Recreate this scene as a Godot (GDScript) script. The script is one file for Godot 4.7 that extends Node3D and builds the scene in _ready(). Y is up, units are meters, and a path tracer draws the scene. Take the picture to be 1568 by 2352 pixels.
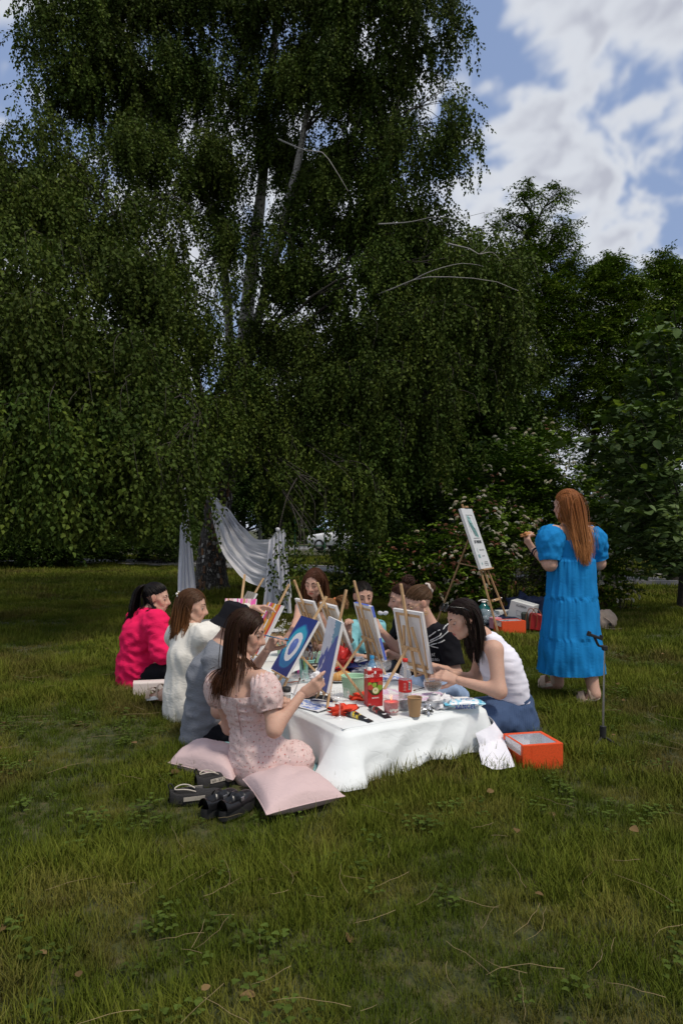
extends Node3D

# ---------------------------------------------------------------- camera, sky, sun, exposure
func _ready() -> void:
	rng.seed = 7
	nz.seed = 11
	nz.noise_type = FastNoiseLite.TYPE_SIMPLEX_SMOOTH
	nz.frequency = 1.0
	nz.fractal_type = FastNoiseLite.FRACTAL_NONE
	var cam := Camera3D.new()
	cam.name = "camera"
	cam.position = Vector3(0, 1.3, 0)
	cam.set_frustum(2.0 * 0.1 * 1176.0 / 1650.0, Vector2(0, 0.1 * 39.0 / 1650.0), 0.1, 900.0)
	add_child(cam)
	var env := Environment.new()
	env.background_mode = Environment.BG_SKY
	env.sky = make_sky()
	env.tonemap_mode = Environment.TONE_MAPPER_LINEAR
	env.tonemap_exposure = 0.95
	env.sdfgi_enabled = true
	env.ssao_enabled = true
	env.ssil_enabled = true
	var we := WorldEnvironment.new()
	we.name = "environment"
	we.environment = env
	add_child(we)
	var sun := DirectionalLight3D.new()
	sun.name = "sun"
	sun.light_energy = 0.85
	sun.light_angular_distance = 10.0
	sun.light_color = Color(1.0, 0.96, 0.9)
	sun.shadow_enabled = true
	sun.look_at_from_position(Vector3(3.2, 8.2, 3.0), Vector3.ZERO)
	add_child(sun)
	make_materials()
	var steps := [build_ground, build_trees, build_shrubs, build_background, build_drapes, build_table, build_canvases, build_table_things, build_lawn_things, build_people, build_grass]
	for f in steps:
		var t0 := Time.get_ticks_msec()
		f.call()
		print(f.get_method(), " ", Time.get_ticks_msec() - t0, " ms")

var rng := RandomNumberGenerator.new()
var nz := FastNoiseLite.new()
var used := {}
var mats := {}

func rf(a: float, b: float) -> float:
	return rng.randf_range(a, b)

func cloud_at(d: Vector3, n1: FastNoiseLite, n2: FastNoiseLite) -> Color:
	# clouds as a layer seen in perspective: returns linear radiance
	var k := 1.0 / (d.y + 0.5)
	var x := d.x * k
	var y := -d.z * k
	var f := n1.get_noise_2d(x, y)
	var g := n2.get_noise_2d(x + f * 0.06, y - f * 0.06)
	var c := f * 0.95 + g * 0.5 + 0.29
	# the cloud banks and the two blue clearings that the photograph shows over the shrubs
	for b in CLOUDS:
		var ex: float = (x - b[0]) / b[2]
		var ey: float = (y - b[1]) / b[3]
		c += b[4] * exp(-ex * ex - ey * ey)
	c += 0.35 * exp(-d.y * 6.0)
	var m := smoothstep(0.0, 0.42, c)
	var blue := Color(0.23, 0.325, 0.56).lerp(Color(0.42, 0.54, 0.76), exp(-d.y * 3.2))
	var thick := smoothstep(0.30, 0.95, c)
	var white := Color(0.74, 0.77, 0.83).lerp(Color(0.52, 0.54, 0.62), thick * clampf(0.25 + g * 1.1 + d.y * 0.6, 0.0, 1.0))
	return blue.lerp(white, m * 0.97)

const CLOUDS := [[0.263, 0.925, 0.05, 0.035, -1.1], [0.34, 0.95, 0.045, 0.03, -1.0], [0.155, 0.745, 0.04, 0.03, -0.8], [0.24, 0.79, 0.03, 0.05, -0.5], [0.165, 0.835, 0.055, 0.05, 0.4], [0.335, 0.81, 0.07, 0.07, 0.3], [0.153, 0.955, 0.05, 0.03, 0.55], [0.44, 1.0, 0.08, 0.06, 0.8], [0.30, 1.02, 0.04, 0.04, 0.4]]

func make_sky() -> Sky:
	var n1 := FastNoiseLite.new()
	n1.seed = 5
	n1.frequency = 3.6
	n1.fractal_octaves = 5
	var n2 := FastNoiseLite.new()
	n2.seed = 23
	n2.frequency = 13.0
	n2.fractal_octaves = 5
	var w := 2048
	var h := 1024
	var im := Image.create(w, h, false, Image.FORMAT_RGBF)
	im.fill(Color(0.20, 0.20, 0.19))
	for j in h / 2 + 8:
		var th := PI * (j + 0.5) / h
		var sy := cos(th)
		var r := sin(th)
		for i in w:
			var a := TAU * ((i + 0.5) / w - 0.5)
			im.set_pixel(i, j, cloud_at(Vector3(sin(a) * r, maxf(sy, 0.0), -cos(a) * r), n1, n2))
	var pm := PanoramaSkyMaterial.new()
	pm.panorama = ImageTexture.create_from_image(im)
	var sky := Sky.new()
	sky.sky_material = pm
	return sky

# ---------------------------------------------------------------- naming
func numbered(n: String) -> String:
	if not used.has(n):
		used[n] = 0
		return n
	used[n] += 1
	return "%s_%03d" % [n, used[n]]

func tag(o: Node3D, label: String, category: String, group := "", kind := "") -> Node3D:
	if label: o.set_meta("label", label)
	if category: o.set_meta("category", category)
	if group: o.set_meta("group", group)
	if kind: o.set_meta("kind", kind)
	return o

func thing(called: String, label: String, category: String, group := "", at := Vector3.ZERO, turn := 0.0) -> Node3D:
	var o := Node3D.new()
	o.name = numbered(called)
	add_child(o)
	o.position = at
	o.rotation.y = turn
	tag(o, label, category, group)
	return o

func part(called: String, mesh: Mesh, mat: Material, parent: Node3D = null) -> MeshInstance3D:
	var o := MeshInstance3D.new()
	if parent == null:
		o.name = numbered(called)
		add_child(o)
	else:
		var n := called
		var k := 0
		while parent.has_node(n):
			k += 1
			n = "%s_%03d" % [called, k]
		o.name = n
		parent.add_child(o)
	o.mesh = mesh
	o.material_override = mat
	return o

func copy_of(src: Node3D, called: String, at: Vector3, turn: float, label := "", category := "", group := "") -> Node3D:
	var c: Node3D = src.duplicate()
	c.name = numbered(called)
	add_child(c)
	c.position = at
	c.rotation = Vector3(0, turn, 0)
	tag(c, label, category, group)
	return c

func scatter(called: String, mesh: Mesh, mat: Material, ts: Array, cols: Array, parent: Node3D = null) -> MultiMeshInstance3D:
	var mm := MultiMesh.new()
	mm.transform_format = MultiMesh.TRANSFORM_3D
	mm.use_colors = cols.size() > 0
	mm.mesh = mesh
	mm.instance_count = ts.size()
	for i in ts.size():
		mm.set_instance_transform(i, ts[i])
		if cols.size(): mm.set_instance_color(i, cols[i])
	var o := MultiMeshInstance3D.new()
	if parent == null:
		o.name = numbered(called)
		add_child(o)
	else:
		var n := called
		var k := 0
		while parent.has_node(n):
			k += 1
			n = "%s_%03d" % [called, k]
		o.name = n
		parent.add_child(o)
	o.multimesh = mm
	o.material_override = mat
	o.set_meta("kind", "stuff")
	return o

# ---------------------------------------------------------------- mesh builder
class MB:
	var v := PackedVector3Array()
	var n := PackedVector3Array()
	var uv := PackedVector2Array()
	var col := PackedColorArray()
	var ix := PackedInt32Array()
	var c := Color.WHITE

	func vert(p: Vector3, u := Vector2.ZERO) -> int:
		v.append(p)
		uv.append(u)
		col.append(c)
		return v.size() - 1

	func tri(a: int, b: int, d: int) -> void:
		ix.append(a); ix.append(b); ix.append(d)

	func quad(a: int, b: int, d: int, e: int) -> void:
		ix.append(a); ix.append(b); ix.append(d)
		ix.append(a); ix.append(d); ix.append(e)

	func face(ps: Array, uvs: Array = []) -> void:
		# a flat polygon (fan) with its own vertices
		var s := v.size()
		for i in ps.size():
			vert(ps[i], uvs[i] if uvs.size() else Vector2(i % 2, i / 2))
		for i in range(1, ps.size() - 1):
			tri(s, s + i, s + i + 1)

	func grid(rows: Array, close := false) -> void:
		# rows of points joined as one smooth sheet
		var s := v.size()
		var w: int = rows[0].size()
		for j in rows.size():
			for i in w:
				vert(rows[j][i], Vector2(float(i) / maxi(w - 1, 1), float(j) / maxi(rows.size() - 1, 1)))
		for j in rows.size() - 1:
			for i in (w if close else w - 1):
				var i2 := (i + 1) % w
				quad(s + j * w + i, s + j * w + i2, s + (j + 1) * w + i2, s + (j + 1) * w + i)

	func tube(ps: Array, rs: Array, k := 6, caps := true, flat := 1.0) -> void:
		var up := Vector3.UP
		var rows := []
		var d0: Vector3 = (ps[1] - ps[0]).normalized()
		if absf(d0.y) > 0.9: up = Vector3.RIGHT
		var side := d0.cross(up).normalized()
		for i in ps.size():
			var d: Vector3 = ((ps[mini(i + 1, ps.size() - 1)] - ps[maxi(i - 1, 0)])).normalized()
			side = (side - d * side.dot(d)).normalized()
			var b := d.cross(side)
			var r: float = rs[mini(i, rs.size() - 1)]
			var ring := PackedVector3Array()
			for j in k:
				var a := TAU * j / k
				ring.append(ps[i] + side * cos(a) * r + b * sin(a) * r * flat)
			rows.append(ring)
		grid(rows, true)
		if caps:
			var r0 := Array(rows[0])
			r0.reverse()
			face(r0)
			face(Array(rows[-1]))

	func lathe(prof: Array, k := 16, t := Transform3D.IDENTITY) -> void:
		# profile of Vector2(radius, height) turned round y
		var rows := []
		for p in prof:
			var ring := PackedVector3Array()
			for j in k:
				var a := -TAU * j / k
				ring.append(t * Vector3(cos(a) * p.x, p.y, sin(a) * p.x))
			rows.append(ring)
		grid(rows, true)

	func box(t: Transform3D, size: Vector3, bev := 0.0) -> void:
		var h := size * 0.5
		var b := minf(bev, minf(h.x, minf(h.y, h.z)) * 0.9)
		if b <= 0.0:
			for ax in 3:
				for s in [-1.0, 1.0]:
					var ps := []
					for q in [[-1, -1], [-1, 1], [1, 1], [1, -1]]:
						var p := Vector3.ZERO
						p[ax] = s * h[ax]
						p[(ax + 1) % 3] = q[0] * h[(ax + 1) % 3] * s
						p[(ax + 2) % 3] = q[1] * h[(ax + 2) % 3]
						ps.append(t * p)
					face(ps, [Vector2(0, 0), Vector2(0, 1), Vector2(1, 1), Vector2(1, 0)])
			return
		var crn := func(x: float, y: float, z: float, ax: int) -> Vector3:
			var p := Vector3(x * (h.x - b), y * (h.y - b), z * (h.z - b))
			p[ax] = [x, y, z][ax] * h[ax]
			return p
		for ax in 3:
			for s in [-1.0, 1.0]:
				var ps := []
				for q in [[-1, -1], [-1, 1], [1, 1], [1, -1]]:
					var e := [0.0, 0.0, 0.0]
					e[ax] = s
					e[(ax + 1) % 3] = q[0] * s
					e[(ax + 2) % 3] = float(q[1])
					ps.append(t * crn.call(e[0], e[1], e[2], ax))
				face(ps, [Vector2(0, 0), Vector2(0, 1), Vector2(1, 1), Vector2(1, 0)])
		for ax in 3:
			var a1 := (ax + 1) % 3
			var a2 := (ax + 2) % 3
			for s1 in [-1.0, 1.0]:
				for s2 in [-1.0, 1.0]:
					var e := [0.0, 0.0, 0.0]
					e[a1] = s1
					e[a2] = s2
					e[ax] = -1.0
					var f := e.duplicate()
					f[ax] = 1.0
					var q := [t * crn.call(e[0], e[1], e[2], a1), t * crn.call(f[0], f[1], f[2], a1), t * crn.call(f[0], f[1], f[2], a2), t * crn.call(e[0], e[1], e[2], a2)]
					if s1 * s2 < 0: q.reverse()
					face(q)
		for x in [-1.0, 1.0]:
			for y in [-1.0, 1.0]:
				for z in [-1.0, 1.0]:
					var q := [t * crn.call(x, y, z, 0), t * crn.call(x, y, z, 1), t * crn.call(x, y, z, 2)]
					if x * y * z > 0: q.reverse()
					face(q)

	func ball(cn: Vector3, r: Vector3, k := 10, bs := Basis.IDENTITY) -> void:
		var rows := []
		for j in k / 2 + 1:
			var th := PI * j / (k / 2)
			var ring := PackedVector3Array()
			for i in k:
				var a := TAU * i / k
				ring.append(cn + bs * Vector3(sin(th) * cos(a) * r.x, cos(th) * r.y, sin(th) * sin(a) * r.z))
			rows.append(ring)
		grid(rows, true)

	func add(o: MB) -> void:
		var s := v.size()
		v.append_array(o.v)
		uv.append_array(o.uv)
		col.append_array(o.col)
		if n.size() == s and o.n.size() == o.v.size(): n.append_array(o.n)
		for i in o.ix: ix.append(i + s)

	func mesh(tangents := false) -> ArrayMesh:
		var nn := PackedVector3Array()
		nn.resize(v.size())
		var q := 0
		while q < ix.size():
			var a := v[ix[q]]
			var f := (v[ix[q + 2]] - a).cross(v[ix[q + 1]] - a)
			nn[ix[q]] += f
			nn[ix[q + 1]] += f
			nn[ix[q + 2]] += f
			q += 3
		for i in nn.size():
			nn[i] = nn[i].normalized() if nn[i].length_squared() > 1e-20 else Vector3.UP
		n = nn
		var arr := []
		arr.resize(Mesh.ARRAY_MAX)
		arr[Mesh.ARRAY_VERTEX] = v
		arr[Mesh.ARRAY_NORMAL] = nn
		arr[Mesh.ARRAY_TEX_UV] = uv
		arr[Mesh.ARRAY_COLOR] = col
		arr[Mesh.ARRAY_INDEX] = ix
		var m := ArrayMesh.new()
		m.add_surface_from_arrays(Mesh.PRIMITIVE_TRIANGLES, arr)
		return m

# ---------------------------------------------------------------- smooth bodies from joints (surface nets on a grid)
func cap(a: Vector3, b: Vector3, ra: float, rb: float, sd := Vector3.ZERO, sq := 1.0) -> Array:
	return [0, a, b, ra, rb, sd.normalized(), sq]

func ell(c: Vector3, bs: Basis, r: Vector3) -> Array:
	return [1, c, Basis(bs.x / r.x, bs.y / r.y, bs.z / r.z).transposed(), minf(r.x, minf(r.y, r.z)), maxf(r.x, maxf(r.y, r.z))]

func blob(prims: Array, h: float, blend := 0.016, out: MB = null) -> MB:
	if out == null: out = MB.new()
	var kk := 1.0 / blend
	var pad := h * 2.0 + blend * 1.2
	var lo := Vector3(1e9, 1e9, 1e9)
	var hi := -lo
	for p in prims:
		var c0: Vector3 = p[1]
		if p[0] == 0:
			var r: float = maxf(p[3], p[4]) + pad
			var c1: Vector3 = p[2]
			lo = lo.min(c0.min(c1) - Vector3.ONE * r)
			hi = hi.max(c0.max(c1) + Vector3.ONE * r)
		else:
			var r: float = p[4] + pad
			lo = lo.min(c0 - Vector3.ONE * r)
			hi = hi.max(c0 + Vector3.ONE * r)
	lo -= Vector3.ONE * h
	var nx := int((hi.x - lo.x) / h) + 3
	var ny := int((hi.y - lo.y) / h) + 3
	var nzz := int((hi.z - lo.z) / h) + 3
	var sx := nx
	var sxy := nx * ny
	var acc := PackedFloat32Array()
	acc.resize(sxy * nzz)
	var rmin := PackedInt32Array()
	rmin.resize(ny * nzz)
	rmin.fill(nx)
	var rmax := PackedInt32Array()
	rmax.resize(ny * nzz)
	rmax.fill(-1)
	for pr in prims:
		var a: Vector3 = pr[1]
		if pr[0] == 0:
			var b: Vector3 = pr[2]
			var ra: float = pr[3]
			var rb: float = pr[4]
			var sd: Vector3 = pr[5]
			var sq: float = pr[6] - 1.0
			var ab := b - a
			var inv := 1.0 / maxf(ab.length_squared(), 1e-9)
			var rr := maxf(ra, rb) + pad
			var l := (a.min(b) - Vector3.ONE * rr - lo) / h
			var u := (a.max(b) + Vector3.ONE * rr - lo) / h
			for iz in range(maxi(int(l.z), 0), mini(int(u.z) + 2, nzz)):
				for iy in range(maxi(int(l.y), 0), mini(int(u.y) + 2, ny)):
					var row := iz * sxy + iy * sx
					# where this row of points passes near the bone
					var x0 := maxi(int(l.x), 0)
					var x1 := mini(int(u.x) + 2, nx)
					var rw := iz * ny + iy
					var q := Vector3(lo.x + x0 * h, lo.y + iy * h, lo.z + iz * h) - a
					for i in range(x0, x1):
						var o := q - ab * clampf(q.dot(ab) * inv, 0.0, 1.0)
						var t := clampf(q.dot(ab) * inv, 0.0, 1.0)
						if sq != 0.0: o += sd * (o.dot(sd) * sq)
						var d := o.length() - ra - (rb - ra) * t
						if d < pad:
							acc[row + i] += exp(-d * kk)
							if i < rmin[rw]: rmin[rw] = i
							if i > rmax[rw]: rmax[rw] = i
						q.x += h
		else:
			var m: Basis = pr[2]
			var r0: float = pr[3]
			var rr: float = pr[4] + pad
			var l := (a - Vector3.ONE * rr - lo) / h
			var u := (a + Vector3.ONE * rr - lo) / h
			for iz in range(maxi(int(l.z), 0), mini(int(u.z) + 2, nzz)):
				for iy in range(maxi(int(l.y), 0), mini(int(u.y) + 2, ny)):
					var row := iz * sxy + iy * sx
					var rw := iz * ny + iy
					for i in range(maxi(int(l.x), 0), mini(int(u.x) + 2, nx)):
						var q := m * (Vector3(lo.x + i * h, lo.y + iy * h, lo.z + iz * h) - a)
						var k0 := q.length()
						var k1 := (q * m).length()
						var d := k0 * (k0 - 1.0) / maxf(k1, 1e-6)
						if k0 < 0.2: d = -r0
						if d < pad:
							acc[row + i] += exp(-d * kk)
							if i < rmin[rw]: rmin[rw] = i
							if i > rmax[rw]: rmax[rw] = i
	var cellv := PackedInt32Array()
	cellv.resize(acc.size())
	cellv.fill(-1)
	var sum := PackedVector3Array()
	var cnt := PackedInt32Array()
	var base := out.v.size()
	var step := [1, sx, sxy]
	for iz in range(1, nzz - 1):
		for iy in range(1, ny - 1):
			var rw := iz * ny + iy
			var lo_i := mini(rmin[rw], mini(rmin[rw + 1], rmin[rw + ny]))
			var hi_i := maxi(rmax[rw], maxi(rmax[rw + 1], rmax[rw + ny]))
			if hi_i < 0: continue
			var row := iz * sxy + iy * sx
			for ixx in range(maxi(lo_i - 1, 1), mini(hi_i + 1, nx - 1)):
				var id := row + ixx
				var a0 := acc[id]
				var s := a0 > 1.0
				for ax in 3:
					var a1 := acc[id + step[ax]]
					if (a1 > 1.0) == s: continue
					var f0 := log(maxf(a0, 1e-5))
					var f1 := log(maxf(a1, 1e-5))
					var p := Vector3(ixx, iy, iz)
					p[ax] += f0 / (f0 - f1)
					var du: int = step[(ax + 1) % 3]
					var dv: int = step[(ax + 2) % 3]
					var q0 := _cell(id - du - dv, p, cellv, sum, cnt)
					var q1 := _cell(id - dv, p, cellv, sum, cnt)
					var q2 := _cell(id, p, cellv, sum, cnt)
					var q3 := _cell(id - du, p, cellv, sum, cnt)
					if s: out.quad(base + q3, base + q2, base + q1, base + q0)
					else: out.quad(base + q0, base + q1, base + q2, base + q3)
	for i in sum.size():
		out.vert(lo + sum[i] / cnt[i] * h)
	return out

func _cell(id: int, p: Vector3, cellv: PackedInt32Array, sum: PackedVector3Array, cnt: PackedInt32Array) -> int:
	var q := cellv[id]
	if q < 0:
		q = sum.size()
		cellv[id] = q
		sum.append(p)
		cnt.append(1)
	else:
		sum[q] += p
		cnt[q] += 1
	return q

func ruffle(m: MB, fn: Callable) -> void:
	# moves every vertex along its normal by fn(point, normal)
	m.mesh()
	for i in m.v.size():
		m.v[i] += m.n[i] * fn.call(m.v[i], m.n[i])

func fold(p: Vector3, s: Vector3, amp: float) -> float:
	var a := nz.get_noise_3d(p.x * s.x, p.y * s.y, p.z * s.z)
	var b := nz.get_noise_3d(p.x * s.x * 2.3 + 9.0, p.y * s.y * 2.3, p.z * s.z * 2.3)
	return amp * ((0.5 - absf(a)) * 1.3 + b * 0.35)

func frame(fwd: Vector3, up := Vector3.UP) -> Basis:
	# x to the side, y up, z forward
	var f := fwd.normalized()
	var r := up.cross(f).normalized()
	return Basis(r, f.cross(r), f)

func along(ps: Array, n: int) -> Array:
	# a smooth curve through the points
	var c := Curve3D.new()
	for i in ps.size():
		var t: Vector3 = (ps[mini(i + 1, ps.size() - 1)] - ps[maxi(i - 1, 0)]) / 6.0
		c.add_point(ps[i], -t, t)
	var out := []
	var L := c.get_baked_length()
	for i in n + 1:
		out.append(c.sample_baked(L * i / n, true))
	return out

# ---------------------------------------------------------------- materials
func lin(r: float, g: float, b: float) -> Color:
	return Color(r, g, b).linear_to_srgb()

func noise_tex(sd: int, freq: float, cols: Array, offs: Array, size := 256, stretch := Vector2.ONE, oct := 4) -> ImageTexture:
	# a tileable noise ramp; colours are linear base colours
	var f := FastNoiseLite.new()
	f.seed = sd
	f.frequency = freq
	f.fractal_octaves = oct
	var im := Image.create(size, size, false, Image.FORMAT_RGB8)
	var g := Gradient.new()
	g.offsets = PackedFloat32Array(offs)
	var cc := PackedColorArray()
	for c in cols: cc.append(c)
	g.colors = cc
	var b := size / 4
	for j in size:
		for i in size:
			var x := i * stretch.x
			var y := j * stretch.y
			var s := f.get_noise_2d(x, y)
			var wx := clampf(float(i - (size - b)) / b, 0.0, 1.0)
			var wy := clampf(float(j - (size - b)) / b, 0.0, 1.0)
			if wx > 0.0: s = lerpf(s, f.get_noise_2d((i - size) * stretch.x, y), wx)
			if wy > 0.0:
				var s2 := f.get_noise_2d(x, (j - size) * stretch.y)
				if wx > 0.0: s2 = lerpf(s2, f.get_noise_2d((i - size) * stretch.x, (j - size) * stretch.y), wx)
				s = lerpf(s, s2, wy)
			im.set_pixel(i, j, g.sample(clampf(0.5 + s * 0.8, 0.0, 1.0)).linear_to_srgb())
	return ImageTexture.create_from_image(im)

func mat(called: String, c: Color, rough := 0.8, vc := false) -> StandardMaterial3D:
	# c is a linear base colour
	var m := StandardMaterial3D.new()
	m.resource_name = called
	m.albedo_color = c.linear_to_srgb()
	m.roughness = rough
	m.vertex_color_use_as_albedo = vc
	m.cull_mode = BaseMaterial3D.CULL_DISABLED
	mats[called] = m
	return m

func tri(m: StandardMaterial3D, scale: float, albedo: Texture2D = null, relief: Texture2D = null, depth := 0.2) -> StandardMaterial3D:
	m.uv1_triplanar = true
	m.uv1_scale = Vector3.ONE * scale
	if albedo: m.albedo_texture = albedo
	if relief:
		m.heightmap_enabled = true
		m.heightmap_texture = relief
		m.heightmap_scale = depth
	return m

func cloth(called: String, c: Color, relief: Texture2D, scale := 6.0, depth := 0.5, rough := 0.85) -> StandardMaterial3D:
	var m := mat(called, c, rough)
	m.metallic_specular = 0.22
	return tri(m, scale, null, relief, depth)

func print_tex(size: int, back: Color, fn: Callable) -> ImageTexture:
	var im := Image.create(size, size, false, Image.FORMAT_RGB8)
	im.fill(back.linear_to_srgb())
	fn.call(im, size)
	return ImageTexture.create_from_image(im)

func dot_at(im: Image, x: float, y: float, r: float, c: Color, ey := 1.0) -> void:
	var n := im.get_width()
	var cs := c.linear_to_srgb()
	for j in range(int(y - r * ey) - 1, int(y + r * ey) + 2):
		for i in range(int(x - r) - 1, int(x + r) + 2):
			var d := Vector2((i + 0.5 - x) / r, (j + 0.5 - y) / (r * ey)).length()
			if d < 1.0: im.set_pixel(posmod(i, n), posmod(j, n), cs)

func stroke(im: Image, a: Vector2, b: Vector2, r: float, c: Color) -> void:
	var k := int(a.distance_to(b) / maxf(r * 0.6, 0.5)) + 1
	for i in k + 1:
		var p := a.lerp(b, float(i) / k)
		dot_at(im, p.x, p.y, r, c)

func make_materials() -> void:
	var grain := noise_tex(3, 0.05, [Color(0, 0, 0), Color(1, 1, 1)], [0.0, 1.0], 256)
	var weave := noise_tex(4, 0.16, [Color(0.1, 0.1, 0.1), Color(1, 1, 1)], [0.2, 0.8], 256, Vector2(1, 1), 3)
	var crease := noise_tex(8, 0.012, [Color(0, 0, 0), Color(0.9, 0.9, 0.9), Color(0.1, 0.1, 0.1), Color(1, 1, 1)], [0.1, 0.45, 0.55, 0.9], 512, Vector2(1, 1.6), 2)
	mats["grain_tex"] = grain
	# ground
	var soil := noise_tex(5, 0.03, [Color(0.024, 0.030, 0.007), Color(0.05, 0.058, 0.013), Color(0.085, 0.072, 0.026)], [0.2, 0.5, 0.85], 512)
	tri(mat("soil", Color(1, 1, 1), 0.95), 0.7, soil, grain, 2.0)
	mats["soil"].uv1_world_triplanar = true
	mat("grass", Color(1, 1, 1), 0.75, true)
	mats["grass"].metallic_specular = 0.12
	mats["grass"].backlight_enabled = true
	mats["grass"].backlight = Color(0.35, 0.4, 0.12)
	mat("straw", Color(1, 1, 1), 0.7, true)
	tri(mat("asphalt", Color(1, 1, 1), 0.9), 1.1, noise_tex(6, 0.1, [Color(0.10, 0.10, 0.10), Color(0.19, 0.19, 0.185)], [0.2, 0.8], 256), grain, 0.5)
	tri(mat("kerb_stone", Color(0.26, 0.25, 0.24), 0.9), 2.0, null, grain, 0.4)
	# foliage
	for f in [["birch_leaf", 0.55], ["willow_leaf", 0.5], ["dark_leaf", 0.45], ["poplar_leaf", 0.5], ["shrub_leaf", 0.5]]:
		mat(f[0], Color(1, 1, 1), f[1], true)
		mats[f[0]].backlight_enabled = true
		mats[f[0]].backlight = Color(0.42, 0.5, 0.12)
		mats[f[0]].metallic_specular = 0.17
	var birch := noise_tex(12, 0.02, [Color(0.03, 0.028, 0.025), Color(0.22, 0.20, 0.18), Color(0.36, 0.34, 0.31), Color(0.44, 0.42, 0.39)], [0.2, 0.3, 0.5, 0.85], 512, Vector2(0.6, 3.2))
	var bm := mat("birch_bark", Color(1, 1, 1), 0.75, true)
	bm.albedo_texture = birch
	bm.uv1_scale = Vector3(1, 1, 1)
	var old := noise_tex(13, 0.02, [Color(0.012, 0.011, 0.010), Color(0.035, 0.030, 0.025), Color(0.09, 0.075, 0.06), Color(0.42, 0.40, 0.37)], [0.2, 0.5, 0.72, 0.93], 512, Vector2(2.2, 0.8))
	tri(mat("old_bark", Color(1, 1, 1), 0.95), 1.3, old, old, 3.0)
	mat("bark_flake", Color(1, 1, 1), 0.9, true)
	tri(mat("dark_bark", Color(0.045, 0.038, 0.03), 0.95, true), 2.0, null, grain, 1.5)
	mat("blossom", Color(1, 1, 1), 0.8, true)
	# cloth
	mat("sheer", Color(0.86, 0.86, 0.90), 0.9)
	mats["sheer"].backlight_enabled = true
	mats["sheer"].backlight = Color(0.85, 0.85, 0.88)
	tri(mats["sheer"], 5.0, null, weave, 0.03)
	cloth("table_plastic", Color(0.80, 0.83, 0.82), crease, 1.2, 0.13, 0.42)
	mats["table_plastic"].backlight_enabled = true
	mats["table_plastic"].backlight = Color(0.2, 0.2, 0.2)
	cloth("white_cotton", Color(0.80, 0.79, 0.84), crease, 2.0, 0.12)
	cloth("pillow_pink", Color(0.60, 0.45, 0.44), crease, 1.8, 0.2, 0.9)
	cloth("blanket_teal", Color(0.22, 0.38, 0.40), crease, 2.0, 0.2, 0.9)
	cloth("magenta_cloth", Color(0.78, 0.015, 0.10), crease, 2.2, 0.2, 0.8)
	cloth("cream_cloth", Color(0.76, 0.73, 0.66), crease, 2.0, 0.18, 0.85)
	cloth("grey_jersey", Color(1, 1, 1), crease, 2.2, 0.18, 0.95)
	mats["grey_jersey"].albedo_texture = noise_tex(21, 0.22, [Color(0.15, 0.16, 0.18), Color(0.27, 0.28, 0.31)], [0.2, 0.8], 256)
	mats["grey_jersey"].uv1_scale = Vector3.ONE * 5.0
	cloth("black_cloth", Color(0.012, 0.012, 0.015), crease, 2.5, 0.12, 0.9)
	cloth("aqua_cloth", Color(0.24, 0.55, 0.60), crease, 2.5, 0.12, 0.85)
	cloth("white_rib", Color(0.82, 0.80, 0.88), weave, 7.0, 0.04, 0.9)
	cloth("blue_cotton", Color(0.012, 0.205, 0.50), crease, 2.0, 0.12, 0.8)
	cloth("denim", Color(0.30, 0.40, 0.58), weave, 5.0, 0.3, 0.9)
	cloth("purple_cloth", Color(0.10, 0.05, 0.16), crease, 3.0, 0.1, 0.9)
	cloth("beige_canvas", Color(0.40, 0.31, 0.24), crease, 3.0, 0.2, 0.9)
	cloth("navy_nylon", Color(0.015, 0.022, 0.05), crease, 3.0, 0.4, 0.5)
	cloth("grey_knit", Color(0.14, 0.16, 0.19), crease, 5.0, 0.4, 0.95)
	var floral := print_tex(512, Color(0.66, 0.49, 0.46), func(im: Image, n: int) -> void:
		var r := RandomNumberGenerator.new()
		r.seed = 4
		for j in 8:
			for i in 8:
				var p := Vector2((i + 0.5 + r.randf_range(-0.25, 0.25) + 0.5 * (j % 2)) * n / 8.0, (j + 0.5 + r.randf_range(-0.25, 0.25)) * n / 8.0)
				var a := r.randf() * TAU
				var d := Vector2(cos(a), sin(a))
				stroke(im, p - d * 15, p + d * 12, 2.2, Color(0.16, 0.13, 0.10))
				stroke(im, p, p + d.rotated(1.0) * 13, 2.2, Color(0.16, 0.13, 0.10))
				var red := Color(0.42, 0.06, 0.05) if r.randf() < 0.6 else Color(0.8, 0.72, 0.68)
				for q in 3: dot_at(im, p.x + d.x * 14 + r.randf_range(-6, 6), p.y + d.y * 14 + r.randf_range(-6, 6), 5.0, red))
	tri(mat("floral_pink", Color(1, 1, 1), 0.85), 5.2, floral, null, 0.1)
	var navy := print_tex(256, Color(0.012, 0.016, 0.045), func(im: Image, n: int) -> void:
		var r := RandomNumberGenerator.new()
		r.seed = 9
		for j in 5:
			for i in 5:
				var p := Vector2((i + 0.5 * (j % 2) + r.randf_range(0.3, 0.7)) * n / 5.0, (j + r.randf_range(0.3, 0.7)) * n / 5.0)
				for q in 5: dot_at(im, p.x + cos(q * 1.26) * 7, p.y + sin(q * 1.26) * 7, 5.0, Color(0.55, 0.48, 0.5))
				dot_at(im, p.x, p.y, 4.0, Color(0.45, 0.2, 0.1)))
	tri(mat("floral_navy", Color(1, 1, 1), 0.85), 5.0, navy, null, 0.1)
	var pin := print_tex(256, Color(0.04, 0.075, 0.16), func(im: Image, n: int) -> void:
		for i in 8:
			for j in n:
				if j % 3 < 2:
					im.set_pixel(i * 32 + 9 + (j % 2), j, Color(0.24, 0.30, 0.44).linear_to_srgb()))
	tri(mat("pinstripe", Color(1, 1, 1), 0.9), 9.0, pin, null, 0.1)
	mats["pinstripe"].uv1_triplanar_sharpness = 8.0
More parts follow.
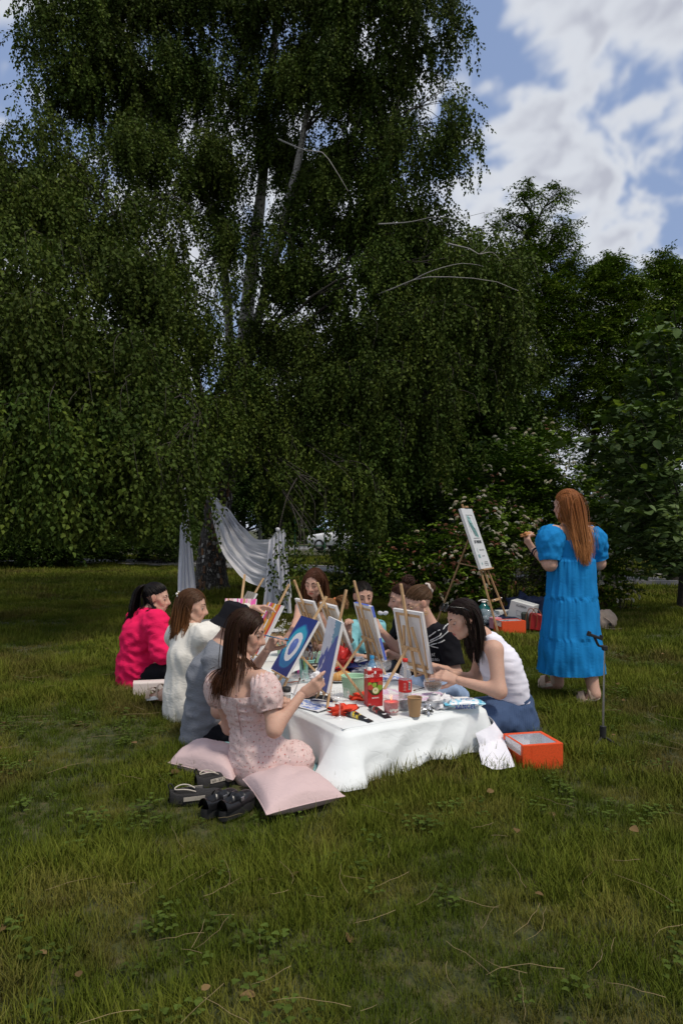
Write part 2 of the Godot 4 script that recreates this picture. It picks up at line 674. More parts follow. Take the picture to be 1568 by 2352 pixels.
	# wood and small things
	var wood := noise_tex(31, 0.02, [Color(0.42, 0.25, 0.11), Color(0.56, 0.36, 0.18), Color(0.63, 0.43, 0.24)], [0.2, 0.5, 0.85], 256, Vector2(6.0, 0.35))
	tri(mat("pine_wood", Color(1, 1, 1), 0.65), 3.0, wood)
	tri(mat("dark_pine", Color(0.72, 0.66, 0.6), 0.65), 3.0, wood)
	cloth("raw_canvas", Color(0.74, 0.72, 0.70), weave, 14.0, 0.06, 0.95)
	cloth("beige_raw_canvas", Color(0.62, 0.55, 0.47), weave, 14.0, 0.06, 0.95)
	mat("paint", Color(1, 1, 1), 0.45, true)
	mat("plain", Color(1, 1, 1), 0.6, true)
	mat("gloss", Color(1, 1, 1), 0.25, true)
	mat("matt", Color(1, 1, 1), 0.9, true)
	var steel := mat("steel", Color(0.5, 0.5, 0.5), 0.3)
	steel.metallic = 0.9
	var gold := mat("gold", Color(0.7, 0.48, 0.2), 0.3)
	gold.metallic = 0.9
	mat("pearl", Color(0.78, 0.74, 0.68), 0.2)
	tri(mat("mint_plastic", Color(0.42, 0.66, 0.47), 0.5), 1.0)
	tri(mat("mint_metal", Color(0.24, 0.50, 0.44), 0.4), 1.0)
	tri(mat("kraft_paper", Color(0.44, 0.27, 0.13), 0.9), 8.0, noise_tex(41, 0.2, [Color(0.8, 0.8, 0.8), Color(1, 1, 1)], [0.2, 0.7], 128))
	mats["kraft_paper"].albedo_color = lin(0.46, 0.28, 0.14)
	tri(mat("orange_card", Color(0.80, 0.085, 0.012), 0.6), 6.0, noise_tex(42, 0.1, [Color(0.86, 0.86, 0.86), Color(1, 1, 1)], [0.2, 0.7], 128))
	mat("paper", Color(0.80, 0.79, 0.80), 0.8)
	mat("cream_leather", Color(0.66, 0.57, 0.53), 0.5)
	mat("black_leather", Color(0.008, 0.008, 0.009), 0.3)
	mat("black_rubber", Color(0.012, 0.012, 0.012), 0.8)
	var mesh_knit := print_tex(128, Color(0.012, 0.012, 0.013), func(im: Image, n: int) -> void:
		for j in 16:
			for i in 16:
				dot_at(im, (i + 0.5 * (j % 2)) * 8 + 3, j * 8 + 4, 1.5, Color(0.22, 0.20, 0.18)))
	tri(mat("sneaker_knit", Color(1, 1, 1), 0.9), 12.0, mesh_knit)
	mat("hair", Color(1, 1, 1), 0.42, true)
	mats["hair"].metallic_specular = 0.28
	tri(mat("skin", Color(1, 1, 1), 0.6, true), 7.0, noise_tex(51, 0.09, [Color(0.86, 0.80, 0.78), Color(1, 1, 1), Color(1, 0.95, 0.92)], [0.15, 0.5, 0.85], 256))
	mats["skin"].subsurf_scatter_enabled = true
	mats["skin"].subsurf_scatter_strength = 0.06
	mat("eye", Color(1, 1, 1), 0.15, true)
	# clear things
	var gl := mat("glass", Color(1, 1, 1), 0.03)
	gl.transparency = BaseMaterial3D.TRANSPARENCY_ALPHA
	gl.albedo_color = Color(1, 1, 1, 0.10)
	gl.metallic_specular = 0.7
	var pl := mat("clear_plastic", Color(1, 1, 1), 0.08)
	pl.transparency = BaseMaterial3D.TRANSPARENCY_ALPHA
	pl.albedo_color = Color(0.93, 0.96, 1.0, 0.22)
	var pb := mat("blue_plastic_film", Color(1, 1, 1), 0.08)
	pb.transparency = BaseMaterial3D.TRANSPARENCY_ALPHA
	pb.albedo_color = Color(0.45, 0.72, 0.9, 0.35)
	var tg := mat("teal_plastic_film", Color(1, 1, 1), 0.1)
	tg.transparency = BaseMaterial3D.TRANSPARENCY_ALPHA
	tg.albedo_color = Color(0.10, 0.45, 0.45, 0.55)
	var cola := mat("dark_drink", Color(0.02, 0.008, 0.005), 0.05)
	mat("red_wax", Color(0.60, 0.02, 0.02), 0.4)
	var fl := mat("flame", Color(1, 0.7, 0.3), 0.5)
	fl.emission_enabled = true
	fl.emission = Color(1.0, 0.62, 0.22)
	fl.emission_energy_multiplier = 1.6
	var foil := mat("foil", Color(0.7, 0.7, 0.72), 0.25)
	foil.metallic = 0.85
	mat("car_paint", Color(0.75, 0.75, 0.76), 0.2)
	mat("car_glass", Color(0.03, 0.035, 0.04), 0.05)
	mat("green_paint", Color(0.01, 0.18, 0.06), 0.5)
	tri(mat("dark_iron", Color(0.02, 0.025, 0.022), 0.6), 2.0, null, grain, 0.2)

# ---------------------------------------------------------------- ground, lawn, paths
func ground_y(x: float, z: float) -> float:
	return nz.get_noise_2d(x * 0.9, z * 0.9) * 0.012 + nz.get_noise_2d(x * 0.25 + 50.0, z * 0.25) * 0.02

func build_ground() -> void:
	var m := MB.new()
	var zs := []
	var z := 2.0
	while z > -30.0:
		zs.append(z)
		z -= 0.12 + maxf(0.0, -z - 4.0) * 0.03
	zs.append_array([-36.0, -45.0, -60.0, -90.0, -140.0, -220.0, -400.0])
	var rows := []
	for zz in zs:
		var row := PackedVector3Array()
		var half: float = 4.0 + absf(zz) * 1.5
		for i in 61:
			var x: float = (i / 30.0 - 1.0) * half
			row.append(Vector3(x, ground_y(x, zz) if zz > -30.0 else 0.0, zz))
		rows.append(row)
	m.grid(rows)
	# behind the camera
	var back := []
	for zz in [60.0, 20.0, 6.0, 2.0]:
		var row := PackedVector3Array()
		for i in 61:
			var x: float = (i / 30.0 - 1.0) * (7.0 + (zz - 2.0) * 1.5)
			row.append(Vector3(x, ground_y(x, zz) if zz < 3.0 else 0.0, zz))
		back.append(row)
	m.grid(back)
	part("ground", m.mesh(), mats.soil).set_meta("kind", "structure")
	# the footpath beyond the trees, and the car park behind it
	for s in [["path", [Vector2(26, 14.5), Vector2(12, 17.5), Vector2(5.5, 18.8), Vector2(-1, 22.5), Vector2(-8, 27.0), Vector2(-26, 33.0)], 2.4, "asphalt"], ["road", [Vector2(60, 46), Vector2(10, 48), Vector2(-60, 50)], 9.0, "asphalt"]]:
		var pts := []
		for p in s[1]: pts.append(Vector3(p.x, 0, -p.y))
		pts = along(pts, 40)
		var rws := []
		var kl := []
		var kr := []
		for i in pts.size():
			var d: Vector3 = (pts[mini(i + 1, 40)] - pts[maxi(i - 1, 0)]).normalized()
			var sd := Vector3(-d.z, 0, d.x)
			rws.append(PackedVector3Array([pts[i] - sd * s[2] * 0.5 + Vector3.UP * 0.045, pts[i] + Vector3.UP * 0.06, pts[i] + sd * s[2] * 0.5 + Vector3.UP * 0.045]))
			kl.append(pts[i] - sd * (s[2] * 0.5 + 0.07) + Vector3.UP * 0.03)
			kr.append(pts[i] + sd * (s[2] * 0.5 + 0.07) + Vector3.UP * 0.03)
		var g := MB.new()
		g.grid(rws)
		var road := part(s[0], g.mesh(), mats[s[3]])
		road.set_meta("kind", "structure")
		for k in [kl, kr]:
			for i in range(0, 40, 1):
				var b := MB.new()
				var dd: Vector3 = k[i + 1] - k[i]
				b.box(Transform3D(frame(dd), (k[i] + k[i + 1]) * 0.5), Vector3(0.13, 0.13, dd.length() - 0.02), 0.015)
				if absf(k[i].x) < 0.6 * -k[i].z: part("kerb_stone", b.mesh(), mats.kerb_stone, road)

func tuft(seed_: int, n: int, hgt: float, rad: float, w: float, segs := 3, lean := 0.5) -> ArrayMesh:
	var r := RandomNumberGenerator.new()
	r.seed = seed_
	var m := MB.new()
	for b in n:
		var a := r.randf() * TAU
		var q := sqrt(r.randf()) * rad
		var p := Vector3(cos(a) * q, -0.01, sin(a) * q)
		var da := r.randf() * TAU
		var d := Vector3(cos(da), 0, sin(da))
		var side := Vector3(-d.z, 0, d.x)
		var hh := hgt * r.randf_range(0.45, 1.15)
		var bend := lean * r.randf_range(0.2, 1.6)
		var t := r.randf()
		var c := Color(0.85, 1.0, 0.75).lerp(Color(1.15, 1.1, 0.8), r.randf())
		if t < 0.13: c = Color(2.1, 1.45, 1.5)
		elif t < 0.2: c = Color(1.5, 1.3, 0.9)
		m.c = c
		var s := m.v.size()
		var rows := []
		for k in segs + 1:
			var f := float(k) / segs
			var pos := p + Vector3.UP * hh * (f - 0.25 * bend * f * f) + d * hh * bend * f * f * 0.8
			var ww := w * (1.0 - 0.85 * f * f) * r.randf_range(0.9, 1.1)
			if k == segs: ww = w * 0.06
			rows.append(PackedVector3Array([pos - side * ww, pos + side * ww]))
		m.grid(rows)
	return m.mesh()

func blocked(x: float, z: float) -> bool:
	# the table, the blankets and the cushions lie flat on the lawn
	var rx := x - 0.007
	var rz := -z - 3.65
	var a := rx * 0.855 + rz * 0.518
	var b := -rx * 0.518 + rz * 0.855
	if a > 0.03 and a < 0.93 and b > 0.03 and b < 2.85: return true
	for q in BLOCK:
		if Vector2(x - q[0], z - q[1]).length() < q[2]: return true
	return false

const BLOCK := [[-0.5, -3.72, 0.24], [-0.72, -3.95, 0.2], [-0.27, -3.4, 0.16], [-0.15, -3.38, 0.16], [-0.74, -4.4, 0.22], [-1.03, -5.0, 0.22], [-1.64, -5.98, 0.24], [1.1, -4.62, 0.22], [1.1, -3.96, 0.1], [1.14, -4.06, 0.1], [1.08, -4.1, 0.1], [0.68, -5.25, 0.22], [0.82, -3.93, 0.1], [0.92, -3.95, 0.1], [0.97, -4.05, 0.1]]

func build_grass() -> void:
	var green := Color(0.070, 0.094, 0.014)
	var fresh := Color(0.135, 0.150, 0.025)
	var dry := Color(0.20, 0.175, 0.05)
	var dead := Color(0.10, 0.075, 0.032)
	var sets := [[1.5, 3.6, 1350.0, 0.062, 0.05, 0.0017, 18, 1.0], [3.6, 7.0, 760.0, 0.066, 0.07, 0.0022, 20, 1.0], [7.0, 13.0, 260.0, 0.066, 0.11, 0.0036, 24, 1.0], [13.0, 34.0, 70.0, 0.085, 0.2, 0.008, 28, 1.0]]
	for s in sets:
		var variants := []
		for k in 5: variants.append(tuft(100 + k, s[6], s[3] * (1.0 + 0.12 * k), s[4], s[5], 3, 0.55))
		var ts := [[], [], [], [], []]
		var cs := [[], [], [], [], []]
		var area: float = 0.5 * 1.02 * (s[1] * s[1] - s[0] * s[0]) * 1.08
		var n := int(area * s[2])
		for i in n:
			var d: float = sqrt(rf(s[0] * s[0], s[1] * s[1]))
			var x: float = d * 0.51 * rf(-1.08, 1.08)
			if blocked(x, -d): continue
			var p1 := nz.get_noise_2d(x * 0.8, d * 0.8)
			var p2 := nz.get_noise_2d(x * 2.1 + 30.0, d * 2.1)
			var p3 := nz.get_noise_2d(x * 0.55 - 70.0, d * 0.55)
			if p2 < -0.55 and rf(0, 1) < 0.3: continue
			var c := green.lerp(fresh, clampf(0.45 + p1 * 0.9, 0.0, 1.0)).lerp(dry, clampf(p2 * 0.9 + 0.06 + 0.35 * p3, 0.0, 0.85))
			c = c.lerp(dead, clampf(p3 * 1.3 - 0.25 + p2 * 0.4, 0.0, 0.7))
			var sc := rf(0.7, 1.15) * (1.0 + 0.55 * p1) * (0.8 if p2 > 0.25 else 1.0)
			if d > 13.0 and d < 30.0 and absf(x - (-1.0 + (22.5 - d) * 1.3)) < 2.0 and d > 16.0: continue
			var k := rng.randi() % 5
			var b := Basis(Vector3.UP, rf(0, TAU)) * Basis(Vector3(rf(-1, 1), 0, rf(-1, 1)).normalized(), rf(0, 0.25))
			ts[k].append(Transform3D(b.scaled(Vector3(sc, sc * rf(0.75, 1.2), sc)), Vector3(x, ground_y(x, -d), -d)))
			cs[k].append(c * rf(0.8, 1.2))
		for k in 5: scatter("grass", variants[k], mats.grass, ts[k], cs[k])
	# clover and other small weeds between the blades
	var lf := MB.new()
	for i in 7:
		var c := Vector3(rf(-0.04, 0.04), rf(0.025, 0.05), rf(-0.04, 0.04))
		for k in 3:
			var a := TAU * k / 3.0 + i
			lf.c = Color(1, 1, 1) * rf(0.8, 1.3)
			leaf(lf, c, Vector3(cos(a), 0.15, sin(a)).normalized(), Vector3.UP, 0.012, 0.0058, ROUND)
	var wt := []
	var wc := []
	for i in 1300:
		var d := sqrt(rf(2.4, 60.0))
		var x: float = d * 0.51 * rf(-1, 1)
		if blocked(x, -d): continue
		if nz.get_noise_2d(x * 1.3 + 11.0, d * 1.3) < 0.1: continue
		var sc := rf(0.7, 1.3)
		wt.append(Transform3D(Basis(Vector3.UP, rf(0, TAU)).scaled(Vector3.ONE * sc), Vector3(x, ground_y(x, -d), -d)))
		wc.append(Color(0.065, 0.095, 0.018) * rf(0.7, 1.3))
	scatter("weeds", lf.mesh(), mats.grass, wt, wc)
	var dl := MB.new()
	leaf(dl, Vector3.ZERO, Vector3(1, 0.1, 0).normalized(), Vector3(0.1, 1, 0.2), 0.04, 0.014, ROUND)
	wt = []
	wc = []
	for i in 90:
		var d: float = sqrt(rf(2.4, 60.0))
		var x: float = d * 0.51 * rf(-1, 1)
		if blocked(x, -d): continue
		wt.append(Transform3D((Basis(Vector3.UP, rf(0, TAU)) * Basis(Vector3.RIGHT, rf(-0.5, 0.5))).scaled(Vector3.ONE * rf(0.6, 1.3)), Vector3(x, ground_y(x, -d) + rf(0.02, 0.06), -d)))
		wc.append(Color(0.17, 0.11, 0.05) * rf(0.5, 1.2))
	scatter("fallen_leaves", dl.mesh(), mats.grass, wt, wc)
	# dry stalks lying in the grass
	var st := MB.new()
	for i in 210:
		var d := sqrt(rf(2.4, 42.0))
		if i < 36: d = rf(1.7, 2.6)
		var x: float = d * 0.51 * rf(-1, 1)
		if blocked(x, -d): continue
		var a := rf(0, TAU)
		var L := rf(0.05, 0.26)
		var h0 := rf(0.03, 0.08)
		var tone := rf(0.7, 1.25)
		st.c = Color(0.22, 0.165, 0.075) * tone
		var ps := []
		var q := Vector3(x, ground_y(x, -d) + h0, -d)
		for k in 6:
			ps.append(q)
			a += rf(-0.35, 0.35)
			q += Vector3(cos(a), rf(-0.12, 0.14), sin(a)) * L / 5.0
		st.tube(ps, [0.0011, 0.001, 0.001, 0.0009, 0.0008, 0.0005], 4, false)
	var dsk := part("dry_stalks", st.mesh(), mats.straw)
	dsk.set_meta("kind", "stuff")

# ---------------------------------------------------------------- trees
func leaf(m: MB, p: Vector3, d: Vector3, nrm: Vector3, L: float, w: float, sh: Array) -> void:
	# a leaf from its stalk p along d; sh holds (share of length, share of half width)
	var side := d.cross(nrm).normalized()
	var up := side.cross(d).normalized()
	var rows := []
	for s in sh:
		var c: Vector3 = p + d * L * s.x - up * L * 0.12 * s.x * s.x
		var e: Vector3 = side * w * s.y
		rows.append(PackedVector3Array([c - e + up * w * 0.3 * s.y, c, c + e + up * w * 0.3 * s.y]))
	m.grid(rows)

const BIRCH := [Vector2(0.0, 0.1), Vector2(0.28, 1.0), Vector2(0.62, 0.6), Vector2(1.0, 0.03)]
const LANCE := [Vector2(0.0, 0.1), Vector2(0.35, 1.0), Vector2(0.7, 0.7), Vector2(1.0, 0.03)]
const ROUND := [Vector2(0.0, 0.2), Vector2(0.2, 0.9), Vector2(0.5, 1.0), Vector2(0.8, 0.6), Vector2(1.0, 0.03)]

func twig(seed_: int, L: float, n: int, ll: float, lw: float, sh: Array, droop: float, stemc: Color) -> ArrayMesh:
	# a spray of leaves along a thin stem that starts at the origin
	var r := RandomNumberGenerator.new()
	r.seed = seed_
	var m := MB.new()
	var pts := []
	var d := Vector3(r.randf_range(-0.35, 0.35), -droop, r.randf_range(-0.35, 0.35) + (1.0 - droop)).normalized()
	var p := Vector3.ZERO
	for k in 6:
		pts.append(p)
		d = (d + Vector3(r.randf_range(-0.2, 0.2), -0.25 * droop, r.randf_range(-0.2, 0.2))).normalized()
		p += d * L / 5.0
	m.c = stemc
	m.tube(pts, [0.0028, 0.0024, 0.002, 0.0017, 0.0014, 0.001], 3, false)
	for i in n:
		var f := (i + 0.6) / n
		var q: Vector3 = pts[int(f * 5)].lerp(pts[mini(int(f * 5) + 1, 5)], fmod(f * 5, 1.0))
		var a := i * 2.4 + r.randf_range(-0.6, 0.6)
		var out := Vector3(cos(a), r.randf_range(-0.3, 0.5) - droop * 0.9, sin(a)).normalized()
		var st := q + out * ll * r.randf_range(0.25, 0.5)
		var dir := (out + Vector3(r.randf_range(-0.4, 0.4), -droop * 0.9, r.randf_range(-0.4, 0.4))).normalized()
		var nn := Vector3(r.randf_range(-0.6, 0.6), 1.0 - 0.4 * droop, r.randf_range(-0.6, 0.6)) + out * 0.4 * droop
		var k := r.randf_range(0.75, 1.25)
		m.c = Color(1, 1, 1) * r.randf_range(0.7, 1.25)
		if r.randf() < 0.07: m.c = Color(1.9, 1.45, 0.8)
		var sz := r.randf_range(0.7, 1.12)
		leaf(m, st, dir, nn, ll * sz, lw * 0.5 * sz * r.randf_range(0.85, 1.1), sh)
	return m.mesh()

func limb(m: MB, ps: Array, r0: float, r1: float, k := 6, n := 10, c := Color.WHITE) -> Array:
	var q := along(ps, n)
	var rs := []
	for i in n + 1: rs.append(lerpf(r0, r1, pow(float(i) / n, 0.8)))
	m.c = c
	m.tube(q, rs, k)
	return q

func nearest_on(q: Array, y: float) -> Vector3:
	var best: Vector3 = q[0]
	for p in q:
		if absf(p.y - y) < absf(best.y - y): best = p
	return best

func at_height(q: Array, y: float) -> Vector3:
	for i in q.size() - 1:
		if q[i + 1].y >= y: return (q[i] as Vector3).lerp(q[i + 1], clampf((y - q[i].y) / maxf(q[i + 1].y - q[i].y, 0.001), 0.0, 1.0))
	return q[-1]

func build_trees() -> void:
	build_birch()
	build_back_trees()

func build_birch() -> void:
	var o := thing("birch_tree", "huge weeping birch with pale branches filling the upper left above the seated group", "tree", "", Vector3(-2.745,0,-15))
	var at := o.position
	var stems := [
		[[Vector3(-2.745,-0.036,-15), Vector3(-2.673,0.982,-15), Vector3(-2.509,2.164,-15), Vector3(-2.291,3.255,-15), Vector3(-2.073,4.618,-15), Vector3(-1.896,6.402,-14.9), Vector3(-1.65,8.252,-14.8), Vector3(-1.561,9.597,-14.8), Vector3(-1.381,11.301,-14.8), Vector3(-1.247,13.633,-14.8)], 0.27, 0.035],
		[[Vector3(-2.173,3.891,-15), Vector3(-1.717,5.503,-14.6), Vector3(-1.196,7.109,-14.2), Vector3(-0.792,8.671,-13.9), Vector3(-0.519,9.789,-13.8), Vector3(0.049,10.738,-13.6), Vector3(0.536,11.655,-13.4)], 0.13, 0.03],
		[[Vector3(-2.245,3.436,-15), Vector3(-2.265,4.972,-14.6), Vector3(-2.348,6.493,-14.4), Vector3(-2.702,7.97,-14.2), Vector3(-3.598,9.191,-14), Vector3(-4.316,10.458,-13.8), Vector3(-4.717,11.796,-13.8)], 0.12, 0.025],
		[[Vector3(-2.4,2.709,-15), Vector3(-2.702,3.753,-14.2), Vector3(-2.956,4.995,-13.4), Vector3(-3.522,6.071,-12.8), Vector3(-4.13,7.003,-12.3), Vector3(-4.611,7.373,-12)], 0.10, 0.006],
	]
	var bark: StandardMaterial3D = mats.birch_bark
	var trunks := []
	var k := 0
	for s in stems:
		var m := MB.new()
		var q := along(s[0], 36)
		var rs := []
		for i in 37:
			var f := i / 36.0
			rs.append(lerpf(s[1], s[2], pow(f, 0.75)) * (1.0 + (0.5 * exp(-f * 22.0) if k == 0 else 0.0)))
		for i in 37: q[i] -= at
		m.tube(q, rs, 12)
		for i in m.v.size():
			m.uv[i] = Vector2(m.uv[i].x, m.uv[i].y * 5.0)
			m.v[i] += Vector3(nz.get_noise_3dv(m.v[i] * 3.0), 0, nz.get_noise_3dv(m.v[i] * 3.0 + Vector3(7, 0, 0))) * 0.02
		part("trunk" if k == 0 else "stem", m.mesh(), bark, o)
		trunks.append(q)
		k += 1
	# the old dark bark at the foot, with loose flakes
	var ob := MB.new()
	var rows := []
	for j in 32:
		var f := j / 31.0
		var y := f * 2.7
		var c: Vector3 = at_height(trunks[0], y) - Vector3(0, 0.03, 0)
		var ring := PackedVector3Array()
		for i in 28:
			var a := TAU * i / 28
			var rr := 0.285 - 0.045 * f + 0.22 * exp(-f * 12.0) + nz.get_noise_3d(cos(a) * 4.0, y * 1.5, sin(a) * 4.0) * 0.028 + 0.018 * absf(sin(a * 7.0 + y * 2.0))
			ring.append(c + Vector3(cos(a) * rr, 0, sin(a) * rr))
		rows.append(ring)
	ob.grid(rows, true)
	part("trunk_foot", ob.mesh(), mats.old_bark, o)
	var fl := MB.new()
	for i in 150:
		var y := rf(0.1, 2.5)
		var a := rf(0.7, 1.9) if i < 90 else rf(0, PI)
		var rr := 0.30 - 0.017 * y + 0.22 * exp(-y * 4.5)
		var c := at_height(trunks[0], y) + Vector3(cos(a), 0, sin(a)) * rr
		fl.c = [Color(0.20, 0.10, 0.045), Color(0.14, 0.075, 0.04), Color(0.05, 0.04, 0.035), Color(0.3, 0.28, 0.25)][rng.randi() % 4] * rf(0.7, 1.2)
		fl.box(Transform3D(frame(Vector3(cos(a), rf(-0.3, 0.4), sin(a)), Vector3(rf(-0.3, 0.3), 1, 0)), c), Vector3(rf(0.02, 0.06), rf(0.05, 0.16), 0.012), 0.004)
	part("loose_bark", fl.mesh(), mats.bark_flake, o).set_meta("kind", "stuff")
	# leaf masses: u, v, distance, radius across, radius up
	var clumps := CLUMPS_BIRCH
	var limbs := MB.new()
	var fine := MB.new()
	var ts := [[], [], [], [], []]
	var cs := [[], [], [], [], []]
	var variants := []
	for i in 5: variants.append(twig(300 + i, 0.38, 15, 0.056, 0.047, BIRCH, 0.8, Color(0.5, 0.35, 0.25)))
	for c in clumps:
		var shade := rf(0.78, 1.22)
		var warm := rf(0.0, 0.28)
		var cp: Vector3 = c[0] - at
		var rx: float = c[1]
		var ry: float = c[2]
		# a limb from the nearest fitting stem, arching over and hanging at its tip
		var bestd := 1e9
		var root: Vector3 = trunks[0][10]
		for q in trunks:
			for i in range(5, 33):
				var w: Vector3 = q[i]
				var hor := Vector2(w.x - cp.x, w.z - cp.z).length()
				var want: float = cp.y - 0.25 * hor - 0.1
				var dd := absf(w.y - want) * 1.3 + hor
				if w.y < 2.2: dd += 2.0
				if dd < bestd:
					bestd = dd
					root = w
		var top := cp + Vector3(0, ry * 0.55, 0)
		var mid := root.lerp(top, 0.55) + Vector3(rf(-0.2, 0.2), 0.28 * root.distance_to(top) * 0.5, rf(-0.2, 0.2))
		var span := root.distance_to(top)
		var lq := limb(limbs, [root, root.lerp(mid, 0.5) + Vector3(0, 0.05, 0), mid, top], 0.010 + 0.006 * span, 0.003, 6, 12, Color(2.9, 2.7, 2.5))
		var subs := []
		for i in 7:
			var s: Vector3 = lq[6 + rng.randi() % 6]
			var a := rf(0, TAU)
			var e := cp + Vector3(cos(a) * rx * rf(0.5, 0.95), rf(0.0, 0.75) * ry, sin(a) * rx * rf(0.5, 0.95))
			subs.append(limb(fine, [s, s.lerp(e, 0.5) + Vector3(0, 0.14 * rx, 0), e, e + Vector3(cos(a) * 0.1, -0.35, sin(a) * 0.1)], 0.010, 0.002, 4, 7))
		var n := int(c[3] * 4.0 * rx * ry * 400.0)
		# strands start along the branches and hang
		var strands := n / 2
		for i in strands:
			var sub: Array = subs[rng.randi() % subs.size()]
			var p: Vector3
			if rf(0, 1) < 0.72:
				p = sub[1 + rng.randi() % 7] + Vector3(rf(-0.2, 0.2), rf(-0.12, 0.08), rf(-0.2, 0.2))
			else:
				var v := Vector3(rf(-1, 1), rf(-1, 1), rf(-1, 1))
				while v.length() > 1.0: v = Vector3(rf(-1, 1), rf(-1, 1), rf(-1, 1))
				p = cp + Vector3(v.x * rx, v.y * ry * 0.9 + 0.15 * ry, v.z * rx * 0.8)
			var len := 1 + int(rf(0, 1.9 if cp.y > 6.0 else 2.6))
			var tone := rf(0.8, 1.2)
			var dr := Vector3(rf(-0.14, 0.14), 0, rf(-0.14, 0.14))
			if nz.get_noise_3dv((p + at) * 0.75) + 0.5 * nz.get_noise_3dv((p + at) * 1.9) > (0.30 if p.y > 5.0 else 0.20): continue
			for j in len:
				if (p + at).y < 1.45 and (p + at).z > -9.3: break
				var kk := rng.randi() % 5
				var b := (Basis(Vector3(rf(-1, 1), 0, rf(-1, 1)).normalized(), rf(0.0, 0.9) * (1.0 if j == 0 else 0.45)) * Basis(Vector3.UP, rf(0, TAU))).scaled(Vector3.ONE * rf(0.8, 1.25))
				ts[kk].append(Transform3D(b, p))
				var col := Color(0.040, 0.070, 0.013).lerp(Color(0.095, 0.125, 0.018), rf(0, 1) * rf(0, 1))
				cs[kk].append(col.lerp(Color(0.085, 0.10, 0.02), warm) * tone * shade)
				p += Vector3(dr.x, -0.30, dr.z)
	for i in limbs.v.size(): limbs.uv[i].y *= 3.0
	part("limbs", limbs.mesh(), mats.dark_bark, o).set_meta("kind", "stuff")
	part("branchlets", fine.mesh(), mats.dark_bark, o).set_meta("kind", "stuff")
	var tot := 0
	for i in 5:
		scatter("foliage", variants[i], mats.birch_leaf, ts[i], cs[i], o)
		tot += ts[i].size()
	# bare pale boughs that catch the light on the right side of the crown
	for b in BOUGHS:
		var bb := MB.new()
		limb(bb, b[0].map(func(p: Vector3) -> Vector3: return p - at), b[1] * 0.7, b[2] * 0.35, 6, 14)
		for i in bb.v.size(): bb.uv[i].y *= 3.0
		part("bough", bb.mesh(), bark, o)
	print("birch twigs ", tot)

const BOUGHS := [
	[[Vector3(0.131,5.514,-13.5), Vector3(0.745,5.146,-11.6), Vector3(1.131,4.994,-10.6), Vector3(1.536,4.914,-10.3), Vector3(2.139,4.824,-10.2), Vector3(2.51,4.681,-10.2)], 0.035, 0.008],
	[[Vector3(0.973,5.033,-11), Vector3(1.267,5.019,-10.4), Vector3(1.706,5.071,-10.2), Vector3(2.015,5.028,-10.2)], 0.02, 0.005],
	[[Vector3(1.64,5.667,-11), Vector3(1.848,5.314,-10.3), Vector3(1.966,5.201,-10.2), Vector3(2.077,5.318,-10.2), Vector3(2.24,5.383,-10.1)], 0.022, 0.007],
	[[Vector3(1.966,5.201,-10.2), Vector3(2.139,5.225,-10.2), Vector3(2.263,5.102,-10.2)], 0.012, 0.003],
	[[Vector3(-1.178,8.623,-13.5), Vector3(-0.641,7.944,-12.6), Vector3(-0.331,7.801,-12.4), Vector3(-0.104,7.45,-12.3), Vector3(0.118,7.03,-12.2)], 0.03, 0.008],
	[[Vector3(-1.764,4.618,-15), Vector3(-1.222,4.821,-14), Vector3(-0.845,4.914,-13.4), Vector3(-0.672,5.1,-13.2)], 0.05, 0.02],
	[[Vector3(-1.92,4.125,-14.8), Vector3(-1.392,4.032,-14), Vector3(-0.752,3.98,-13.2), Vector3(-0.341,4.132,-12.8)], 0.05, 0.015],
	[[Vector3(-2.368,2.421,-14.8), Vector3(-2.588,2.454,-13.6), Vector3(-2.669,2.518,-12.8), Vector3(-2.72,2.609,-12)], 0.055, 0.02],
	[[Vector3(-3.085,5.691,-12.6), Vector3(-2.868,5.673,-13), Vector3(-2.579,5.755,-14), Vector3(-2.336,5.68,-14.6)], 0.025, 0.05],
	[[Vector3(0.599,6.179,-11.5), Vector3(1.021,5.915,-10.8), Vector3(1.361,5.819,-10.4), Vector3(1.706,5.689,-10.2)], 0.02, 0.005],
	[[Vector3(0.284,4.136,-13), Vector3(0.599,3.879,-11.5), Vector3(0.84,3.68,-11), Vector3(1.021,3.689,-10.8)], 0.025, 0.008],
	[[Vector3(-1.92,3.498,-14.8), Vector3(-1.135,3.112,-13), Vector3(-0.706,2.991,-12.4), Vector3(-0.393,2.973,-12)], 0.03, 0.008],
	[[Vector3(-3.362,3.517,-9.5), Vector3(-3.252,3.336,-9.6), Vector3(-3.201,3.141,-9.8), Vector3(-3.164,2.967,-10)], 0.014, 0.03],
]

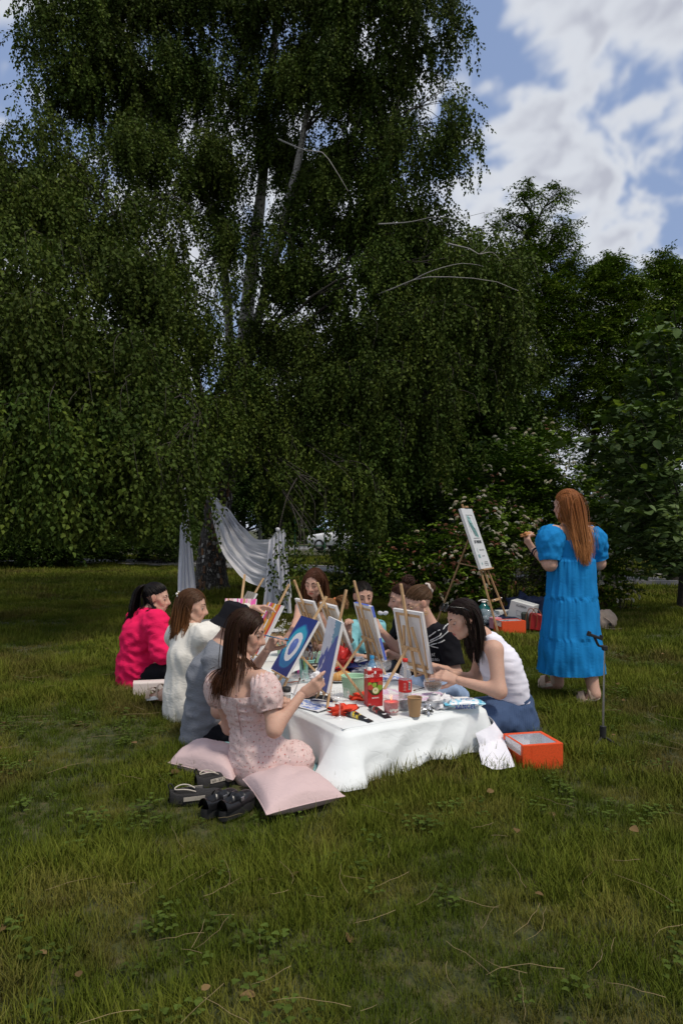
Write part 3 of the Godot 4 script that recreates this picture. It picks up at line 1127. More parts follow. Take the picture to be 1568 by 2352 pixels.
const CLUMPS_BIRCH := [
	[Vector3(-2.512,5.9,-13.2), 0.56, 0.62, 0.70],
	[Vector3(-1.97,6.699,-13.6), 0.49, 0.54, 0.70],
	[Vector3(-1.494,5.807,-13.4), 0.49, 0.54, 0.70],
	[Vector3(-2.358,4.675,-12.8), 0.58, 0.64, 0.80],
	[Vector3(-1.825,3.858,-12.6), 0.57, 0.63, 0.90],
	[Vector3(-2.502,4.9,-12), 0.44, 0.48, 0.70],
	[Vector3(-1.292,6.461,-13), 0.47, 0.52, 0.60],
	[Vector3(-1.847,3.155,-12), 0.51, 0.56, 0.90],
	[Vector3(-2.093,3,-11), 0.47, 0.51, 0.90],
	[Vector3(-1.681,4.968,-13.6), 0.41, 0.45, 0.60],
	[Vector3(-4.995,10.4,-13), 0.95, 0.90, 0.95],
	[Vector3(-3.852,11.1,-14), 1.27, 1.21, 0.95],
	[Vector3(-2.24,11.185,-14), 1.27, 1.21, 0.95],
	[Vector3(-0.713,11.1,-14), 1.19, 1.13, 0.95],
	[Vector3(0.599,10.479,-13), 1.02, 0.97, 0.95],
	[Vector3(1.561,10.05,-12.5), 0.68, 0.65, 0.95],
	[Vector3(2.015,9.747,-12.5), 0.34, 0.43, 0.95],
	[Vector3(-5.153,9.376,-13), 0.71, 0.67, 0.95],
	[Vector3(-3.96,9.605,-13.5), 1.23, 1.17, 0.95],
	[Vector3(-2.579,9.827,-14), 1.27, 1.21, 0.95],
	[Vector3(-1.052,9.742,-14), 1.10, 1.05, 0.95],
	[Vector3(0.284,9.376,-13), 0.95, 0.90, 0.95],
	[Vector3(0.914,9.533,-13), 0.55, 0.52, 0.95],
	[Vector3(1.571,8.173,-12), 0.51, 0.48, 0.95],
	[Vector3(1.106,8.156,-12.5), 0.68, 0.65, 0.95],
	[Vector3(0.678,8.273,-13), 0.79, 0.75, 0.95],
	[Vector3(1.825,7.882,-12), 0.40, 0.50, 0.95],
	[Vector3(-4.827,7.133,-11), 0.60, 0.57, 0.95],
	[Vector3(-4.465,7.227,-12), 0.58, 0.55, 0.95],
	[Vector3(-3.577,7.958,-13), 0.95, 0.90, 0.95],
	[Vector3(-2.579,8.385,-14), 0.93, 0.89, 0.95],
	[Vector3(-1.265,8.726,-14.5), 0.79, 0.75, 0.95],
	[Vector3(0.049,7.968,-13.5), 0.90, 0.85, 0.95],
	[Vector3(1.106,7.474,-12.5), 0.45, 0.57, 0.95],
	[Vector3(-4.388,5.755,-10), 0.73, 0.69, 1.00],
	[Vector3(-3.893,5.933,-11), 0.87, 0.82, 1.00],
	[Vector3(-3.212,6.717,-12.5), 0.68, 0.65, 1.00],
	[Vector3(-2.24,7.367,-14), 0.68, 0.64, 1.00],
	[Vector3(-0.713,7.282,-14), 0.76, 0.73, 1.00],
	[Vector3(0.52,6.776,-13), 0.87, 0.82, 1.00],
	[Vector3(1.333,6.717,-12.5), 0.61, 0.58, 1.00],
	[Vector3(-3.949,4.436,-9), 0.76, 0.73, 1.00],
	[Vector3(-3.358,4.664,-10), 0.79, 0.75, 1.00],
	[Vector3(-2.938,5.482,-12), 0.55, 0.52, 1.00],
	[Vector3(-0.524,6.005,-13.5), 0.78, 0.74, 1.00],
	[Vector3(0.727,5.656,-12.5), 0.91, 0.86, 1.00],
	[Vector3(1.789,6.064,-12), 0.73, 0.69, 1.00],
	[Vector3(2.589,6.064,-12), 0.55, 0.52, 1.00],
	[Vector3(2.202,5.308,-11.5), 0.77, 0.73, 1.00],
	[Vector3(2.83,5.238,-11.5), 0.42, 0.52, 1.00],
	[Vector3(-3.627,3.438,-8.5), 0.77, 0.73, 1.00],
	[Vector3(-2.913,3.455,-9), 0.65, 0.62, 1.00],
	[Vector3(-2.57,3.512,-10), 0.42, 0.40, 1.00],
	[Vector3(-1.476,5.161,-14), 0.51, 0.64, 1.00],
	[Vector3(-0.189,4.648,-13), 0.87, 0.82, 1.00],
	[Vector3(0.948,4.332,-11.5), 0.84, 0.79, 1.00],
	[Vector3(1.84,4.333,-11), 0.73, 0.70, 1.00],
	[Vector3(2.655,4.611,-11.5), 0.52, 0.50, 1.00],
	[Vector3(-3.413,2.536,-8), 0.73, 0.69, 1.00],
	[Vector3(-2.751,2.614,-8.5), 0.67, 0.64, 1.00],
	[Vector3(-2.149,2.691,-9), 0.44, 0.41, 1.00],
	[Vector3(-1.135,3.624,-13), 0.87, 0.82, 1.00],
	[Vector3(0.116,3.445,-12), 0.87, 0.83, 1.00],
	[Vector3(1.107,3.4,-11), 0.73, 0.70, 1.00],
	[Vector3(1.973,3.6,-11), 0.53, 0.51, 1.00],
	[Vector3(2.69,4.053,-11.5), 0.38, 0.48, 1.00],
	[Vector3(-3.316,1.906,-8), 0.63, 0.60, 1.00],
	[Vector3(-2.541,1.858,-8), 0.58, 0.55, 1.00],
	[Vector3(-2.081,1.995,-8.5), 0.41, 0.39, 1.00],
	[Vector3(-0.611,2.573,-12), 0.73, 0.69, 1.00],
	[Vector3(0.321,2.52,-11.5), 0.77, 0.73, 1.00],
	[Vector3(1.107,2.733,-11), 0.57, 0.54, 1.00],
	[Vector3(1.64,3.067,-11), 0.40, 0.50, 1.00],
	[Vector3(-3.421,1.455,-8.5), 0.46, 0.44, 1.00],
	[Vector3(-2.648,1.48,-8.5), 0.41, 0.39, 1.00],
	[Vector3(-2.051,1.643,-8.7), 0.24, 0.30, 1.00],
	[Vector3(-0.28,1.523,-10.5), 0.38, 0.48, 1.00],
	[Vector3(0.102,1.905,-10.5), 0.48, 0.45, 1.00],
	[Vector3(-0.418,1.088,-10), 0.24, 0.30, 1.00],
	[Vector3(-5.297,6.118,-10), 0.85, 0.81, 0.95],
	[Vector3(-4.876,4.109,-9), 0.87, 0.83, 1.00],
	[Vector3(-4.605,2.665,-8.5), 0.82, 0.78, 1.00],
	[Vector3(-4.348,1.789,-8.5), 0.62, 0.59, 1.00],
	[Vector3(-4.601,11.661,-13), 1.18, 1.12, 0.95],
	[Vector3(-2.579,12.542,-14), 1.44, 1.37, 0.95],
	[Vector3(-0.196,12.059,-13.5), 1.31, 1.24, 0.95],
	[Vector3(1.485,10.959,-12.5), 0.68, 0.65, 0.95],
]

# crown of small leaf sprays on branching limbs
func plain_tree(called: String, label: String, at: Vector3, trunk: Array, r0: float, masses: Array, leafm: StandardMaterial3D, variants: Array, dens: float, cols: Array, barkc := Color(0.6, 0.6, 0.6), group := "", upward := 0.6) -> Node3D:
	var o := thing(called, label, "tree", group, at)
	var tm := MB.new()
	tm.c = barkc
	var q := along(trunk.map(func(p: Vector3) -> Vector3: return p - at), 16)
	var rs := []
	for i in 17: rs.append(lerpf(r0, r0 * 0.07, i / 16.0) * (1.0 + 0.4 * exp(-i * 1.2)))
	tm.tube(q, rs, 9)
	part("trunk", tm.mesh(), mats.dark_bark, o)
	var lm := MB.new()
	var ts := []
	var cs := []
	for k in variants.size():
		ts.append([])
		cs.append([])
	for c in masses:
		var cp: Vector3 = c[0] - at
		var rad: Vector3 = c[1]
		var root: Vector3 = q[0]
		var best := 1e9
		for i in range(2, 17):
			var w: Vector3 = q[i]
			var want: float = cp.y - upward * Vector2(w.x - cp.x, w.z - cp.z).length() - rad.y * 0.4
			if absf(w.y - want) < best:
				best = absf(w.y - want)
				root = w
		var lq := limb(lm, [root, root.lerp(cp, 0.5) + Vector3(rf(-0.2, 0.2), rf(0, 0.3), rf(-0.2, 0.2)), cp, cp + Vector3(0, rad.y * 0.7, 0)], r0 * 0.38, 0.008, 5, 9, barkc)
		var subs := []
		for i in 9:
			var s: Vector3 = lq[3 + rng.randi() % 7]
			var v := Vector3(rf(-1, 1), rf(-0.8, 1), rf(-1, 1)).normalized() * rf(0.6, 1.0)
			var e := cp + v * rad
			subs.append(limb(lm, [s, s.lerp(e, 0.55) + Vector3(0, 0.05, 0), e], 0.014, 0.003, 4, 6, barkc))
		var n := int(dens * (rad.x * rad.y + rad.y * rad.z) * 8.5)
		for i in n:
			var p: Vector3
			if rf(0, 1) < 0.55:
				p = subs[rng.randi() % 9][1 + rng.randi() % 6] + Vector3(rf(-0.14, 0.14), rf(-0.1, 0.14), rf(-0.14, 0.14))
			else:
				var v := Vector3(rf(-1, 1), rf(-1, 1), rf(-1, 1))
				while v.length() > 1.0: v = Vector3(rf(-1, 1), rf(-1, 1), rf(-1, 1))
				p = cp + v * rad
			var k := rng.randi() % variants.size()
			var b := Basis(Vector3.UP, rf(0, TAU)) * Basis(Vector3.RIGHT, rf(-0.5, 0.5))
			ts[k].append(Transform3D(b.scaled(Vector3.ONE * rf(0.75, 1.2)), p))
			cs[k].append(cols[0].lerp(cols[1], rf(0, 1) * rf(0.3, 1)) * rf(0.8, 1.2))
	part("limbs", lm.mesh(), mats.dark_bark, o).set_meta("kind", "stuff")
	for k in variants.size(): scatter("foliage", variants[k], leafm, ts[k], cs[k], o)
	return o

func m3(p: Vector3, rx: float, ry: float, rz := -1.0) -> Array:
	return [p, Vector3(rx, ry, rx if rz < 0.0 else rz)]

func build_back_trees() -> void:
	var dark := []
	for i in 4: dark.append(twig(400 + i, 0.6, 18, 0.095, 0.075, ROUND, 0.35, Color(0.4, 0.35, 0.25)))
	var wil := []
	for i in 4: wil.append(twig(420 + i, 0.42, 20, 0.072, 0.034, LANCE, 0.25, Color(0.5, 0.42, 0.25)))
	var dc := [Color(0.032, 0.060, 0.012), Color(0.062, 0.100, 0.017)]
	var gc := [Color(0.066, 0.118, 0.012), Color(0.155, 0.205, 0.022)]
	# the dark wall of trees behind the birch, left to right
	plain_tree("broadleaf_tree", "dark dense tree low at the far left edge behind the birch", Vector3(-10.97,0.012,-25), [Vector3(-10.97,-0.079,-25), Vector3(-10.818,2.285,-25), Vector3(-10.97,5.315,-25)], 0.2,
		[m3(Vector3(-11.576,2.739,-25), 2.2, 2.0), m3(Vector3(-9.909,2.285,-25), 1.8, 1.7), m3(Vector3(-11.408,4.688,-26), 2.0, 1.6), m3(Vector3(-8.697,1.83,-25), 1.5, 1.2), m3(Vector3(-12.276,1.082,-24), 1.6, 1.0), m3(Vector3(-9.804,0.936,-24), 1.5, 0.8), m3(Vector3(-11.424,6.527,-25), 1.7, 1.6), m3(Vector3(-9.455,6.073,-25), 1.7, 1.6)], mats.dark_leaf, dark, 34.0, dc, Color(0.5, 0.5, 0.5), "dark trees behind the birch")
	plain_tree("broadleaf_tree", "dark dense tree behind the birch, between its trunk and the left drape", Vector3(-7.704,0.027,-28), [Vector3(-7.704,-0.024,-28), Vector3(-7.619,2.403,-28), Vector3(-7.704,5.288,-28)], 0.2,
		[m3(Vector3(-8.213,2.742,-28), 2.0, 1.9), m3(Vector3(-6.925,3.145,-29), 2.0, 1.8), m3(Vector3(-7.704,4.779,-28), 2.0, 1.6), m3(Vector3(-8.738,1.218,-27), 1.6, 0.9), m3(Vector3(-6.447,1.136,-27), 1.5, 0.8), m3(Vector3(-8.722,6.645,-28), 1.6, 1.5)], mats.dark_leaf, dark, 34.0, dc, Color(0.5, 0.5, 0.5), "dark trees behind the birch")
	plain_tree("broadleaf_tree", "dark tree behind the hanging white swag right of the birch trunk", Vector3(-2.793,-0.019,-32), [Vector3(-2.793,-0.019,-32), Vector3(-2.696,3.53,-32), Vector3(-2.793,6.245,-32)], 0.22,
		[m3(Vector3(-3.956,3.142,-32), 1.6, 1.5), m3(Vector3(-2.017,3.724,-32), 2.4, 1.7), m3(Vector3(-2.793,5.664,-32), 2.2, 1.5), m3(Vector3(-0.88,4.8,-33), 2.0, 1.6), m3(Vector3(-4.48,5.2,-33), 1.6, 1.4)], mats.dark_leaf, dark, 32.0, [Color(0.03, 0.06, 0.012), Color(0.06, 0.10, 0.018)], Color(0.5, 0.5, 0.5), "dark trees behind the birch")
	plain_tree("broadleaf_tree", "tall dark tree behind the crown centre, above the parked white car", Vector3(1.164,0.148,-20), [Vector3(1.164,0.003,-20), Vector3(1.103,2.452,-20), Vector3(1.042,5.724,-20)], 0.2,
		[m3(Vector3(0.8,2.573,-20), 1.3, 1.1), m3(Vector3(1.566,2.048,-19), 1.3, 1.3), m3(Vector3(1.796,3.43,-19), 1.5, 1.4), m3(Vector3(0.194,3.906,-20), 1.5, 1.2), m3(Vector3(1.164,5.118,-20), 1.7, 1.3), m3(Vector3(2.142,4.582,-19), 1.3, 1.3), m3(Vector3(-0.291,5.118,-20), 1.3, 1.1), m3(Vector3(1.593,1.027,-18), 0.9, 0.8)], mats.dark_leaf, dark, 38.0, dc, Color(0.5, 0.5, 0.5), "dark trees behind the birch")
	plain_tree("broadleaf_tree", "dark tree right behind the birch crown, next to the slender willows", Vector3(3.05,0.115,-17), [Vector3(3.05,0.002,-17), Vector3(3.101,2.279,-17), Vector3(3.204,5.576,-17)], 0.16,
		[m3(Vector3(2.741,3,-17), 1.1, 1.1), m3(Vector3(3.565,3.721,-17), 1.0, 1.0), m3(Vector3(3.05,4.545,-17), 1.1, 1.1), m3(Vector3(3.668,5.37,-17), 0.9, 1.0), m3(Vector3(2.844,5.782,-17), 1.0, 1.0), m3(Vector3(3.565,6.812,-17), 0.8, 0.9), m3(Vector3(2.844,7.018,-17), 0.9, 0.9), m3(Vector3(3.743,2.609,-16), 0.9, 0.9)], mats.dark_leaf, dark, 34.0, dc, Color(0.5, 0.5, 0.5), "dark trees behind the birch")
	# the slender willows against the sky
	plain_tree("willow_tree", "slender willow whose two thin leafy tips stand highest against the sky", Vector3(4.544,0.064,-17), [Vector3(4.544,0.002,-17), Vector3(4.647,3.515,-17), Vector3(4.647,6.606,-17), Vector3(4.441,9.388,-17)], 0.10,
		[m3(Vector3(4.41,9.285,-17), 0.12, 0.42), m3(Vector3(4.513,8.461,-17), 0.22, 0.5), m3(Vector3(5.141,9.182,-17), 0.11, 0.4), m3(Vector3(5.234,8.255,-17), 0.24, 0.55), m3(Vector3(3.822,8.667,-17), 0.16, 0.3), m3(Vector3(4.698,7.739,-17), 0.4, 0.45), m3(Vector3(5.419,7.533,-17), 0.3, 0.45), m3(Vector3(4.132,7.739,-17), 0.4, 0.45), m3(Vector3(5.007,6.812,-17), 0.7, 0.7), m3(Vector3(4.389,6.194,-17), 0.7, 0.7), m3(Vector3(5.213,5.679,-17), 0.65, 0.7), m3(Vector3(4.595,4.855,-17), 0.6, 0.6), m3(Vector3(5.007,3.618,-17), 0.5, 0.5), m3(Vector3(4.624,4.078,-17.3), 0.5, 0.5), m3(Vector3(5.579,4.641,-17.5), 0.5, 0.5)], mats.willow_leaf, wil, 62.0, gc, Color(0.7, 0.65, 0.6), "willows at the right", 1.2)
	plain_tree("willow_tree", "bushy willow with fine leaves standing right of the tallest willow tips", Vector3(6.244,0.064,-17), [Vector3(5.728,0.002,-17), Vector3(5.832,2.485,-17), Vector3(6.192,5.061,-17), Vector3(6.553,7.224,-17)], 0.11,
		[m3(Vector3(6.347,7.43,-17), 0.5, 0.5), m3(Vector3(5.935,7.018,-17), 0.6, 0.6), m3(Vector3(6.862,6.812,-17), 0.6, 0.6), m3(Vector3(5.78,6.091,-17), 0.6, 0.7), m3(Vector3(6.553,5.988,-17), 0.8, 0.7), m3(Vector3(7.171,5.679,-17), 0.6, 0.7), m3(Vector3(6.038,4.958,-17), 0.7, 0.6), m3(Vector3(6.862,4.752,-17), 0.8, 0.6), m3(Vector3(6.347,4.03,-17), 0.7, 0.6), m3(Vector3(5.728,4.03,-17), 0.4, 0.5), m3(Vector3(7.171,3.721,-17), 0.7, 0.7), m3(Vector3(6.45,3,-17), 0.8, 0.6)], mats.willow_leaf, wil, 62.0, gc, Color(0.7, 0.65, 0.6), "willows at the right", 1.0)
	plain_tree("willow_tree", "willow cut by the right edge of the picture, behind the large pale leaves", Vector3(8.071,0.08,-17.5), [Vector3(8.071,0.006,-17.5), Vector3(8.018,2.52,-17.5), Vector3(7.912,5.171,-17.5), Vector3(7.912,7.398,-17.5)], 0.11,
		[m3(Vector3(7.806,7.611,-17.5), 0.5, 0.5), m3(Vector3(8.177,7.292,-17.5), 0.5, 0.6), m3(Vector3(7.912,6.55,-17.5), 0.7, 0.6), m3(Vector3(8.442,5.914,-17.5), 0.7, 0.7), m3(Vector3(7.912,5.065,-17.5), 0.8, 0.7), m3(Vector3(8.548,4.111,-17.5), 0.9, 0.8), m3(Vector3(7.912,3.58,-17.5), 0.8, 0.7)], mats.willow_leaf, wil, 58.0, gc, Color(0.7, 0.65, 0.6), "willows at the right", 1.0)
	# the poplar at the right edge with large pale leaves, close by
	var o := thing("poplar_tree", "poplar at the right edge reaching in with large pale green leaves", "tree", "", Vector3(5.744,0,-12.119))
	var at := o.position
	var tm := MB.new()
	tm.c = Color(0.5, 0.48, 0.45)
	limb(tm, [Vector3(0, -0.05, 0), Vector3(0.05, 1.6, 0.1), Vector3(0.1, 3.2, 0.1), Vector3(0.2, 5.5, 0.2)], 0.10, 0.03, 9, 14, Color(0.6, 0.58, 0.55))
	part("trunk", tm.mesh(), mats.dark_bark, o)
	var lm := MB.new()
	var far_v := []
	for i in 4: far_v.append(twig(440 + i, 0.42, 9, 0.115, 0.095, ROUND, 0.1, Color(0.45, 0.4, 0.25)))
	var ts := [[], [], [], []]
	var cs := [[], [], [], []]
	var shapes := []
	for i in 5:
		var m := MB.new()
		leaf(m, Vector3.ZERO, Vector3(0, -0.12, 1).normalized(), Vector3(rf(-0.2, 0.2), 1, 0), 0.120, 0.052, ROUND)
		shapes.append(m.mesh())
	var tones := []
	for i in 5:
		var mt: StandardMaterial3D = mats.poplar_leaf.duplicate()
		mt.vertex_color_use_as_albedo = false
		mt.albedo_color = (Color(0.085, 0.130, 0.045).lerp(Color(0.15, 0.20, 0.085), i / 4.0)).linear_to_srgb()
		tones.append(mt)
	var single := 0
	for b in POPLAR:
		var e: Vector3 = b[0] - at
		var root := Vector3(0.08, clampf(e.y - 0.5 * absf(e.x) - 0.2, 0.5, 4.5), 0.1)
		var lq := limb(lm, [root, root.lerp(e, 0.5) + Vector3(0, 0.08, 0), e], 0.022, 0.004, 5, 12, Color(0.7, 0.62, 0.5))
		for i in b[1]:
			var f := rf(0.35, 1.0)
			var p: Vector3 = lq[int(f * 12)] + Vector3(rf(-1, 1), rf(-0.7, 0.7), rf(-1, 1)) * b[2] * (1.1 - 0.6 * f)
			var d := (Vector3(rf(-1, 0.4), rf(-0.5, 0.25), rf(-0.7, 0.9))).normalized()
			if i % 3 == 0 and single < 290:
				var k := frame(d, Vector3(rf(-0.4, 0.4), 1, rf(-0.2, 0.5)))
				var l := part("leaf", shapes[rng.randi() % 5], tones[rng.randi() % 5], o)
				l.transform = Transform3D(k.scaled_local(Vector3.ONE * rf(0.75, 1.2)), p)
				single += 1
			else:
				var k := rng.randi() % 4
				ts[k].append(Transform3D(Basis(Vector3.UP, rf(0, TAU)).scaled(Vector3.ONE * rf(0.7, 1.1)), p + Vector3(0, 0, -0.2)))
				cs[k].append(Color(0.050, 0.085, 0.024).lerp(Color(0.10, 0.145, 0.05), rf(0, 1)) * rf(0.8, 1.2))
	part("limbs", lm.mesh(), mats.dark_bark, o).set_meta("kind", "stuff")
	for k in 4: scatter("foliage", far_v[k], mats.poplar_leaf, ts[k], cs[k], o)

const POPLAR := [
	[Vector3(3.315,2.916,-8.6), 62, 0.30], [Vector3(3.628,3.359,-8.6), 60, 0.32], [Vector3(3.732,3.828,-8.6), 55, 0.32], [Vector3(3.92,3.953,-8.5), 45, 0.35], [Vector3(3.159,2.499,-8.6), 70, 0.32], [Vector3(2.846,2.603,-8.6), 42, 0.22],
	[Vector3(3.492,2.598,-8.4), 75, 0.36], [Vector3(3.9,2.904,-8.4), 60, 0.36], [Vector3(3.419,2.108,-8.6), 70, 0.34], [Vector3(3.798,2.14,-8.4), 70, 0.36], [Vector3(3.585,1.738,-8.5), 70, 0.34], [Vector3(3.353,1.643,-8.7), 46, 0.28],
	[Vector3(3.853,1.577,-8.3), 60, 0.32], [Vector3(3.732,1.274,-8.6), 44, 0.26], [Vector3(3.499,1.22,-8.8), 34, 0.24], [Vector3(4.045,1.065,-8.6), 30, 0.24], [Vector3(3.979,3.513,-8.8), 50, 0.36], [Vector3(3.97,0.842,-8.9), 20, 0.2],
]

# ---------------------------------------------------------------- flowering shrubs
const LOBED := [Vector2(0.0, 0.12), Vector2(0.18, 0.8), Vector2(0.36, 1.0), Vector2(0.5, 0.55), Vector2(0.7, 0.62), Vector2(1.0, 0.04)]

func flower_head(seed_: int) -> ArrayMesh:
	# a rounded cluster of many tiny florets
	var r := RandomNumberGenerator.new()
	r.seed = seed_
	var m := MB.new()
	for i in 26:
		var a := i * 2.399
		var q := sqrt((i + 0.5) / 26.0)
		var p := Vector3(cos(a) * q, 0.55 * (1.0 - q * q) + r.randf_range(-0.06, 0.06), sin(a) * q) * 0.026
		m.c = Color(1, 1, 1) * r.randf_range(0.72, 1.1)
		m.ball(p, Vector3.ONE * r.randf_range(0.0048, 0.0072), 4)
	return m.mesh()

func shrub(called: String, label: String, at: Vector3, masses: Array, variants: Array, whites: int, browns: int, heads: Array, blossoms: Array, group: String, cols: Array, dens := 135.0) -> void:
	var o := thing(called, label, "shrub", group, at)
	var lm := MB.new()
	var ts := []
	var cs := []
	for k in variants.size():
		ts.append([])
		cs.append([])
	for c in masses:
		var cp: Vector3 = c[0] - at
		var rad: Vector3 = c[1]
		var subs := []
		for i in 8:
			var e := cp + Vector3(rf(-1, 1), rf(-0.5, 1), rf(-1, 1)).normalized() * rad * rf(0.6, 1.05)
			var s := Vector3(cp.x * 0.4 + rf(-0.25, 0.25), -0.03, cp.z * 0.4 + rf(-0.2, 0.2))
			subs.append(limb(lm, [s, Vector3(lerpf(s.x, e.x, 0.35), lerpf(s.y, e.y, 0.6), lerpf(s.z, e.z, 0.35)), e + Vector3(0, 0.05, 0), e + Vector3(rf(-0.15, 0.15), -0.05, 0.15)], 0.009, 0.002, 4, 10, Color(0.9, 0.75, 0.6)))
		var n := int(dens * (rad.x * rad.y + rad.y * rad.z) * 2.0)
		for i in n:
			var v := Vector3(rf(-1, 1), rf(-1, 1), rf(-1, 1)).normalized() * pow(rf(0, 1), 0.4)
			var p := cp + v * rad * (1.0 + 0.25 * nz.get_noise_3dv((cp + v * rad) * 2.2))
			if rf(0, 1) < 0.35: p = subs[rng.randi() % 8][4 + rng.randi() % 7] + Vector3(rf(-0.1, 0.1), rf(-0.1, 0.1), rf(-0.1, 0.1))
			if p.y < 0.06: continue
			var k := rng.randi() % variants.size()
			ts[k].append(Transform3D((Basis(Vector3.UP, rf(0, TAU)) * Basis(Vector3.RIGHT, rf(-0.7, 0.4))).scaled(Vector3.ONE * rf(0.75, 1.15)), p))
			cs[k].append(cols[0].lerp(cols[1], pow(rf(0, 1), 1.6)) * rf(0.8, 1.2))
	part("stems", lm.mesh(), mats.dark_bark, o).set_meta("kind", "stuff")
	for k in variants.size(): scatter("foliage", variants[k], mats.shrub_leaf, ts[k], cs[k], o)
	for i in whites + browns:
		var c: Array = masses[rng.randi() % masses.size()]
		var white := i < whites
		var v := Vector3(rf(-1, 1), rf(-0.7, 1), rf(0.15, 1.0)).normalized()
		# the heads come in groups
		var p: Vector3 = c[0] - at + v * c[1] * rf(0.92, 1.08)
		for q in 1 + (rng.randi() % 3):
			if p.y < 0.1: continue
			var f := part("flower_head", heads[rng.randi() % heads.size()], blossoms[rng.randi() % 3 if white else 3 + rng.randi() % 3], o)
			f.transform = Transform3D(frame(Vector3(rf(-0.4, 0.4), rf(-0.5, 0.5), 1), v + Vector3(0, 0.6, 0.3)).scaled_local(Vector3.ONE * (rf(1.1, 1.6) if white else rf(0.9, 1.3))), p)
			p += Vector3(rf(-0.13, 0.13), rf(-0.1, 0.1), rf(-0.04, 0.06))

func build_shrubs() -> void:
	var lob := []
	for i in 4: lob.append(twig(500 + i, 0.26, 11, 0.066, 0.058, LOBED, 0.12, Color(0.6, 0.45, 0.3)))
	var heads := []
	for i in 4: heads.append(flower_head(60 + i))
	var bl := []
	for c in [Color(0.66, 0.62, 0.46), Color(0.72, 0.69, 0.56), Color(0.56, 0.48, 0.34), Color(0.23, 0.075, 0.04), Color(0.30, 0.12, 0.06), Color(0.17, 0.08, 0.04)]:
		var m: StandardMaterial3D = mats.blossom.duplicate()
		m.albedo_color = c.linear_to_srgb()
		bl.append(m)
	var cc := [Color(0.050, 0.095, 0.011), Color(0.13, 0.20, 0.02)]
	var g := "flowering shrubs along the trees"
	shrub("flowering_shrub", "low flowering shrub full of brown flower heads, left of the sign easel", Vector3(1.204,0,-11.289),
		[m3(Vector3(0.907,0.833,-11), 0.45, 0.42), m3(Vector3(1.373,0.933,-11), 0.5, 0.45), m3(Vector3(1.097,0.441,-10.9), 0.5, 0.38), m3(Vector3(1.559,0.54,-10.9), 0.42, 0.45)], lob, 12, 62, heads, bl, g, cc)
	shrub("flowering_shrub", "flowering shrub directly behind the sign easel, dotted with cream heads", Vector3(2.094,0,-11.289),
		[m3(Vector3(1.691,0.937,-10.9), 0.42, 0.5), m3(Vector3(2.077,1.334,-11.2), 0.5, 0.5), m3(Vector3(2.24,0.733,-11), 0.5, 0.5), m3(Vector3(1.955,0.408,-10.9), 0.45, 0.4), m3(Vector3(2.598,1.196,-11.4), 0.5, 0.5)], lob, 60, 44, heads, bl, g, cc)
	shrub("flowering_shrub", "tall bright green shrub above the sign easel with few cream heads", Vector3(2.541,0,-12.119),
		[m3(Vector3(1.862,1.918,-12), 0.4, 0.4), m3(Vector3(2.336,2.372,-12.2), 0.5, 0.45), m3(Vector3(2.976,2.465,-12.4), 0.55, 0.5), m3(Vector3(2.444,1.773,-12), 0.55, 0.5), m3(Vector3(3.224,1.928,-12.2), 0.55, 0.55), m3(Vector3(2.88,1.409,-12), 0.5, 0.5)], lob, 22, 4, heads, bl, g, [Color(0.036, 0.075, 0.008), Color(0.10, 0.165, 0.015)])
	shrub("flowering_shrub", "shrub with strings of cream flower heads behind and above the red-haired person", Vector3(3.716,0,-12.119),
		[m3(Vector3(3.502,2.615,-12.4), 0.5, 0.5), m3(Vector3(3.815,2.076,-12.2), 0.55, 0.5), m3(Vector3(4.116,1.918,-12), 0.5, 0.45), m3(Vector3(4.334,1.479,-11.8), 0.5, 0.45), m3(Vector3(3.316,1.191,-12), 0.5, 0.6), m3(Vector3(3.753,1.118,-12), 0.5, 0.6), m3(Vector3(3.289,0.398,-11.9), 0.4, 0.4)], lob, 62, 6, heads, bl, g, cc)
	shrub("flowering_shrub", "low shrub with scattered cream heads to the right of the blue dress", Vector3(4.329,0,-11.595),
		[m3(Vector3(4.331,0.913,-11.6), 0.36, 0.45), m3(Vector3(4.429,0.436,-11.4), 0.3, 0.4), m3(Vector3(4.082,0.238,-11.3), 0.3, 0.28)], lob, 26, 0, heads, bl, g, cc)
	# bare twigs standing out of the shrubs
	var o := thing("bare_twigs", "thin bare grey twigs sticking out between the shrubs right of the sign", "twigs", "", Vector3(2.778,0,-11.289))
	for i in 9:
		var m := MB.new()
		var b := Vector3(rf(-0.5, 0.5), 0.0, rf(-0.2, 0.2))
		var e := Vector3(rf(-0.7, 0.9), rf(0.5, 1.6), rf(0.0, 0.7))
		var q := limb(m, [b, b.lerp(e, 0.5) + Vector3(rf(-0.1, 0.1), 0.2, 0), e], 0.007, 0.002, 4, 10, Color(2.6, 2.4, 2.2))
		for k in 6:
			var s: Vector3 = q[4 + k]
			limb(m, [s, s + Vector3(rf(-0.2, 0.2), rf(-0.05, 0.2), rf(0, 0.2)), s + Vector3(rf(-0.4, 0.4), rf(-0.1, 0.3), rf(0, 0.3))], 0.003, 0.001, 3, 4, Color(2.6, 2.4, 2.2))
		part("twig", m.mesh(), mats.dark_bark, o)
	# low dark bushes that close the view under the crowns
	var dk := []
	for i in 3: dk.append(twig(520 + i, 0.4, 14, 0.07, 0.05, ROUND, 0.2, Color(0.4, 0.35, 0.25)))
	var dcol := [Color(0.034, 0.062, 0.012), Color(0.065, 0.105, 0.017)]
	shrub("bush", "dark low bush at the far left under the hanging birch", Vector3(-11.34,0,-25.843), [m3(Vector3(-11.207,1.091,-23), 1.6, 0.8), m3(Vector3(-9.395,1.021,-23), 1.4, 0.75), m3(Vector3(-7.722,1.021,-23), 1.3, 0.7), m3(Vector3(-10.232,1.788,-23), 1.6, 0.8)], dk, 0, 0, heads, bl, "dark bushes in the background", dcol, 60.0)
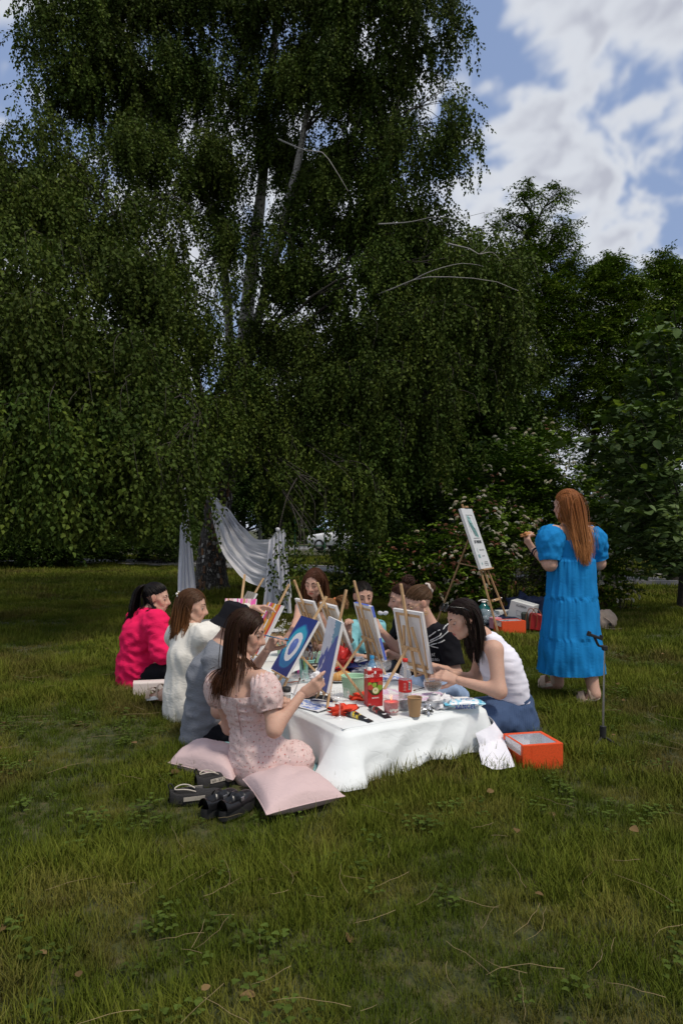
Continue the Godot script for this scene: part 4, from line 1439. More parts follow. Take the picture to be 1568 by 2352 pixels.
	shrub("bush", "dark low bush behind the left drape", Vector3(-6.821,0,-27.857), [m3(Vector3(-6.604,1.009,-24), 1.3, 0.7), m3(Vector3(-5.295,1.082,-24), 1.2, 0.75), m3(Vector3(-5.876,1.809,-24), 1.3, 0.7)], dk, 0, 0, heads, bl, "dark bushes in the background", dcol, 60.0)
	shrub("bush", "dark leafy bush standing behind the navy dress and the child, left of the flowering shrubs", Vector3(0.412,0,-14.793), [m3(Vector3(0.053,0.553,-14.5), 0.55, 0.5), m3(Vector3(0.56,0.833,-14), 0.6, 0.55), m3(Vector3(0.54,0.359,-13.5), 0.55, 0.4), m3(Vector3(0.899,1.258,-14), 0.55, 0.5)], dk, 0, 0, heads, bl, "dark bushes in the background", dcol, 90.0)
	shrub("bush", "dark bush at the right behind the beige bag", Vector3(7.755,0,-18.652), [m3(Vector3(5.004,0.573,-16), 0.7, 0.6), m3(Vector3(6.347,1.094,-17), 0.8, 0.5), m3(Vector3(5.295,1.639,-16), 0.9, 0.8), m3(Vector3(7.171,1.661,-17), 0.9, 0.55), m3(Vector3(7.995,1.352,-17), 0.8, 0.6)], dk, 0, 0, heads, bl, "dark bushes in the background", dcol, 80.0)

# ---------------------------------------------------------------- what shows through under the trees
func build_background() -> void:
	# parked car
	var c := thing("parked_car", "white parked car half hidden behind the hanging leaves", "car", "", Vector3(0.35, 0.1, -40.0), -0.45)
	var prof := [[-2.1, 0.45, 0.78], [-2.05, 0.35, 0.85], [-1.2, 0.3, 0.98], [-0.65, 0.3, 1.02], [0.3, 0.3, 1.02], [1.5, 0.3, 1.0], [2.0, 0.35, 0.95], [2.12, 0.45, 0.8]]
	var body := MB.new()
	var rows := []
	for p in prof:
		var r := PackedVector3Array()
		for q in [[-0.80, p[1]], [-0.87, lerpf(p[1], p[2], 0.35)], [-0.84, lerpf(p[1], p[2], 0.8)], [-0.72, p[2]], [0.0, p[2] + 0.04], [0.72, p[2]], [0.84, lerpf(p[1], p[2], 0.8)], [0.87, lerpf(p[1], p[2], 0.35)], [0.80, p[1]]]:
			r.append(Vector3(p[0], q[1], q[0]))
		rows.append(r)
	body.grid(rows)
	body.face(Array(rows[0]))
	body.face(Array(rows[-1]))
	part("body", body.mesh(), mats.car_paint, c)
	var cab := MB.new()
	rows = []
	for p in [[-0.95, 0.98, 0.70], [-0.35, 1.43, 0.60], [0.2, 1.50, 0.58], [0.95, 1.46, 0.58], [1.6, 1.0, 0.68]]:
		var r := PackedVector3Array()
		for q in [[-p[2] - 0.06, 0.97], [-p[2], p[1] - 0.03], [0, p[1]], [p[2], p[1] - 0.03], [p[2] + 0.06, 0.97]]: r.append(Vector3(p[0], q[1], q[0]))
		rows.append(r)
	cab.grid(rows)
	part("roof", cab.mesh(), mats.car_paint, c)
	var ws := MB.new()
	ws.face([Vector3(-0.97, 1.02, -0.64), Vector3(-0.42, 1.41, -0.55), Vector3(-0.42, 1.41, 0.55), Vector3(-0.97, 1.02, 0.64)])
	part("windscreen", ws.mesh(), mats.car_glass, c)
	for s in [-1.0, 1.0]:
		for w in [[-0.5, -0.2, 0.35, 0.4], [0.45, 0.45, 0.9, 1.25]]:
			var wm := MB.new()
			wm.face([Vector3(w[0], 1.05, s * 0.745), Vector3(w[1], 1.38, s * 0.635), Vector3(w[2], 1.40, s * 0.625), Vector3(w[3], 1.05, s * 0.745)])
			part("side_window", wm.mesh(), mats.car_glass, c)
		for x in [-1.35, 1.35]:
			var wh := MB.new()
			wh.lathe([Vector2(0.0, -0.1), Vector2(0.3, -0.1), Vector2(0.32, -0.06), Vector2(0.32, 0.06), Vector2(0.3, 0.1), Vector2(0.0, 0.1)], 18, Transform3D(Basis(Vector3.RIGHT, PI / 2), Vector3(x, 0.32, s * 0.78)))
			var wheel := part("wheel", wh.mesh(), mats.black_rubber, c)
			var rim := MB.new()
			rim.lathe([Vector2(0.0, 0.0), Vector2(0.19, 0.0), Vector2(0.2, -0.02)], 14, Transform3D(Basis(Vector3.RIGHT, PI / 2 * s), Vector3(x, 0.32, s * 0.885)))
			part("rim", rim.mesh(), mats.steel, wheel)
		var hl := MB.new()
		hl.ball(Vector3(-2.07, 0.72, s * 0.6), Vector3(0.05, 0.08, 0.16), 8)
		part("headlight", hl.mesh(), mats.foil, c)
	# lamp post and green frames of the playground
	var l := thing("lamp_post", "thin dark lamp post seen above the hanging swag", "lamp post", "", Vector3(-4.4, 0, -39.0))
	var lm := MB.new()
	lm.tube([Vector3(0, 0, 0), Vector3(0, 1.2, 0), Vector3(0, 1.25, 0), Vector3(0, 5.0, 0)], [0.11, 0.11, 0.07, 0.06], 8)
	part("pole", lm.mesh(), mats.dark_iron, l)
	var lh := MB.new()
	lh.lathe([Vector2(0.0, 5.0), Vector2(0.12, 5.05), Vector2(0.2, 5.3), Vector2(0.08, 5.45), Vector2(0.0, 5.47)], 10)
	part("lantern", lh.mesh(), mats.dark_iron, l)
	for f in [[Vector3(-1.5, 0, -34.0), "green metal frame left of the white car"], [Vector3(0.6, 0, -36.0), "green metal frame standing in front of the white car"]]:
		var g := thing("metal_frame", f[1], "frame", "green metal frames of the playground", f[0])
		for x in [-0.7, 0.7]:
			var pm := MB.new()
			pm.tube([Vector3(x, 0, 0), Vector3(x, 2.1, 0)], [0.035], 6)
			part("post", pm.mesh(), mats.green_paint, g)
		for y in [0.5, 1.3, 2.08]:
			var pm := MB.new()
			pm.tube([Vector3(-0.7, y, 0), Vector3(0.7, y, 0)], [0.028], 6)
			part("rail", pm.mesh(), mats.green_paint, g)
	# fence beyond the car park, and hedges that close the horizon
	var dk := []
	for i in 3: dk.append(twig(540 + i, 1.2, 16, 0.30, 0.22, ROUND, 0.2, Color(0.4, 0.35, 0.25)))
	for k in 7:
		var x: float = [-60.0, -41.0, -25.0, -9.0, 8.0, 25.0, 44.0][k]
		var ms := []
		for i in 5: ms.append([Vector3(x + rf(-8, 8), rf(2.0, 5.5), -66.0 + rf(-4, 4)), Vector3(rf(3.5, 5.0), rf(3.0, 4.5), 3.0)])
		plain_tree("distant_tree", ["distant tree beyond the road at the far left", "distant tree beyond the road, second from the left", "distant tree beyond the road behind the birch trunk", "distant tree beyond the road behind the swag", "distant tree beyond the road behind the white car", "distant tree beyond the road behind the willows", "distant tree beyond the road at the far right"][k], Vector3(x, 0, -66), [Vector3(x, 0, -66), Vector3(x, 3, -66), Vector3(x, 8, -66)], 0.3, ms, mats.dark_leaf, dk, 2.6, [Color(0.03, 0.055, 0.012), Color(0.06, 0.09, 0.018)], Color(0.6, 0.6, 0.6), "distant trees beyond the road")

# ---------------------------------------------------------------- hanging white cloths
func drape_rows(top: Array, bottom: Array, n: int, m: int, folds: float, amp: float, sag: float, sd: float) -> Array:
	# a sheet between two curves, with folds that run along it
	var a := along(top, n)
	var b := along(bottom, n)
	var rows := []
	for j in m + 1:
		var t := float(j) / m
		var r := PackedVector3Array()
		for i in n + 1:
			var s := float(i) / n
			var p: Vector3 = a[i].lerp(b[i], t)
			var w := sin(t * folds * TAU + nz.get_noise_2d(s * 1.3 + sd, t * 1.1) * 3.2) * 0.6 + nz.get_noise_2d(s * 2.2 + sd * 2.0, t * 9.0) * 0.9
			p.z += w * amp * sin(PI * clampf(s * 1.0, 0.08, 0.92))
			p.y += nz.get_noise_2d(s * 3.0 - sd, t * 12.0) * amp * 0.5 - sag * sin(PI * s) * sin(PI * t)
			r.append(p)
		rows.append(r)
	return rows

func hang_rows(tl: Vector3, tr: Vector3, bl: Vector3, br: Vector3, folds: int, amp: float, n: int, m: int, sd: float) -> Array:
	# a length of cloth falling in vertical pleats
	var rows := []
	for j in m + 1:
		var t := float(j) / m
		var r := PackedVector3Array()
		for i in n + 1:
			var s := float(i) / n
			var s2 := s + nz.get_noise_2d(s * 2.0 + sd, t * 1.2) * 0.05
			var p := tl.lerp(tr, s).lerp(bl.lerp(br, s), t)
			var w := cos(s2 * folds * TAU) * amp + nz.get_noise_2d(s * 7.0 + sd, t * 1.4) * amp * 0.8
			p.z += w * (0.35 + 0.65 * t)
			p.x += sin(s2 * folds * TAU) * amp * 0.35 * t
			r.append(p)
		rows.append(r)
	return rows

func build_drapes() -> void:
	var o := thing("hanging_drape", "long white sheer drape swagged from the birch trunk, its tail reaching the grass", "drape", "white sheer drapes at the birch", Vector3(-0.918,0,-10.515))
	var m := MB.new()
	var off := o.position
	var sub := func(ps: Array) -> Array: return ps.map(func(p: Vector3) -> Vector3: return p - off)
	m.grid(drape_rows(sub.call([Vector3(-2.432,1.959,-13.6), Vector3(-2.072,1.673,-13.1), Vector3(-1.832,1.439,-12.7), Vector3(-1.604,1.248,-12.2), Vector3(-1.376,1.123,-11.7), Vector3(-1.123,1.132,-11.1), Vector3(-0.982,1.267,-10.8), Vector3(-0.856,1.294,-10.7)]),
		sub.call([Vector3(-2.473,1.935,-13.6), Vector3(-2.376,1.58,-13.2), Vector3(-2.192,1.216,-12.6), Vector3(-1.978,0.9,-12), Vector3(-1.715,0.673,-11.5), Vector3(-1.426,0.493,-11.1), Vector3(-1.087,0.384,-10.8), Vector3(-0.742,0.347,-10.55)]), 44, 54, 3.0, 0.075, 0.0, 3.0))
	part("swag", m.mesh(), mats.sheer, o)
	var t := MB.new()
	t.grid(hang_rows(Vector3(-1.087,1.136,-10.8) - off, Vector3(-0.83,1.268,-10.7) - off, Vector3(-1.156,0.079,-10.6) - off, Vector3(-0.731,0.084,-10.4) - off, 4, 0.05, 44, 20, 1.0))
	part("tail", t.mesh(), mats.sheer, o)
	var fl := MB.new()
	fl.grid(hang_rows(Vector3(-0.946,1.255,-10.55) - off, Vector3(-0.815,1.23,-10.5) - off, Vector3(-0.908,0.43,-10.4) - off, Vector3(-0.715,0.315,-10.35) - off, 3, 0.04, 30, 16, 6.0))
	part("flap", fl.mesh(), mats.sheer, o)
	var kn := MB.new()
	kn.ball(Vector3(-0.938,1.294,-10.6) - off, Vector3(0.035, 0.03, 0.03), 10)
	part("knot", kn.mesh(), mats.sheer, o)
	var o2 := thing("hanging_drape", "narrow white sheer drape falling straight down left of the birch trunk", "drape", "white sheer drapes at the birch", Vector3(-2.501,0,-11.721))
	off = o2.position
	var h := MB.new()
	h.grid(hang_rows(Vector3(-2.595,1.974,-11.7) - off, Vector3(-2.531,1.974,-11.7) - off, Vector3(-2.666,0.002,-11.7) - off, Vector3(-2.319,0.002,-11.7) - off, 4, 0.05, 44, 24, 9.0))
	part("cloth", h.mesh(), mats.sheer, o2)
	# the branch that carries them on the right
	var br := MB.new()
	limb(br, [Vector3(-0.638,2.182,-11.2), Vector3(-0.812,1.791,-10.8), Vector3(-0.929,1.281,-10.65), Vector3(-0.944,1.172,-10.6)], 0.014, 0.007, 6, 10)
	tag(part("hanging_branch", br.mesh(), mats.dark_bark), "thin birch branch from which the right end of the white swag hangs", "branch")

# ---------------------------------------------------------------- the low table and its cloths
const TW := 0.955
const TL := 2.9
const TH := 0.285

func table_point(a: float, b: float, h: float) -> Vector3:
	return Vector3(0.007 + 0.855 * a - 0.518 * b, h, -(3.65 + 0.518 * a + 0.855 * b))

func rim(s: float) -> Array:
	# a point on the rounded outline of the table, and the way out of it
	var r := 0.035
	var w := TW - 2.0 * r
	var l := TL - 2.0 * r
	var segs := [[Vector2(TW, TL - r), Vector2(0, -1), l, Vector2(1, 0)], [Vector2(TW - r, 0), Vector2(-1, 0), w, Vector2(0, -1)], [Vector2(0, r), Vector2(0, 1), l, Vector2(-1, 0)], [Vector2(r, TL), Vector2(1, 0), w, Vector2(0, 1)]]
	var arc := PI * 0.5 * r
	var q := s * (2.0 * (w + l) + 4.0 * arc)
	for i in 4:
		var g: Array = segs[i]
		if q < g[2]: return [g[0] + g[1] * q, g[3]]
		q -= g[2]
		if q < arc:
			var a: float = q / r
			var o: Vector2 = g[3] * cos(a) + g[1] * sin(a)
			return [g[0] + g[1] * g[2] - g[3] * r + o * r, o]
		q -= arc
	return [segs[0][0], segs[0][3]]

func build_table() -> void:
	var tf := Transform3D(Basis(Vector3.UP, 0.5445), Vector3(0.007, 0, -3.65))
	var tb := thing("low_table", "long low wooden table hidden under the white plastic sheet", "table", "", tf.origin, 0.5445)
	for i in 6:
		var m := MB.new()
		m.box(Transform3D(Basis(), Vector3(0.085 + i * 0.157, TH - 0.022, -TL * 0.5)), Vector3(0.15, 0.022, TL - 0.04), 0.003)
		part("plank", m.mesh(), mats.dark_pine, tb)
	for x in [0.1, TW - 0.1]:
		for z in [0.12, TL * 0.5, TL - 0.12]:
			var m := MB.new()
			m.box(Transform3D(Basis(), Vector3(x, 0.125, -z)), Vector3(0.07, 0.25, 0.07), 0.004)
			part("leg", m.mesh(), mats.dark_pine, tb)
	# the plastic sheet
	var m := MB.new()
	var top := []
	for j in 73:
		var r := PackedVector3Array()
		for i in 25:
			var a := i / 24.0 * (TW - 0.012) + 0.006
			var b := j / 72.0 * (TL - 0.012) + 0.006
			var e := minf(minf(a, TW - a), minf(b, TL - b))
			var y := TH + nz.get_noise_2d(a * 6.0, b * 6.0) * 0.0022 + nz.get_noise_2d(a * 3.0 + 4.0, b * 12.0) * 0.0012
			if e < 0.03: y = TH - 0.004
			r.append(Vector3(a, y, -b))
		top.append(r)
	m.grid(top)
	var n := 420
	var rows := []
	for j in 22:
		var t := maxf(0.0, (j - 3) / 18.0)
		var r := PackedVector3Array()
		for i in n:
			var s := float(i) / n
			var g := rim(s)
			var p: Vector2 = g[0]
			var o: Vector2 = g[1]
			var corner := 1.0 if absf(o.x * o.y) > 0.02 else 0.0
			if j < 4:
				var a := j / 3.0 * PI * 0.5
				var q: Vector2 = p - o * 0.012 * (1.0 - sin(a))
				r.append(Vector3(q.x, TH - 0.004 - 0.012 * (1.0 - cos(a)), -q.y))
				continue
			var u := s * 9.0
			# gathered pleats that deepen towards the hem, the largest ones at the corners
			var w := (0.45 - absf(nz.get_noise_2d(p.x * 2.6 + 3.0 + t * 0.25, p.y * 2.6 + t * 0.3))) * 1.7 + nz.get_noise_2d(p.x * 6.5, p.y * 6.5 + t * 0.4) * 0.22
			var diag := nz.get_noise_2d((p.x + p.y * 0.7) * 4.0 + t * 1.6, t * 1.2 - p.x * 2.0) * 0.4
			var out := 0.018 + t * 0.035 + (w * 0.045 + diag * 0.022) * pow(t, 0.75)
			var cd := minf(p.distance_to(Vector2(0, 0)), p.distance_to(Vector2(TW, 0)))
			var fl := 0.25 if p.x > 0.5 else 1.0
			out += (0.075 * exp(-cd * cd / 0.004) * t + 0.05 * t * exp(-cd * cd / 0.05)) * fl
			var hem := 0.040 + 0.030 * nz.get_noise_2d(p.x * 3.0, p.y * 3.0 + 20.0) - 0.012 * exp(-cd * cd / 0.004)
			var q: Vector2 = p + o * maxf(out, 0.006)
			r.append(Vector3(q.x, lerpf(TH - 0.016, hem, t), -q.y))
		rows.append(r)
	m.grid(rows, true)
	var sh := part("plastic_tablecloth", m.mesh(), mats.table_plastic)
	sh.transform = tf
	tag(sh, "creased white plastic sheet draped over the low table down to the grass", "tablecloth")
	# the cotton cloth trailing out under the right front corner
	var c := MB.new()
	rows = []
	var ca := along([Vector3(0.751,0.15,-4.042), Vector3(0.865,0.19,-4.105), Vector3(0.849,0.21,-4.219), Vector3(0.694,0.2,-4.464)], 30)
	var cm := along([Vector3(0.78,0.08,-4.013), Vector3(0.914,0.1,-4.083), Vector3(0.903,0.11,-4.216), Vector3(0.737,0.1,-4.49)], 30)
	var cb := along([Vector3(0.726,0.027,-3.84), Vector3(0.804,0.017,-3.78), Vector3(0.898,0.022,-3.8), Vector3(0.799,0.03,-4.504)], 30)
	for j in 15:
		var t := j / 14.0
		var r := PackedVector3Array()
		for i in 31:
			var p: Vector3 = (ca[i] as Vector3).lerp(cm[i], t * 2.0) if t < 0.5 else (cm[i] as Vector3).lerp(cb[i], t * 2.0 - 1.0)
			var w := sin(i * 0.85 + nz.get_noise_2d(i * 0.2, t) * 2.0) * 0.026 * t
			r.append(p + Vector3(w * 0.6, 0.018 * t + w * 0.3, w))
		rows.append(r)
	c.grid(rows)
	tag(part("white_cloth", c.mesh(), mats.white_cotton), "white cotton cloth trailing onto the grass from the right front table corner", "cloth")
	# blankets under the people
	for q in [["teal_blanket", "blanket_teal", -0.34, -0.02, 0.0, 1.35, "pale teal blanket on the grass along the left side of the table"], ["grey_blanket", "grey_knit", 1.02, 1.6, 0.75, 2.5, "rumpled grey blanket on the grass along the right side of the table"]]:
		var b := MB.new()
		rows = []
		for j in 61:
			var r := PackedVector3Array()
			for i in 19:
				var a: float = lerpf(q[2], q[3], i / 18.0) + nz.get_noise_2d(j * 0.25, i * 0.1 + 4.0) * 0.03
				var bb: float = lerpf(q[4], q[5], j / 60.0) + nz.get_noise_2d(i * 0.3, 9.0) * 0.03
				var e := minf(minf(i, 18 - i), minf(j, 60 - j))
				r.append(table_point(a, bb, (0.052 if e > 0 else 0.012) + nz.get_noise_2d(a * 7.0, bb * 7.0) * 0.014 + 0.01 * absf(nz.get_noise_2d(a * 16.0, bb * 12.0))))
			rows.append(r)
		b.grid(rows)
		tag(part(q[0], b.mesh(), mats[q[1]]), q[6], "blanket")

# ---------------------------------------------------------------- easels and canvases
func bar(a: Vector3, b: Vector3, w: float, d: float, face: Vector3) -> MB:
	var m := MB.new()
	m.box(Transform3D(Basis(face.cross(b - a).normalized(), (b - a).normalized(), face.normalized()).orthonormalized(), (a + b) * 0.5), Vector3(w, a.distance_to(b), d), 0.0015)
	return m

func table_easel(lean: float, label: String, at: Vector3, f: Vector3) -> Node3D:
	var o := thing("table_easel", label, "easel", "wooden easels on the table", at, atan2(f.x, f.z))
	var pl := func(x: float, s: float, off: float) -> Vector3: return Vector3(x, s * cos(lean) + off * sin(lean), -s * sin(lean) + off * cos(lean))
	var n := Vector3(0, sin(lean), cos(lean))
	part("mast", bar(pl.call(0, 0.06, -0.010), pl.call(0, 0.68, -0.010), 0.019, 0.014, n).mesh(), mats.pine_wood, o)
	for s in [-1.0, 1.0]:
		part("leg", bar(pl.call(s * 0.125, 0.004, -0.010), pl.call(s * 0.042, 0.40, -0.010), 0.017, 0.013, n).mesh(), mats.pine_wood, o)
	part("crossbar", bar(pl.call(-0.085, 0.255, -0.024), pl.call(0.085, 0.255, -0.024), 0.024, 0.013, n).mesh(), mats.pine_wood, o)
	part("ledge", bar(pl.call(-0.11, 0.094, 0.012), pl.call(0.11, 0.094, 0.012), 0.010, 0.034, n).mesh(), mats.pine_wood, o)
	var foot := Vector3(0, 0.004, -0.26 * sin(lean) - 0.225)
	part("back_leg", bar(foot, pl.call(0, 0.27, -0.036), 0.017, 0.013, Vector3(0, 0, 1)).mesh(), mats.pine_wood, o)
	var kn := MB.new()
	kn.ball(pl.call(0.0, 0.255, -0.040), Vector3.ONE * 0.008, 6)
	part("wing_nut", kn.mesh(), mats.steel, o)
	return o

func canvas(called: String, label: String, at: Vector3, f: Vector3, lean: float, w: float, h: float, face: Material, side: Material, s0 := 0.1, group := "", back := "beige_raw_canvas", thick := 0.018) -> Node3D:
	var o := thing(called, label, "canvas", group, at, atan2(f.x, f.z))
	var t := Transform3D(Basis(Vector3.RIGHT, -lean), Vector3.ZERO)
	var z0 := 0.003
	var mk := func(c: Vector3, sz: Vector3, bv: float) -> Mesh:
		var m := MB.new()
		m.box(t * Transform3D(Basis(), c + Vector3(0, s0, z0)), sz, bv)
		return m.mesh()
	var fm := MB.new()
	var zf := thick + z0
	fm.face([t * Vector3(-w / 2, s0, zf), t * Vector3(-w / 2, s0 + h, zf), t * Vector3(w / 2, s0 + h, zf), t * Vector3(w / 2, s0, zf)], [Vector2(0, 1), Vector2(0, 0), Vector2(1, 0), Vector2(1, 1)])
	part("painted_face", fm.mesh(), face, o)
	part("linen", mk.call(Vector3(0, h / 2, thick - 0.004), Vector3(w - 0.004, h - 0.004, 0.002), 0.0), mats[back], o)
	for x in [-1.0, 1.0]:
		part("edge", mk.call(Vector3(x * (w / 2 - 0.0012), h / 2, thick / 2 - 0.0006), Vector3(0.0024, h, thick - 0.0012), 0.0), side, o)
		part("edge", mk.call(Vector3(0, h / 2 + x * (h / 2 - 0.0012), thick / 2 - 0.0006), Vector3(w - 0.005, 0.0024, thick - 0.0012), 0.0), side, o)
		part("stretcher_bar", mk.call(Vector3(x * (w / 2 - 0.022), h / 2, thick / 2 - 0.0015), Vector3(0.036, h - 0.008, thick - 0.008), 0.002), mats.pine_wood, o)
		part("stretcher_bar", mk.call(Vector3(0, h / 2 + x * (h / 2 - 0.022), thick / 2 - 0.0022), Vector3(w - 0.082, 0.036, thick - 0.008), 0.002), mats.pine_wood, o)
		part("folded_linen", mk.call(Vector3(x * (w / 2 - 0.011), h / 2, -0.0002), Vector3(0.018, h - 0.003, 0.0016), 0.0), side if side == mats.raw_canvas else mats.raw_canvas, o)
		part("folded_linen", mk.call(Vector3(0, h / 2 + x * (h / 2 - 0.011), -0.0004), Vector3(w - 0.041, 0.018, 0.0016), 0.0), mats.raw_canvas, o)
		var st := MB.new()
		for i in 6: st.box(t * Transform3D(Basis(Vector3.BACK, rf(-0.3, 0.3)), Vector3(x * (w / 2 - 0.012), s0 + h * (i + 0.5) / 6.0, z0 - 0.0014)), Vector3(0.002, 0.010, 0.001))
		part("staples", st.mesh(), mats.steel, o).set_meta("kind", "stuff")
	return o

func paint_mat(called: String, w: int, h: int, fn: Callable) -> StandardMaterial3D:
	var im := Image.create(w, h, false, Image.FORMAT_RGB8)
	for j in h:
		for i in w:
			var c: Color = fn.call((i + 0.5) / w, (j + 0.5) / h)
			im.set_pixel(i, j, c.linear_to_srgb())
	var m := mat(called, Color(1, 1, 1), 0.5)
	m.albedo_texture = ImageTexture.create_from_image(im)
	m.heightmap_enabled = true
	m.heightmap_texture = mats.grain_tex
	m.heightmap_scale = 0.08
	return m

func easel_set(at: Vector3, f: Vector3, lean: float, face: Material, side: Material, el: String, cl: String, w := 0.3, h := 0.4, back := "beige_raw_canvas") -> void:
	table_easel(lean, el, at, f)
	canvas("painting" if face != mats.raw_canvas else "canvas", cl, at, f, lean, w, h, face, side, 0.1, "canvases on the table easels", back)

func build_canvases() -> void:
	var white := Color(0.80, 0.80, 0.82)
	# the eye-shaped rings
	var rings := paint_mat("rings_painting", 240, 320, func(u: float, v: float) -> Color:
		var x := (u - 0.5) * 3.0
		var y := (v - 0.52) * 4.0
		var wob := nz.get_noise_2d(u * 3.0, v * 3.0) * 0.07 + nz.get_noise_2d(u * 40.0, v * 14.0) * 0.03
		var r := Vector2(x * 1.12, y).length() + wob
		var c := Color(0.010, 0.03, 0.20)
		if r < 1.62: c = Color(0.012, 0.05, 0.30).lerp(Color(0.015, 0.22, 0.42), smoothstep(1.62, 1.45, r))
		if r < 1.42: c = Color(0.02, 0.36, 0.52).lerp(Color(0.012, 0.16, 0.40), smoothstep(-0.4, 0.9, y + x * 0.4))
		if r < 1.02 + 0.05 * wob: c = white
		if Vector2((x + 0.02) * 1.25, y).length() + wob < 0.60: c = Color(0.12, 0.20, 0.56).lerp(Color(0.08, 0.13, 0.42), smoothstep(-0.3, 0.6, y))
		if Vector2((x + 0.12) * 2.2, y + 0.33).length() + wob < 0.10: c = Color(0.6, 0.66, 0.8)
		return c * (1.0 + nz.get_noise_2d(u * 60.0, v * 20.0) * 0.13))
	var wave := paint_mat("wave_painting", 240, 320, func(u: float, v: float) -> Color:
		var e := 0.62 - u * 0.42 + nz.get_noise_2d(u * 6.0, v * 2.0) * 0.06 + nz.get_noise_2d(u * 22.0, v * 5.0) * 0.035
		var c := white
		if u > 0.62 + nz.get_noise_2d(u * 4.0, v * 22.0) * 0.07 and v < 0.36 + nz.get_noise_2d(u * 30.0, 2.0) * 0.06: c = Color(0.22, 0.42, 0.54)
		if v > e and not (absf(v - e - 0.16 - 0.2 * nz.get_noise_2d(u * 3.0, 7.0)) < 0.03 and u < 0.4): c = Color(0.085, 0.13, 0.42)
		return c * (1.0 + nz.get_noise_2d(u * 14.0, v * 5.0) * 0.12 + nz.get_noise_2d(u * 50.0, v * 12.0) * 0.1))
	var stripes := paint_mat("stripe_painting", 240, 320, func(u: float, v: float) -> Color:
		var x := u + nz.get_noise_2d(u * 5.0, v * 2.2) * 0.025
		var cols := [Color(0.75, 0.30, 0.02), white, Color(0.62, 0.08, 0.26), Color(0.75, 0.20, 0.02), Color(0.70, 0.33, 0.03), white, Color(0.74, 0.33, 0.02), Color(0.72, 0.28, 0.03), Color(0.70, 0.06, 0.03), white]
		var k := clampi(int(x * 10.0), 0, 9)
		var c: Color = cols[k]
		if k == 3: c = Color(0.70, 0.16, 0.03).lerp(Color(0.62, 0.06, 0.22), smoothstep(0.4, 0.8, v))
		return c * (1.0 + nz.get_noise_2d(u * 50.0, v * 8.0) * 0.15))
	var pinks := paint_mat("pink_painting", 240, 160, func(u: float, v: float) -> Color:
		var k := nz.get_noise_2d(u * 7.0, v * 0.5) + nz.get_noise_2d(u * 19.0, v * 0.9) * 0.5
		var c := Color(0.75, 0.66, 0.66)
		if k > 0.25: c = Color(0.72, 0.10, 0.36)
		elif k > 0.02: c = Color(0.70, 0.42, 0.45)
		elif k < -0.35: c = Color(0.45, 0.24, 0.10)
		return c)
	var planks := paint_mat("grey_painting", 160, 160, func(u: float, v: float) -> Color:
		var k := nz.get_noise_2d(u * 16.0, v * 2.5)
		return Color(0.22, 0.17, 0.12).lerp(Color(0.50, 0.47, 0.42), clampf(0.5 + k, 0, 1)))
	var bluewash := paint_mat("blue_edge_painting", 96, 128, func(u: float, v: float) -> Color:
		return Color(0.10, 0.16, 0.55) if v < 0.3 or v > 0.62 else white)
	var blue_side := mats.raw_canvas as StandardMaterial3D
	var wm: StandardMaterial3D = mats.raw_canvas
	easel_set(Vector3(-0.435, TH, -4.58), Vector3(-0.91, 0, 0.41), 0.56, rings, wm, "steeply leaning easel under the blue eye-shaped painting", "canvas painted with blue and white rings like an eye", 0.3, 0.4)
	easel_set(Vector3(-0.125, TH, -4.14), Vector3(-0.965, 0, 0.26), 0.22, wave, wm, "easel under the half blue, half white canvas, nearest to the front table edge", "canvas with bare white top and one large blue shape", 0.3, 0.4)
	easel_set(Vector3(-0.70, TH, -5.35), Vector3(-0.89, 0, 0.45), 0.50, stripes, wm, "easel holding the orange and pink striped canvas", "canvas with slanting orange, white, pink and red stripes", 0.3, 0.4)
	easel_set(Vector3(-0.13, TH, -5.67), Vector3(0.85, 0, -0.52), 0.40, wm, wm, "easel behind the blue ring painting, its canvas seen from the back", "unpainted back of a beige canvas in front of the navy dress", 0.3, 0.4)
	easel_set(Vector3(0.06, TH, -5.28), Vector3(0.92, 0, -0.39), 0.37, wm, wm, "easel half hidden by the blue and white canvas in front of it", "beige canvas back beside the small child's head", 0.3, 0.4)
	easel_set(Vector3(0.265, TH, -5.11), Vector3(0.925, 0, -0.38), 0.27, bluewash, wm, "easel in front of the girl in turquoise", "canvas back with blue paint on its right edge", 0.3, 0.4, "raw_canvas")
	easel_set(Vector3(0.50, TH, -4.67), Vector3(0.84, 0, -0.54), 0.20, wm, wm, "easel in front of the person in the white tank top", "white canvas back nearest to the white tank top", 0.3, 0.4, "raw_canvas")
	easel_set(Vector3(-0.90, TH, -6.12), Vector3(-0.12, 0, 0.99), 0.45, pinks, wm, "easel of the pink streaked canvas at the far end", "canvas with upright pink, white and brown streaks at the far end", 0.28, 0.34)
	easel_set(Vector3(-1.03, TH, -6.30), Vector3(-0.91, 0, 0.41), 0.55, planks, wm, "farthest easel on the left, behind the pink streaked canvas", "canvas painted in grey brown strokes like old wood", 0.26, 0.42)
	# blue paint brushed round the edge of the canvas before the girl in turquoise
	for q in get_children():
		if q.has_meta("label") and q.get_meta("label") == "canvas back with blue paint on its right edge":
			var m := MB.new()
			var t := Transform3D(Basis(Vector3.RIGHT, -0.27), Vector3.ZERO)
			for s in [[0.42, 0.5], [0.11, 0.27]]:
				m.box(t * Transform3D(Basis(), Vector3(-0.1508, (s[0] + s[1]) / 2, 0.0115)), Vector3(0.0012, s[1] - s[0], 0.0176))
			m.box(t * Transform3D(Basis(), Vector3(0.02, 0.5008, 0.0115)), Vector3(0.24, 0.0012, 0.0176))
			var pm := mat("blue_paint", Color(0.10, 0.16, 0.55), 0.5)
			part("edge_paint", m.mesh(), pm, q)

